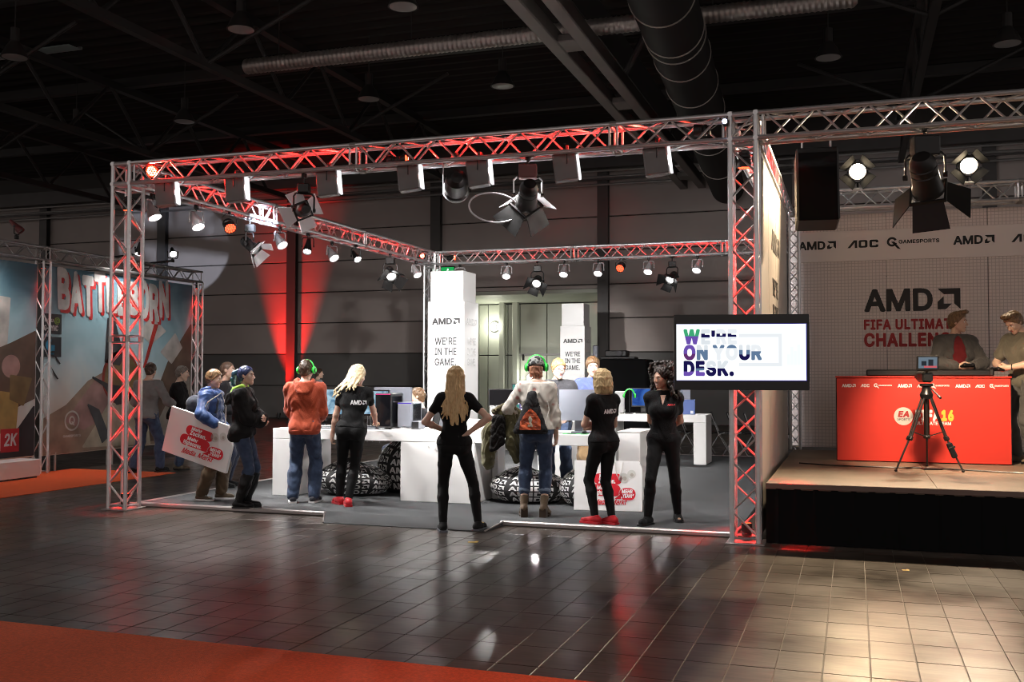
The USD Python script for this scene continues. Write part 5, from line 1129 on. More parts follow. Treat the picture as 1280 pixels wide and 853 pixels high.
def hairm(nm, c, c2):
    k = 'hair_'+nm
    if k not in M:
        n = {'tc': ('texture_coordinate', {}), 'mp': ('mapping', {'scale': (60., 60., 6.)}), 'no': ('noise_texture', {'scale': 1.5, 'detail': 5.}), 'rr': ('rgb_ramp', {'ramp': [(.3, c2), (.7, c)]}), 'bu': ('bump', {'strength': .6, 'distance': .01}), 'p': ('principled_bsdf', {'roughness': .38, 'specular_ior_level': .45})}
        M[k] = usdkit.material(stage, '/World/Looks/'+k, n, [('tc.object', 'mp.vector'), ('mp.vector', 'no.vector'), ('no.fac', 'rr.fac'), ('rr.color', 'p.base_color'), ('no.fac', 'bu.height'), ('bu.normal', 'p.normal')], surface='p.BSDF')
    return M[k]
M['eye_white'] = mat('eye_white', (.75, .73, .7), .25); M['eye_iris'] = mat('eye_iris', (.05, .035, .025), .2); M['lips'] = mat('lips', (.42, .13, .11), .45); M['brow'] = mat('brow', (.08, .05, .03), .7)

class Figure:
    """lays out a posed skeleton in the person's own frame (x right, y ahead, z up) and builds body, clothes and hair on it"""
    def __init__(f, label, loc, yaw, H=1.72, female=False, lean=0, side=0, twist=0, head=(0, 0), feet=((-.11, 0), (.11, 0)), toes=(8, -8), hands=None, poles=None, hips=.0, build=1., knees=None, hipx=0., heel=.0, res=.008, seat=None, curl=.5, handrot=None, headtilt=0, group=None):
        s = f.s = H/1.72; f.female, f.res, f.build = female, res, build; f.H = H
        f.t = thing('person', label, 'person', loc, yaw, group); f.nm = label
        hz = (seat if seat else .905*s+heel-hips); f.pel = np.array([hipx, 0, hz])
        Rt = roty(side)@rotx(-lean); f.Rt = Rt; Rs = Rt@rotz(twist)
        U = lambda x, y, z: f.pel+Rt@(np.array([x, y, z])*s)
        US = lambda x, y, z: f.pel+Rs@(np.array([x, y, z])*s)
        f.U, f.US = U, US
        sw = (.155 if female else .178)*(.5+.5*build); hw = .085
        f.sh = [US(-sw, -.005, .478), US(sw, -.005, .478)]; f.hip = [f.pel+np.array([-hw*s, 0, -.01]), f.pel+np.array([hw*s, 0, -.01])]
        f.neck0, f.neck1 = US(0, -.015, .53), US(0, .012, .625)
        Rh = f.Rh = Rs@rotz(head[0])@rotx(head[1])@roty(headtilt); f.hc = f.neck1+Rh@(np.array([0, .018, .085])*s)
        up, lo = .44*s, .405*s; f.kn, f.an = [], []
        for i in (0, 1):
            kp = (np.array([(-.12, .12)[i], 1, 0.]) if knees is None else np.array(knees[i], float)); fx = feet[i]; ank = np.array([fx[0], fx[1], (fx[2] if len(fx) > 2 else 0)+.085*s+heel])
            k, a = ik(f.hip[i], ank, up, lo, kp); f.kn.append(k); f.an.append(a)
        f.toes, f.heel = toes, heel
        hands = hands or ((-.26, .05, .80), (.26, .05, .80)); f.el, f.wr = [], []
        for i in (0, 1):
            pl = (np.array([(-.5, .5)[i], -1, -.2]) if poles is None else np.array(poles[i], float)); e, w = ik(f.sh[i], np.array(hands[i], float), .29*s, .255*s, pl); f.el.append(e); f.wr.append(w)
        f.curl = curl if hasattr(curl, '__len__') else (curl, curl); f.handrot = handrot
    # -- bones
    def torso(f, S, g=0., k=.05):
        s, b, U, US = f.s, f.build, f.U, f.US; fe = f.female
        hipw = .082 if fe else .070
        S.bone(U(-hipw, -.005, .03), U(hipw, -.005, .03), (.100*b)*s+g, k=k); S.ell(U(-.072, -.05, -.02), np.array([.082, .085, .09])*s*b+g, k=k); S.ell(U(.072, -.05, -.02), np.array([.082, .085, .09])*s*b+g, k=k)
        wx = .040 if fe else .062; S.bone(U(-wx, 0, .17), U(wx, 0, .17), .086*s*b+g, k=k)
        cx = .062 if fe else .080; S.bone(US(-cx, 0, .33), US(cx, 0, .33), (.092 if fe else .102)*s*b+g, k=k); S.bone(US(-cx*1.1, -.008, .42), US(cx*1.1, -.008, .42), (.083 if fe else .094)*s*b+g, k=k)
        S.bone(US(0, 0, .10), US(0, 0, .38), .08*s*b+g, k=k)
        for i in (0, 1): S.bone(US((-.06, .06)[i], -.012, .495), f.sh[i], .058*s+g, .056*s*b+g, k=k*.8)
        S.bone(US(0, -.015, .50), f.neck0, .062*s+g, .052*s+g, k=k*.7)
        for x in (-1, 1): S.bone(US(.035*x, -.018, .555), US(.115*x, -.014, .512), .030*s+g, .044*s+g, k=k*.8)
        if fe:
            for x in (-.068, .068): S.ell(US(x, .075, .345), np.array([.060, .052, .060])*s+g, k=.05)
        return S
    def arm(f, S, i, g=0., frac=1., k=.03, loose=0.):
        s, b = f.s, f.build*(.88 if f.female else 1.); A, E, Wr = f.sh[i], f.el[i], f.wr[i]
        t = min(frac/.5, 1.); P = A+(E-A)*t; S.bone(A, P, .052*s*b+g, (.052+(.041-.052)*t)*s*b+g+loose*.6, k=k)
        if frac > .5:
            t = (frac-.5)/.5; P = E+(Wr-E)*t; m = E+(P-E)*.35; S.bone(E, m, .041*s*b+g+loose*.6, .042*s*b+g+loose, k=k*.7); S.bone(m, P, .042*s*b+g+loose, (.042+(.028-.042)*t)*s*b+g+loose, k=k*.7)
        return S
    def leg(f, S, i, g=0., frac=1., k=.03, loose=0.):
        s, b = f.s, f.build; h, kn, an = f.hip[i], f.kn[i], f.an[i]
        th = .083 if f.female else .080; S.bone(h, h+(kn-h)*.45, th*s*b+g, .068*s*b+g+loose*.3, k=k); S.bone(h+(kn-h)*.45, kn, .068*s*b+g+loose*.3, .050*s*b+g+loose*.7, k=k*.7)
        if frac > .5:
            t = (frac-.5)/.5; P = kn+(an-kn)*t; back = nrm(np.cross(an-kn, np.cross([0, 1., 0], an-kn))); m = kn+(P-kn)*.33-np.array([0, .012, 0])*s
            S.bone(kn, m, .050*s*b+g+loose*.7, .053*s*b+g+loose, k=k*.6); S.bone(m, P, .053*s*b+g+loose, (.053+(.036-.053)*t)*s*b+g+loose*1.1, k=k*.6)
        return S
    def foot(f, i): return rotz(f.toes[i])
    def headshape(f, S, k=.02):
        s, R, c = f.s*(.97 if f.female else 1.), f.Rh, f.hc; P = lambda x, y, z: c+R@(np.array([x, y, z])*s)
        S.ell(P(0, -.012, .028), np.array([.074, .093, .088])*s, R, k=k); S.ell(P(0, .022, -.018), np.array([.060, .068, .085])*s, R, k=k)
        S.bone(P(0, .045, -.06), P(0, .066, -.092), .040*s, .024*s, k=.025); S.bone(P(-.046, .008, -.055), P(0, .06, -.088), .024*s, .022*s, k=.02); S.bone(P(.046, .008, -.055), P(0, .06, -.088), .024*s, .022*s, k=.02)
        S.bone(P(-.03, .078, .026), P(.03, .078, .026), .011*s, k=.018)                                   # brow
        for x in (-.03, .03): S.ell(P(x, .096, .004), np.array([.017, .016, .012])*s, R, k=.012, sub=True)   # eye sockets
        S.bone(P(0, .086, .012), P(0, .108, -.026), .008*s, .0125*s, k=.012); S.ell(P(-.010, .098, -.030), np.array([.008]*3)*s, R, k=.008); S.ell(P(.010, .098, -.030), np.array([.008]*3)*s, R, k=.008)
        S.bone(P(-.018, .080, -.056), P(.018, .080, -.056), .0085*s, k=.01); S.bone(P(-.015, .077, -.066), P(.015, .077, -.066), .0085*s, k=.01)
        for x in (-.036, .036): S.ell(P(x, .062, -.022), np.array([.02, .02, .024])*s, R, k=.025)
        for x in (-.076, .076): S.ell(P(x, -.006, -.004), np.array([.009, .019, .031])*s, R@rotx(10), k=.008)
        return S
    def hand(f, S, i):
        s = f.s*(.92 if f.female else 1.); E, Wr = f.el[i], f.wr[i]; d = nrm(Wr-E); side = (-1, 1)[i]
        hr = f.handrot[i] if f.handrot and f.handrot[i] is not None else None
        if hr is None: inn = np.array([-side, .25, 0.])       # palm faces the body
        else: inn = np.array(hr[0], float); d = nrm(hr[1]) if len(hr) > 1 else d
        n = nrm(inn-d*(inn@d)); a = np.cross(d, n)*1.0           # a: across the palm
        if a@np.array([0, 1., .3]) < 0: a = -a
        c = f.curl[i]; P = lambda u, v, w: Wr+(d*u+a*v+n*w)*s
        S.bone(Wr, P(.03, 0, 0), .027*s, .026*s, k=.015)
        for v in (-.026, -.009, .009, .026): S.bone(P(.025, v*.7, 0), P(.085, v, .002), .0145*s, .0125*s, k=.012)
        for v, L in ((.029, .068), (.010, .078), (-.010, .073), (-.028, .056)):
            b0 = P(.085, v, .002); ang = .25+c*1.0; q = b0.copy(); cur = 0.
            for seg, fr in enumerate((.45, .32, .23)):
                cur += ang*(.75 if seg == 0 else 1.); dd = d*math.cos(cur)+n*math.sin(cur); q2 = q+dd*L*fr*s+a*(v*.06*(1-c))*s; S.bone(q, q2, (.0095-.0010*seg)*s, (.0088-.0012*seg)*s, k=.004); q = q2
        t0, t1 = P(.028, .026, .008), P(.062, .046, .020+.012*c); t2 = t1+(d*.028+n*(.008+.012*c)-a*.006*c)*s
        S.bone(t0, t1, .0145*s, .0115*s, k=.008); S.bone(t1, t2, .0115*s, .0088*s, k=.004); return S
    def body(f, skn, hands=(True, True)):
        S = SDF(); s = f.s; f.torso(S, -.006); S.bone(f.neck0, f.neck1, .050*s*(.88 if f.female else 1.05), .047*s*(.88 if f.female else 1.05), k=.03); f.headshape(S)
        for i in (0, 1):
            f.arm(S, i, 0.); f.leg(S, i, -.005); 
            if hands[i]: f.hand(S, i)
            R = f.foot(i); a = f.an[i]; S.bone(a, a+R@np.array([0, -.02, -.05])*s, .034*s, .032*s, k=.02); S.bone(a+R@np.array([0, -.01, -.05])*s, a+R@np.array([0, .13, -.058-f.heel])*s, .030*s, .022*s, k=.02)
        v, F = S.mesh(f.res); o_ = obj('body', (v, F), skn, f.t, smooth=True); return o_
    def face(f, brow=None, lips=True, mk=None):
        s, R, c = f.s*(.97 if f.female else 1.), f.Rh, f.hc; P = lambda x, y, z: c+R@(np.array([x, y, z])*s)
        for x in (-.03, .03):
            e = obj('eye', MB().sphere(P(x, .076, .004), np.array([.0125]*3)*s, 2), M['eye_white'], f.t, smooth=True); obj('iris', MB().sphere(P(x*.98, .0825, .0035), np.array([.0068]*3)*s, 1), M['eye_iris'], e, smooth=True)
            obj('eyebrow', MB().path([P(x-.02, .0835, .025), P(x, .0905, .031), P(x+.02, .0835, .025)], .0042*s, 6), brow or M['brow'], f.t)
        if lips: obj('lips', MB().path([P(-.024, .080, -.060), P(-.012, .0885, -.0585), P(0, .0905, -.0605), P(.012, .0885, -.0585), P(.024, .080, -.060)], np.array([.002, .0055, .006, .0055, .002])*s, 7), mk or M['lips'], f.t)
    # -- clothes
    def top(f, m, name='shirt', sleeve=.28, hem=.0, g=.012, loose=0., wr=.003, neckcut=True, h=None, cuff=True):
        S = SDF(); f.torso(S, g, .055)
        for i in (0, 1): f.arm(S, i, g, sleeve, .035, loose)
        hz = f.pel+f.Rt@np.array([0, 0, hem*f.s]); S.cut(hz, f.Rt@np.array([0, 0, -1.]))
        for i in (0, 1):
            if sleeve < .5: p = f.sh[i]+(f.el[i]-f.sh[i])*sleeve/.5; 
        if neckcut: S.cut(f.neck0+f.Rt@np.array([0, .0, .028])*f.s, f.Rt@np.array([0, -.25, 1.]))
        v, F = S.mesh(h or f.res*1.35, wr, 1., hash_(f.nm)); f.topmesh = (v, F); o_ = obj(name, (v, F), m, f.t, smooth=50); f.topobj = o_; return o_
    def pants(f, m, name='trousers', g=.010, loose=.0, frac=.97, top=.10, wr=.002, h=None):
        S = SDF(); s = f.s; U = f.U; b = f.build; hipw = .082 if f.female else .070
        S.bone(U(-hipw, -.005, .03), U(hipw, -.005, .03), .100*b*s+g, k=.05); S.ell(U(-.072, -.05, -.02), np.array([.082, .085, .09])*s*b+g, k=.045); S.ell(U(.072, -.05, -.02), np.array([.082, .085, .09])*s*b+g, k=.045); wx = .045 if f.female else .064; S.bone(U(-wx, 0, .12), U(wx, 0, .12), .088*s*b+g, k=.05)
        for i in (0, 1): f.leg(S, i, g, frac, .03, loose)
        S.cut(f.pel+f.Rt@np.array([0, 0, top*s]), f.Rt@np.array([0, 0, 1.])); v, F = S.mesh(h or f.res*1.35, wr, 1., hash_(f.nm)+2); return obj(name, (v, F), m, f.t, smooth=50)
    def shoes(f, m, sole, name='shoe', high=.0, L=.165, laces=None, w=1., heelm=None):
        s = f.s
        for i in (0, 1):
            R = f.foot(i); a = f.an[i]; z0 = a[2]-.085*s-f.heel; P = lambda x, y, z: np.array([a[0], a[1], z0])+R@np.array([x*s, y*s, z*s]); hl = f.heel/s
            S = SDF(); S.bone(P(0, -.045, .045+hl), P(0, .03, .046+hl*.8), .040*s*w, .042*s*w, k=.02); S.bone(P(0, .03, .046+hl*.6), P((.006, -.006)[i], L-.02, .032), .040*s*w, .034*s*w, k=.02); S.bone(P(-.012, L-.05, .034), P(.012, L-.05, .034), .034*s*w, k=.02)
            S.bone(P(0, -.02, .06+hl), a+(f.kn[i]-a)*(.05+high), .040*s*w, (.043+.01*bool(high))*s*w, k=.02); S.cut(P(0, 0, .012), (0, 0, -1)); q = a+(f.kn[i]-a)*(.02+high); S.cut(q, f.kn[i]-a)
            v, F = S.mesh(min(f.res, .007), .0015 if high else .0, 1., i); sh = obj(name, (v, F), m, f.t, smooth=50)
            pts = [(-.036*w, -.07), (.036*w, -.07), (.044*w, .05), (.042*w, L-.05), (.022*w, L+.012), (-.022*w, L+.012), (-.042*w, L-.05), (-.044*w, .05)]
            if not hl: obj('sole', MB().prism(sg.Polygon(pts).buffer(.008), .022, R*s, P(0, 0, 0)), sole, sh)
            else:
                obj('sole', MB().prism(sg.Polygon([p for p in pts if p[1] > .0]+[(-.04, .03), (.04, .03)]).convex_hull.buffer(.006), .016, R*s, P(0, 0, 0)), sole, sh); obj('heel', MB().prism(sg.Polygon([(-.034, -.072), (.034, -.072), (.034, -.005), (-.034, -.005)]).buffer(.006), .045+hl, R*s, P(0, 0, 0)), sole, sh)
            if laces: obj('laces', MB().path([P(-.022, .03, .088+hl), P(.022, .05, .084+hl), P(-.020, .07, .077), P(.020, .09, .070)], .004, 6), laces, sh)
    def belt(f, m):
        s, U = f.s, f.U; a = np.linspace(0, 2*np.pi, 40); w = .150*f.build if not f.female else .140*f.build; obj('waistband', MB().path([U(w*math.cos(x), -.008+.112*f.build*math.sin(x), .085) for x in a], .012*s, 6), m, f.t)
    def cap_hair(f, m, th=.012, line=.045, front=.055, nape=-.075, noise=.004, name='hair', extra=None, seed=1, res=.0055):
        """hair that hugs the skull: hairline height, forehead edge, nape"""
        s, R, c = f.s*(.97 if f.female else 1.), f.Rh, f.hc; P = lambda x, y, z: c+R@(np.array([x, y, z])*s); S = SDF()
        S.ell(P(0, -.012, .030), np.array([.074+th, .093+th, .088+th])*s, R, k=.02); S.bone(P(0, -.05, 0), P(0, -.052, nape+.03), (.055+th*.6)*s, (.046+th*.5)*s, k=.03)
        if extra: extra(S, P, s)
        S.cut(P(0, front, line), R@np.array([0, .80, -.60])) if not extra or extra.__name__ != 'nocut' else None
        S.cut(P(0, -.05, nape), R@np.array([0, .5, -1.])) if not extra or not getattr(extra, 'long', False) else None
        v, F = S.mesh(res, noise, 2.2, seed); return obj(name, (v, F), m, f.t, smooth=60)
    def strands(f, m, paths, name='hair', k=.012, res=.006, wr=.002, seed=2, cap=True, th=.014, front=.05, line=.04, cutface=True):
        s, R, c = f.s*(.97 if f.female else 1.), f.Rh, f.hc; P = lambda x, y, z: c+R@(np.array([x, y, z])*s); S = SDF()
        if cap: S.ell(P(0, -.014, .030), np.array([.074+th, .093+th, .088+th])*s, R, k=.02)
        for pts, r0, r1 in paths:
            pts = [np.asarray(p, float) for p in pts]; n = len(pts)-1
            for j in range(n): S.bone(pts[j], pts[j+1], r0+(r1-r0)*j/n, r0+(r1-r0)*(j+1)/n, k=k)
        if cutface: S.ell(P(0, .088, -.035), np.array([.052, .062, .088])*s, R, k=.015, sub=True)
        v, F = S.mesh(res, wr, 2.5, seed); return obj(name, (v, F), m, f.t, smooth=True)
    def on_shirt(f, mb_v, sidey=-1):
        """lays flat lettering (x, z local metres) on the shirt's back (-1) or chest (+1)"""
        v, F = f.topmesh; from scipy.spatial import cKDTree
        n = np.cross(v[F[:, 1]]-v[F[:, 0]], v[F[:, 2]]-v[F[:, 0]]); c = v[F].mean(1); keep = (n[:, 1]*sidey > 0); c = c[keep]; tr = cKDTree(c[:, [0, 2]]); d, j = tr.query(mb_v[:, [0, 2]], 6); y = c[j, 1]; y = y.min(1) if sidey < 0 else y.max(1); q = mb_v.copy(); q[:, 1] = y+sidey*(.0035+mb_v[:, 1]); return q
    def print_amd(f, x, z, h, width, m, side=-1, tilt=0.):
        mb = MB(); r = np.array([-side*1., 0, 0]) if side > 0 else np.array([1., 0, 0]); put_amd(mb, (0, 0, 0), r, (0, 0, 1), h, width, .002); v, F = mb.mesh(); keep = np.ones(len(F), bool); v2, F2 = trimesh.remesh.subdivide_to_size(v, F, .035)
        v2 = np.array(v2); dep = np.abs(v2[:, 1]); v2[:, 1] = np.where(dep > .001, .002, 0); v2[:, 2] += v2[:, 0]*tilt; v2[:, 0] += x; v2[:, 2] += z; obj('lettering', (f.on_shirt(v2, side), F2), m, f.topobj, smooth=False)
def hash_(s): return float(sum(ord(c)*(i % 7+1) for i, c in enumerate(s)) % 97)/7.
def wavy(p0, p1, n, amp, ph, d=(1, 0, 0), sag=(0, 0, 0)):
    p0, p1, d = np.array(p0, float), np.array(p1, float), np.array(d, float); t = np.linspace(0, 1, n)
    return [p0+(p1-p0)*x+d*amp*math.sin(ph+x*7.5)*x+np.array(sag)*math.sin(math.pi*x) for x in t]
fair = skin('fair', (.62, .40, .30)); tan_ = skin('tan', (.48, .28, .19)); pale = skin('pale', (.68, .47, .38))
SH_B, SO_W, SO_B = cloth('shoe_black', (.015, .015, .016)), M['white_print'], M['black']
blackc = cloth('black_shirt', (.0065, .0065, .007)); blackp = cloth('black_leggings', (.006, .006, .0065), rough=.75); denim = cloth('denim', (.055, .085, .15), (.03, .045, .09), 14.); denim_d = cloth('denim_dark', (.02, .027, .055), None, 14.); redshoe = cloth('red_shoe', (.62, .02, .03), rough=.4, bump=(300, .1))

# ---- 1 hostess in the middle, hands on hips
f = Figure('woman in black with very long blonde hair standing on the ramp, hands on hips', (4.355, -.26, 0.0), 18.8, 1.665, True, hipx=-.02, feet=((-.13, -.06), (.225, .02)), toes=(10, -24), hands=((-.14, .13, 1.02), (.135, -.07, 1.01)), poles=((-1, -.55, -.1), (1, -.25, .05)), knees=((-.2, 1, 0), (.35, 1, 0)), curl=.8, head=(0, 0), res=.0072, build=.96, side=1)
f.body(fair); f.top(blackc, sleeve=.24, hem=-.0, g=.010, wr=.0022); f.pants(blackp, 'leggings', g=.008, wr=.0012); f.shoes(SH_B, M['pc_grey'], laces=M['yellow_print']); f.face()
P = lambda x, y, z: f.hc+f.Rh@np.array([x, y, z]); rr = random.Random(11); paths = []
for k in range(40):
    a = -1.25+2.5*(k/39.)+rr.uniform(-.05, .05); x0 = .085*math.sin(a); y0 = -.035-.075*math.cos(a); xe = .135*math.sin(a*.95)+rr.uniform(-.02, .02); ze = -.46+.10*abs(a)+rr.uniform(-.05, .05)
    paths.append(([P(x0*.35, y0*.45, .104), P(x0*.78, y0*.8, .075), P(x0, y0, .02), P(x0*1.05, y0-.005, -.08)]+wavy(P(x0*1.15, y0-.012, -.15), P(xe, -.115-.03*math.cos(a), ze), 6, .014, rr.uniform(0, 6)), .017, .007))
f.strands(hairm('golden', (.78, .54, .27), (.50, .31, .13)), paths, k=.008)
# ---- 2 man in orange hoodie
def hood(f, m, down=True, inner=None):
    s = f.s; S = SDF(); c = f.neck0
    for a in np.linspace(-2.2, 2.2, 15):
        p = c+f.Rt@np.array([.105*math.sin(a), -.02-.085*math.cos(a), .035-.05*math.cos(a)*.6])*s; q = c+f.Rt@np.array([.10*math.sin(a), -.03-.115*math.cos(a), -.10*max(math.cos(a), 0)])*s; S.bone(p, q, .026*s, .022*s, k=.03)
    v, F = S.mesh(f.res*1.2, .003, 1., 3); return obj('hood', (v, F), m, f.t, smooth=50)
org = cloth('orange_hoodie', (.46, .08, .033), (.34, .055, .025), 5., (90, .4))
f = Figure('man in an orange hooded sweatshirt and jeans wearing a green headset, seen from behind', (1.89, .93, PZ), 19, 1.72, feet=((-.135, -.02), (.115, .02)), toes=(14, -14), hands=((-.10, .28, .99), (.10, .28, .99)), poles=((-.45, -.4, -1), (.45, -.4, -1)), curl=.9, head=(-14, -6), res=.0075)
f.body(fair); f.top(org, 'hoodie', sleeve=.95, hem=-.07, g=.024, loose=.014, wr=.0055); hood(f, org); f.pants(denim, 'jeans', g=.014, loose=.020, wr=.0045, frac=.99); f.shoes(cloth('shoe_grey', (.05, .05, .06)), SO_W); f.face()
S = SDF(); f.torso(S, .026, .05); S.cut(f.pel+np.array([0, 0, -.075]), (0, 0, -1)); S.cut(f.pel+np.array([0, 0, -.015]), (0, 0, 1)); obj('hem_band', S.mesh(f.res*1.4, .002, 1, 3), org, f.t, smooth=50)
f.cap_hair(hairm('brown', (.07, .04, .025), (.03, .018, .012)), .012)
c_ = f.hc.copy(); t = thing('headset', 'green headset worn by the man in the orange hooded sweatshirt', 'headset', (1.89, .93, PZ), 19); headset_parts(t, c_+f.Rh@np.array([0, -.005, .012]), f.Rh, .092, .108, .046)
ctrl = cloth('controller', (.02, .02, .022), rough=.4)
def gamepad(pos, rz, label):
    t = thing('game_controller', label, 'game controller', pos, rz); S = SDF(); S.bone((-.045, 0, 0), (.045, 0, 0), .022, k=.02); S.bone((-.055, 0, 0), (-.07, -.05, -.012), .02, .014, k=.02); S.bone((.055, 0, 0), (.07, -.05, -.012), .02, .014, k=.02)
    obj('shell', S.mesh(.004), M['black'], t, smooth=True); obj('thumb_stick', MB().lathe([(0, .018), (.008, .018), (.008, .03), (0, .031)], 10, None, (-.03, .0, 0)), M['pc_grey'], t); obj('thumb_stick', MB().lathe([(0, .018), (.008, .018), (.008, .03), (0, .031)], 10, None, (.03, -.01, 0)), M['pc_grey'], t); return t
p_ = np.array([1.89, .93, PZ])+rotz(19)@np.array([0, .37, 1.00]); gamepad(p_, 19, 'black game controller held by the man in the orange hooded sweatshirt')
# ---- 3 blonde hostess leaning on the counter
f = Figure('blonde woman in black logo shirt and red shoes leaning a hand on the counter', (2.56, .85, PZ), 21, 1.70, True, lean=13, side=4, hips=.015, feet=((-.15, .16), (-.02, -.04)), toes=(35, 12), hands=((-.245, .14, .80), (.255, .56, .885)), poles=((-.6, -1, 0), (.6, -.6, .1)), knees=((-.1, 1, 0), (.05, 1, 0)), curl=(.55, .15), handrot=(None, ((0, 0, -1), (.1, 1, -.05))), head=(-28, -8), res=.0075, build=1.0)
f.body(fair); f.top(blackc, sleeve=.25, hem=.03, g=.012, wr=.003); f.pants(blackp, 'leggings', g=.009, wr=.0016); f.shoes(redshoe, redshoe, L=.15); f.face()
P = lambda x, y, z: f.hc+f.Rh@np.array([x, y, z]); rr = random.Random(5); paths = []
for k in range(34):
    a = -1.7+3.2*(k/33.); x0 = .088*math.sin(a); y0 = -.035-.078*math.cos(a); xe = -.06+.12*math.sin(a)+rr.uniform(-.03, .03); ze = -.25+.05*math.sin(a)+rr.uniform(-.04, .05)
    paths.append(([P(x0*.35, y0*.45, .104), P(x0*.78, y0*.8, .075), P(x0, y0, .02)]+wavy(P(x0*1.2, y0-.01, -.07), P(xe*1.1, -.12-.03*math.cos(a), ze), 6, .02, rr.uniform(0, 6)), .018, .008))
f.strands(hairm('platinum', (.80, .66, .42), (.55, .41, .22)), paths, k=.009); f.print_amd(-.005, f.US(0, 0, .335)[2], .048, .185, M['white_print'], tilt=-.02)
# ---- 4 capped visitor with long sleeves
topm = None
def flower_cloth():
    n = {'tc': ('texture_coordinate', {}), 'vo': ('voronoi_texture', {'scale': 9.}), 'rr': ('rgb_ramp', {'ramp': [(0., (.42, .16, .14)), (.16, (.45, .22, .19)), (.24, (.56, .51, .45)), (.5, (.58, .54, .48)), (.8, (.46, .42, .37))]}), 'p': ('principled_bsdf', {'roughness': .85})}
    return usdkit.material(stage, '/World/Looks/flower_cloth', n, [('tc.object', 'vo.vector'), ('vo.distance', 'rr.fac'), ('rr.color', 'p.base_color')], surface='p.BSDF')
f = Figure('visitor in pale flowered top, jeans and brown heeled boots with patterned cap', (4.91, .71, PZ), 15, 1.69, True, hipx=.0, heel=.05, feet=((-.135, 0), (.09, .0)), toes=(8, -14), hands=((-.20, .20, 1.06), (.225, .03, .83)), poles=((-1, -.7, -.2), (1, -.5, 0)), curl=(.8, .5), head=(-4, -4), res=.0075, build=1.06)
f.body(fair); f.top(flower_cloth(), 'top', sleeve=.97, hem=.02, g=.016, loose=.010, wr=.005); f.pants(denim, 'jeans', g=.011, loose=.008, wr=.003, frac=.80)
for i in (0, 1):
    p = f.kn[i]+(f.an[i]-f.kn[i])*.56; q = f.kn[i]+(f.an[i]-f.kn[i])*.63; S = SDF(); S.bone(p, q, .066*f.s, .068*f.s, k=.01); S.cut(p, -(q-p)); S.cut(q+(q-p)*.4, q-p); obj('cuff', S.mesh(.008, .002, 1, i), cloth('denim_pale', (.16, .21, .29)), f.t, smooth=50)
bootb = cloth('brown_boot', (.13, .085, .05), None, 6., (80, .2), .6); f.shoes(bootb, cloth('boot_sole', (.05, .032, .02)), 'boot', high=.22); f.face()
P = lambda x, y, z: f.hc+f.Rh@np.array([x, y, z]); rr = random.Random(3)
f.strands(hairm('reddish', (.42, .20, .12), (.25, .10, .06)), [([P(.064*math.sin(a), -.035-.060*math.cos(a), .0), P(.062*math.sin(a), -.032-.056*math.cos(a), -.06), P((.052+.02*(k % 2))*math.sin(a), -.03-.044*math.cos(a), -.105+rr.uniform(-.025, .015))], .013, .005) for k, a in enumerate(np.linspace(-1.7, 1.7, 20))], cap=False)
def cap_mat():
    n = {'tc': ('texture_coordinate', {}), 'no': ('noise_texture', {'scale': 11., 'detail': 1.}), 'rr': ('rgb_ramp', {'interpolate': False, 'ramp': [(0, (.012, .012, .012)), (.46, (.22, .22, .21)), (.54, (.03, .03, .03))]}), 'p': ('principled_bsdf', {'roughness': .85})}
    return usdkit.material(stage, '/World/Looks/patterned_cap', n, [('tc.object', 'no.vector'), ('no.fac', 'rr.fac'), ('rr.color', 'p.base_color')], surface='p.BSDF')
S = SDF(); S.ell(P(0, -.012, .034), np.array([.092, .110, .104])*f.s, f.Rh, k=.01); S.cut(P(0, 0, .0), f.Rh@np.array([0, -.25, -1.])); cp = obj('cap', S.mesh(.006, .001, 1, 1), cap_mat(), f.t, smooth=50)
S = SDF(); S.ell(P(0, .10, .018), np.array([.075, .075, .012])*f.s, f.Rh, k=.01); obj('peak', S.mesh(.005), cap_mat() if False else M['black'], cp, smooth=50)
t = thing('headset', 'green headset worn over the patterned cap', 'headset', (4.91, .71, PZ), 15); headset_parts(t, f.hc+f.Rh@np.array([0, -.005, .018]), f.Rh, .098, .118, .048)
base = (4.91, .71, PZ)
bagm = cloth('gym_bag', (.020, .019, .02), None, 5., (60, .3)); t = thing('drawstring_bag', 'black drawstring bag with an orange print worn on the back of the capped visitor', 'bag', base, 15)
bc = f.US(-.055, -.20, .165); S = SDF()
for k in range(9):
    u = k/8.; S.bone(bc+np.array([-.14+.28*u, .02, -.15]), bc+np.array([.005+.02*u, .035, .23]), .045, .018, k=.05)
S.cut(bc+np.array([0, 0, -.185]), (0, 0, -1)); v, F = S.mesh(.0075, .005, 1.6, 4); obj('sack', (v, F), bagm, t, smooth=50)
M['fire_print'] = mat('fire_print', (.75, .13, .03), .6, noise=(28, .6), alt=(.10, .015, .01)); pr = sg.Polygon([(-.105, -.11), (.105, -.11), (.10, -.02), (.05, .06), (0, .10), (-.05, .05), (-.10, -.03)]).buffer(.01)
m_ = trimesh.creation.extrude_polygon(pr, .001, engine='earcut'); v2, F2 = trimesh.remesh.subdivide_to_size(m_.vertices, m_.faces, .03); v2 = np.array(v2)@basis((1, 0, 0), (0, 0, 1)).T+bc+[0, 0, -.02]; f2 = Figure.__new__(Figure); f2.topmesh = (v, F); dep = v2[:, 1]-v2[:, 1].max(); v2[:, 1] = np.where(dep < -.0005, .001, 0); obj('print', (f2.on_shirt(v2), F2), M['fire_print'], t, smooth=False)
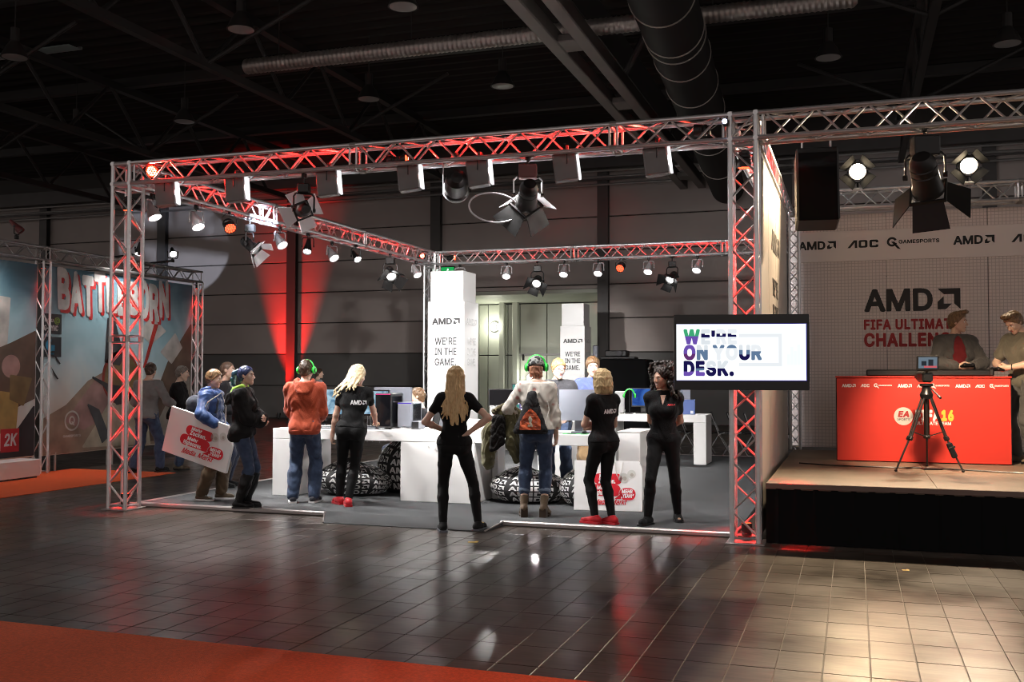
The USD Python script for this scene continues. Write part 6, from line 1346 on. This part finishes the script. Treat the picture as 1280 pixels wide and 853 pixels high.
m_ = trimesh.creation.extrude_polygon(sg.Polygon([(-.030, -.085), (.030, -.085), (.014, -.04), (.022, -.005), (.008, .03), (-.008, .03), (-.022, -.005), (-.014, -.04)]), .001, engine='earcut'); v2, F2 = trimesh.remesh.subdivide_to_size(m_.vertices, m_.faces, .03); v2 = np.array(v2)@basis((1, 0, 0), (0, 0, 1)).T+bc+[0, 0, -.02]; dep = v2[:, 1]-v2[:, 1].max(); v2[:, 1] = np.where(dep < -.0005, .003, 0.0012); obj('print', (f2.on_shirt(v2), F2), M['pp_cream'], t, smooth=False)
obj('cord', MB().path([bc+[.02, .03, .22], f.US(.07, -.09, .46), f.US(.12, -.02, .56), f.US(.14, .06, .50), f.US(.13, .11, .38)], .006, 6).path([bc+[-.02, .03, .22], f.US(-.09, -.09, .46), f.US(-.12, -.02, .56), f.US(-.13, .06, .50)], .006, 6).path([bc+[.12, .0, -.13], f.US(.12, -.12, .14), f.US(.15, -.115, .24), f.US(.13, -.12, .33)], .006, 6), M['cord'], t)
coat = cloth('olive_coat', (.17, .155, .075), (.10, .09, .045), 7.); t = thing('winter_coat', 'olive green winter coat with dark lining carried over an arm of the capped visitor', 'coat', base, 15)
S = SDF(); w0 = f.wr[0]; e0 = f.el[0]; rr = random.Random(9)
for k in range(12):
    u = k/11.; a = e0+(w0-e0)*(.15+.8*u)+np.array([-.02, 0, .035]); b = a+np.array([-.20-.10*u+rr.uniform(-.03, .03), .02, -.22-.1*rr.random()]); c2 = b+np.array([-.02, .0, -.22-.12*rr.random()]); S.bone(a, b, .055, .06, k=.035); S.bone(b, c2, .06, .045, k=.035)
for k in range(6): a = e0+(w0-e0)*(.2+.13*k)+np.array([.01, 0, .03]); S.bone(a, a+np.array([-.01, -.01, -.40-.02*k]), .05, .045, k=.03)
obj('coat_shell', S.mesh(.0085, .007, 1.3, 6), coat, t, smooth=50)
S = SDF(); q = e0+(w0-e0)*.2+np.array([-.12, -.035, -.18])
for k in range(5): S.bone(q+np.array([-.04+.02*k, -.02, .10]), q+np.array([-.07+.03*k, -.03, -.24+.02*k]), .035, .03, k=.03)
obj('lining', S.mesh(.0085, .006, 1.5, 2), cloth('fur_lining', (.012, .010, .009), None, 30., (60, .8)), t, smooth=50)
S = SDF(); 
for k in range(7): a = e0+(w0-e0)*(.1+.14*k)+np.array([-.02-.03*(k % 2), -.01, .065]); S.bone(a, a+np.array([-.13, -.02, -.07]), .030, .026, k=.02)
obj('fur_trim', S.mesh(.008, .006, 3., 3), cloth('fur_trim', (.16, .135, .075), (.07, .06, .03), 30., (70, .8)), t, smooth=50)
# ---- 5 bob haired hostess
f = Figure('woman with straight blonde bob and red shoes, arms folded, by the standing bag', (5.73, .44, PZ), 50, 1.60, True, feet=((-.07, .05), (.06, -.07)), toes=(22, 16), hands=((.03, .20, 1.05), (-.02, .17, 1.0)), poles=((-1, -.35, -.5), (1, -.35, -.5)), curl=.7, head=(6, -4), res=.0075, build=.97)
f.body(fair); f.top(blackc, sleeve=.26, hem=.01, g=.011, wr=.0025); f.pants(blackp, 'leggings', g=.008, wr=.0013); f.shoes(redshoe, redshoe, L=.175); f.face(); f.print_amd(-.065, f.US(0, 0, .335)[2], .042, .165, M['white_print'], tilt=.03)
P = lambda x, y, z: f.hc+f.Rh@np.array([x, y, z]); rr = random.Random(15)
f.strands(hairm('ash_blonde', (.62, .47, .25), (.38, .25, .11)), [([P(.03*math.sin(a), -.02-.03*math.cos(a), .103), P(.075*math.sin(a), -.022-.070*math.cos(a), .072), P(.092*math.sin(a), -.022-.088*math.cos(a), .02), P(.097*math.sin(a), -.026-.093*math.cos(a), -.07), P(.088*math.sin(a), -.03-.078*math.cos(a), -.135+rr.uniform(-.006, .006))], .018, .012) for a in np.linspace(-1.9, 1.9, 32)], k=.008)
# ---- 6 curly haired hostess
f = Figure('woman with big dark curly hair in a black polo walking with hands behind her back', (6.32, .71, PZ), 186, 1.63, True, feet=((-.13, -.19), (.155, .16)), toes=(12, -26), hands=((.04, -.17, .95), (-.04, -.19, .93)), poles=((-1, -.1, 0), (1, -.1, 0)), knees=((-.1, 1, 0), (.1, 1, 0)), curl=.7, head=(-38, -8), res=.0072, lean=1)
f.body(tan_); pl = f.top(blackc, 'polo_shirt', sleeve=.27, hem=-.04, g=.011, wr=.0025); f.pants(blackp, 'trousers', g=.008, wr=.0014); f.shoes(SH_B, SO_B, laces=M['black_paint']); f.face(mk=M['lips'])
obj('teeth', MB().path([f.hc+f.Rh@(np.array([x, .0925-abs(x)*.25, -.0585])*f.s) for x in (-.014, 0, .014)], .0028, 6), M['white_print'], f.t)
S = SDF(); S.bone(f.neck0+f.Rt@np.array([-.055, .035, .015]), f.US(-.02, .105, .43), .013, .010, k=.01); S.bone(f.neck0+f.Rt@np.array([.055, .035, .015]), f.US(.02, .105, .43), .013, .010, k=.01); S.bone(f.neck0+f.Rt@np.array([-.055, .03, .02]), f.neck0+f.Rt@np.array([0, -.055, .03]), .014, k=.01); S.bone(f.neck0+f.Rt@np.array([.055, .03, .02]), f.neck0+f.Rt@np.array([0, -.055, .03]), .014, k=.01); obj('collar', S.mesh(.006), blackc, f.t, smooth=50)
vv = np.array([[-.034, 0, .50], [.034, 0, .50], [.0, 0, .415]]); m3 = trimesh.creation.extrude_polygon(sg.Polygon([(-.030, .515), (.030, .515), (0, .405)]), .001, engine='earcut'); v2, F2 = trimesh.remesh.subdivide_to_size(m3.vertices, m3.faces, .02); v2 = np.c_[v2[:, 0], np.where(v2[:, 2] > .0005, .001, 0.), v2[:, 1]*f.s+f.pel[2]]; obj('neckline', (f.on_shirt(v2, 1), F2), tan_, pl, smooth=False)
mb = MB(); put_amd(mb, (0, 0, 0), (-1, 0, 0), (0, 0, 1), .018, .075, .002); v, F = mb.mesh(); v = np.array(v); v[:, 1] = np.where(np.abs(v[:, 1]) > .001, .002, 0); v[:, 0] -= .05; v[:, 2] += f.US(0, 0, .40)[2]; obj('badge', (f.on_shirt(v, 1), F), M['red_print'], pl, smooth=False)
P = lambda x, y, z: f.hc+f.Rh@np.array([x, y, z]); rr = random.Random(21); S = SDF(); S.ell(P(0, -.03, .045), (.098, .105, .095), f.Rh, k=.02)
for k in range(340):
    a = rr.uniform(-2.0, 2.05); v_ = rr.uniform(-1, 1); rad = rr.uniform(.09, .155)
    c3 = np.array([rad*1.05*math.sin(a)*(1.05-.25*max(v_, 0)), -.03-rad*math.cos(a)*(1.0-.2*max(v_, 0)), .035+v_*.125-(.10 if v_ < 0 else 0)*abs(v_)])
    if c3[1] > .03 and c3[2] < .085 and abs(c3[0]) < .074: continue
    q = c3+np.array([rr.uniform(-.018, .018), rr.uniform(-.018, .018), -.03]); S.bone(P(*c3), P(*q), rr.uniform(.014, .022), .011, k=.010)
S.ell(P(0, .100, -.015), (.060, .070, .100), f.Rh, k=.010, sub=True); obj('hair', S.mesh(.0058, .004, 4., 1), hairm('dark_curls', (.028, .016, .011), (.008, .005, .004)), f.t, smooth=True)
# ---- 7 boy with the shopping bag
f = Figure('boy in a shiny blue padded jacket and brown trousers holding a big white bag', (.63, .80, PZ), -76, 1.60, feet=((-.07, .12), (.10, -.07)), toes=(6, -16), hands=((-.16, .15, .86), (.315, .20, .94)), poles=((-.5, -1, -.2), (.7, -1, -.2)), curl=(.6, .9), head=(-6, -10), res=.0078, build=.95)
puff = cloth('blue_padded', (.035, .085, .24), (.018, .04, .12), 6., (40, .3), .45); f.body(fair); 
S = SDF(); f.torso(S, .035, .05)
for i in (0, 1): f.arm(S, i, .026, .93, .035, .010)
for k in range(5):
    z = .08+.095*k
    for a in np.linspace(0, 2*np.pi, 14, endpoint=False): S.ell(f.U(.165*math.cos(a), .005+.125*math.sin(a), z+.045), np.array([.04, .04, .040]), k=.03)
S.cut(f.pel+np.array([0, 0, -.04]), (0, 0, -1)); S.cut(f.neck0+np.array([0, 0, .03]), (0, -.2, 1)); f.topmesh = S.mesh(.0095, .004, 1.2, 2); obj('padded_jacket', f.topmesh, puff, f.t, smooth=50); hood(f, puff)
f.pants(cloth('brown_trousers', (.10, .065, .035), None, 8.), 'trousers', g=.016, loose=.022, wr=.006); f.shoes(cloth('shoe_brown', (.12, .09, .06)), SO_W, laces=M['white_print']); f.face(); f.cap_hair(hairm('dark_blond', (.22, .13, .06), (.10, .055, .025)), .016, front=.062)
bp = thing('backpack', 'dark backpack worn by the boy in the blue jacket', 'backpack', (.63, .80, PZ), -76); S = SDF(); S.bone(f.US(-.08, -.22, .18), f.US(.08, -.22, .18), .10, k=.04); S.bone(f.US(-.08, -.21, .38), f.US(.08, -.21, .38), .085, k=.04); S.bone(f.US(0, -.22, .18), f.US(0, -.21, .38), .12, .10, k=.04); obj('pack', S.mesh(.009, .003, 1, 1), cloth('backpack', (.03, .035, .05), None, 5.), bp, smooth=50)
S = SDF(); S.bone(f.US(-.07, -.31, .17), f.US(.07, -.31, .17), .05, k=.03); obj('pocket', S.mesh(.009, .003, 1, 2), cloth('backpack_blue', (.04, .06, .13)), bp, smooth=50)
for s_ in (-1, 1): obj('strap', MB().path([f.US(.10*s_, -.15, .50), f.US(.11*s_, -.03, .575), f.US(.115*s_, .07, .53), f.US(.12*s_, .145, .40), f.US(.13*s_, .13, .27), f.US(.14*s_, -.08, .16)], .016, 8), cloth('backpack', (0, 0, 0)), bp)
vx = np.array([.97, .0, -.26]); e1 = nrm(np.array([1.08-.14, .02, .39-.655])); n0 = np.array([0.03, -1., -.05]); n0 = nrm(n0-e1*(n0@e1)); e2 = np.cross(e1, -n0)*-1.; e2 = e2 if e2[2] > 0 else -e2
Rb = np.c_[e1, -n0, e2]; shopping_bag((.115, .535, .655), Rb, 'white printed shopping bag hanging tilted from the hand of the boy in blue', .95, .57, .04, .17)
# ---- 8 blue haired visitor
f = Figure('person with blue ponytail, lime lined black jacket and tall black boots', (1.44, .30, PZ), -72, 1.64, True, feet=((-.05, .03), (.07, -.02)), toes=(4, -6), hands=((.02, .235, 1.04), (-.03, .21, .99)), poles=((-1, -.35, -.6), (1, -.35, -.6)), curl=.75, head=(-6, 0), res=.0075, build=1.02)
f.body(pale); jk = cloth('black_jacket', (.013, .012, .013), None, 5.); f.top(jk, 'jacket', sleeve=.95, hem=-.10, g=.028, loose=.016, wr=.006); lime = cloth('lime_lining', (.42, .70, .10), (.28, .5, .06)); hood(f, lime)
S = SDF()
for a in np.linspace(-1.9, 1.9, 13): S.bone(f.neck0+np.array([.115*math.sin(a), -.04-.12*math.cos(a), -.02-.05*max(math.cos(a), 0)]), f.neck0+np.array([.115*math.sin(a), -.05-.13*math.cos(a), -.09-.06*max(math.cos(a), 0)]), .026, .022, k=.03)
obj('hood_shell', S.mesh(.009, .004, 1, 1), jk, f.t, smooth=50); f.pants(denim, 'jeans', g=.010, loose=.002, wr=.003, frac=.66)
bt = cloth('black_boot', (.010, .010, .011), rough=.35, bump=(30, .2)); f.shoes(bt, SO_B, 'boot', high=.30, w=1.12)
for i in (0, 1):
    S = SDF(); k0, a0 = f.kn[i], f.an[i]; S.bone(k0+(a0-k0)*.10, k0+(a0-k0)*.45, .070, .072, k=.02); S.bone(k0+(a0-k0)*.45, a0+(k0-a0)*.06, .072, .056, k=.02); S.cut(k0+(a0-k0)*.12, k0-a0); obj('boot_shaft', S.mesh(.009, .004, 1.3, i), bt, f.t, smooth=50); f.face()
def bun(S, P, s):
    rr = random.Random(4)
    for k in range(10): a = rr.uniform(-.02, .02); S.bone(P(a, -.105, .045), P(a*2, -.15, .01+rr.uniform(-.02, .02)), .022, .026, k=.015); S.bone(P(a*2, -.15, .01), P(a*2.2, -.16+rr.uniform(-.02, .02), -.085), .028, .018, k=.015)
bun.long = True; f.cap_hair(hairm('blue', (.035, .06, .17), (.02, .025, .09)), .011, front=.055, extra=None)
P = lambda x, y, z: f.hc+f.Rh@(np.array([x, y, z])*f.s); rr = random.Random(4)
f.strands(hairm('teal', (.05, .16, .24), (.02, .06, .11)), [([P(rr.uniform(-.02, .02), -.10, .05), P(rr.uniform(-.035, .035), -.15, .03+rr.uniform(-.02, .02)), P(rr.uniform(-.045, .045), -.165, -.04), P(rr.uniform(-.035, .035), -.155+rr.uniform(-.02, .02), -.11)], .022, .011) for k in range(18)], 'ponytail', cap=False, cutface=False)
obj('hair_tie', MB().path([P(.03*math.cos(a), -.112, .05+.03*math.sin(a)) for a in np.linspace(0, 2*np.pi, 16)], .008, 6), M['white_print'], f.t)
# ---- 9 man with shaved head
f = Figure('man with a shaved head in a dark jacket half hidden behind the boy in blue', (-.02, 2.05, 0.045), -70, 1.71, feet=((-.1, 0), (.1, 0)), hands=((-.12, .26, 1.18), (.14, .22, 1.05)), curl=.6, head=(-4, 0), res=.0095)
f.body(fair); f.top(cloth('charcoal_jacket', (.025, .024, .028)), 'jacket', sleeve=.95, hem=-.06, g=.024, loose=.012, wr=.005); f.pants(denim_d, 'jeans', g=.013, loose=.014); f.shoes(SH_B, SO_B); f.face(); f.cap_hair(hairm('stubble', (.16, .10, .07), (.10, .06, .04)), .004, front=.05, noise=.0008); S = SDF(); S.bone(f.US(-.07, .06, .50), f.US(.07, .06, .50), .045, k=.03); S.bone(f.US(0, .08, .5), f.US(0, .12, .30), .04, .05, k=.03); obj('scarf', S.mesh(.01, .004, 1, 2), cloth('grey_scarf', (.30, .29, .30)), f.t, smooth=50)
# ---- 10, 11 visitors at the poster wall
f = Figure('man in a grey sweater and jeans with his back turned near the game poster', (-2.62, 3.66, 0.007), 2, 1.76, lean=4, feet=((-.16, -.12), (.16, .14)), toes=(10, -12), hands=((-.18, .25, 1.0), (.26, .33, 1.10)), curl=.6, head=(10, -6), res=.0095, build=1.06)
f.body(fair); f.top(cloth('grey_sweater', (.20, .19, .185), None, 6.), 'sweater', sleeve=.95, hem=-.06, g=.018, loose=.010, wr=.005); f.pants(denim, 'jeans', g=.013, loose=.016, wr=.005); f.shoes(SH_B, SO_B); f.face(); f.cap_hair(hairm('brown', 0, 0), .013)
f = Figure('grey haired man in a black jacket standing at the far end of the game poster', (-2.54, 4.33, 0), -62, 1.72, lean=3, feet=((-.11, 0), (.11, .05)), hands=((.03, .24, 1.06), (-.02, .22, 1.0)), poles=((-1, -.4, -.5), (1, -.4, -.5)), curl=.7, head=(-2, -6), res=.0095, build=1.05)
f.body(fair); f.top(jk, 'jacket', sleeve=.95, hem=-.07, g=.026, loose=.014, wr=.006); f.pants(denim, 'jeans', g=.013, loose=.016); f.shoes(cloth('shoe_brown', 0), SO_B); f.face(); f.cap_hair(hairm('grey', (.24, .21, .18), (.12, .10, .085)), .015)
# ---- 12, 13 players behind the counter
f = Figure('player with ginger blond hair and glasses looking down behind the silver monitor', (4.60, 2.62, PZ), 192, 1.75, feet=((-.12, .02), (.1, 0)), hands=((-.14, .30, 1.02), (.14, .30, 1.02)), curl=.6, head=(26, -16), res=.0085)
f.body(pale); f.top(cloth('dark_tee', (.03, .03, .035)), 'shirt', sleeve=.6, hem=-.06, g=.016, loose=.012, wr=.004); f.pants(denim, 'jeans', g=.013, loose=.014, wr=.004); f.shoes(SH_B, SO_W); f.face(brow=M['hair_dark_blond']); f.cap_hair(hairm('ginger', (.52, .30, .12), (.30, .16, .06)), .016, front=.06, line=.05)
gl = thing('eyeglasses', 'glasses worn by the ginger blond player', 'glasses', (4.60, 2.62, PZ), 192); P = lambda x, y, z: f.hc+f.Rh@(np.array([x, y, z])*f.s)
for x in (-.032, .032): obj('rim', MB().path([P(x+.025*math.cos(a), .096, .004+.017*math.sin(a)) for a in np.linspace(0, 2*np.pi, 20)], .0022, 6), M['black'], gl)
obj('bridge', MB().path([P(-.008, .097, .006), P(0, .101, .008), P(.008, .097, .006)], .002, 6), M['black'], gl)
for x in (-1, 1): obj('temple', MB().tube(P(x*.057, .094, .008), P(x*.079, -.005, .008), .002, n=6), M['black'], gl)
f = Figure('player in a blue shirt with short brown hair facing us behind the silver monitor', (4.95, 3.08, PZ), 190, 1.78, feet=((-.13, 0), (.12, 0)), hands=((-.14, .32, 1.02), (.14, .32, 1.02)), curl=.6, head=(8, -12), res=.0085)
f.body(fair); f.top(cloth('blue_tee', (.075, .10, .30)), 'shirt', sleeve=.3, hem=-.06, g=.016, loose=.012, wr=.004); f.pants(cloth('tan_trousers', (.22, .14, .07)), 'trousers', g=.014, loose=.016, wr=.005); f.shoes(SH_B, SO_W); f.face(); f.cap_hair(hairm('mid_brown', (.16, .09, .045), (.07, .04, .02)), .018, front=.066, line=.052)
# ---- 14 seated player
f = Figure('seated player in a dark top seen in profile on the gaming chair', (2.38, 3.25, PZ), 108, 1.74, seat=.53, feet=((-.12, .46), (.12, .46)), hands=((-.12, .40, .80), (.12, .40, .80)), curl=.6, head=(0, -4), res=.0095)
f.body(fair); f.top(cloth('dark_top', (.02, .02, .024)), 'sweater', sleeve=.95, hem=-.05, g=.016, loose=.01, wr=.004); f.pants(denim_d, 'jeans', g=.013, loose=.012); f.shoes(SH_B, SO_W); f.face(); f.cap_hair(hairm('mid_brown', 0, 0), .013)
# ---- 15 far passer-by
f = Figure('dark haired passer-by in a pale top far behind the icy gaming monitor', (-4.48, 12.4, 0), -40, 1.72, feet=((-.1, 0), (.1, .05)), hands=((-.24, .05, .82), (.24, .05, .82)), head=(-20, 0), res=.012)
f.body(fair); f.top(cloth('pale_top', (.34, .33, .34)), 'shirt', sleeve=.6, hem=-.06, g=.016, wr=.003); f.pants(denim_d, 'jeans', g=.013, loose=.014); f.shoes(SH_B, SO_B); f.face(); f.cap_hair(hairm('brown', 0, 0), .016)
# ---- 16, 17 men on the stage
f = Figure('young man in an open grey jacket over a dark red shirt behind the red counter', (9.43, 3.75, SZ), 198, 1.80, feet=((-.12, 0), (.12, 0)), hands=((-.10, .24, 1.13), (.085, .25, 1.14)), poles=((-1, -.25, -.6), (1, -.25, -.6)), curl=.8, head=(52, -4), res=.008)
f.body(fair); gj = cloth('grey_jacket', (.075, .072, .07), None, 6.); f.top(cloth('wine_shirt', (.16, .012, .016)), 'shirt', sleeve=.2, hem=-.04, g=.012, wr=.003)
S = SDF(); f.torso(S, .026, .055)
for i in (0, 1): f.arm(S, i, .022, .94, .035, .012)
S.cut(f.pel+np.array([0, 0, -.10]), (0, 0, -1)); S.cut(f.neck0+np.array([0, 0, .02]), (0, -.3, 1)); S.p.append(('s', f.US(0, .17, .20), np.array([.085, .20, .46]), np.eye(3), None, .015)); obj('jacket', S.mesh(.0095, .005, 1, 3), gj, f.t, smooth=50)
f.pants(denim_d, 'jeans', g=.013, loose=.010); f.shoes(SH_B, SO_B); f.face(); f.cap_hair(hairm('quiff', (.26, .15, .07), (.09, .05, .025)), .014, front=.072, line=.06, extra=lambda S, P, s: [S.bone(P(x, .03, .11), P(x*.8, .085, .125), .026*s, .02*s, k=.02) for x in (-.04, -.015, .015, .04)])
p_ = np.array([9.43, 3.75, SZ])+rotz(198)@np.array([-.005, .35, 1.15]); gamepad(p_, 198, 'black game controller held by the man in the open grey jacket')
f = Figure('young man in grey green polo shirt looking down at his hands beside the counter', (10.13, 3.30, SZ), 128, 1.80, lean=6, feet=((-.12, 0), (.12, 0)), hands=((-.05, .28, 1.12), (.10, .26, 1.12)), poles=((-1, -.3, -.6), (1, -.3, -.6)), curl=.8, head=(4, -34), res=.008)
f.body(fair); f.top(cloth('sage_polo', (.15, .14, .105), None, 6.), 'polo_shirt', sleeve=.32, hem=-.10, g=.018, loose=.012, wr=.005); f.pants(cloth('grey_jeans', (.09, .09, .085), None, 10.), 'jeans', g=.013, loose=.012, wr=.004); f.shoes(cloth('shoe_brown', 0), SO_B); f.face(); f.cap_hair(hairm('quiff', 0, 0), .015, front=.068, line=.056, extra=lambda S, P, s: [S.bone(P(x, .03, .11), P(x*.8, .075, .13), .026*s, .02*s, k=.02) for x in (-.04, -.015, .015, .04)])
obj('collar', MB().path([f.neck0+f.Rt@np.array([.062*math.sin(a), .01-.058*math.cos(a), .018]) for a in np.linspace(-2.6, 2.6, 20)], .014, 7), cloth('sage_polo', 0), f.t); obj('wristband', MB().path([f.wr[0]+(f.el[0]-f.wr[0])*.12+nrm(np.cross(f.el[0]-f.wr[0], [0, 0, 1.]))*.032*math.cos(a)+np.array([0, 0, .032])*math.sin(a) for a in np.linspace(0, 2*np.pi, 14)], .007, 6), M['black'], f.t)
p_ = np.array([10.13, 3.30, SZ])+rotz(128)@np.array([.03, .40, 1.10]); gp = gamepad(p_, 128, 'dark controller held by the man in the grey green polo')
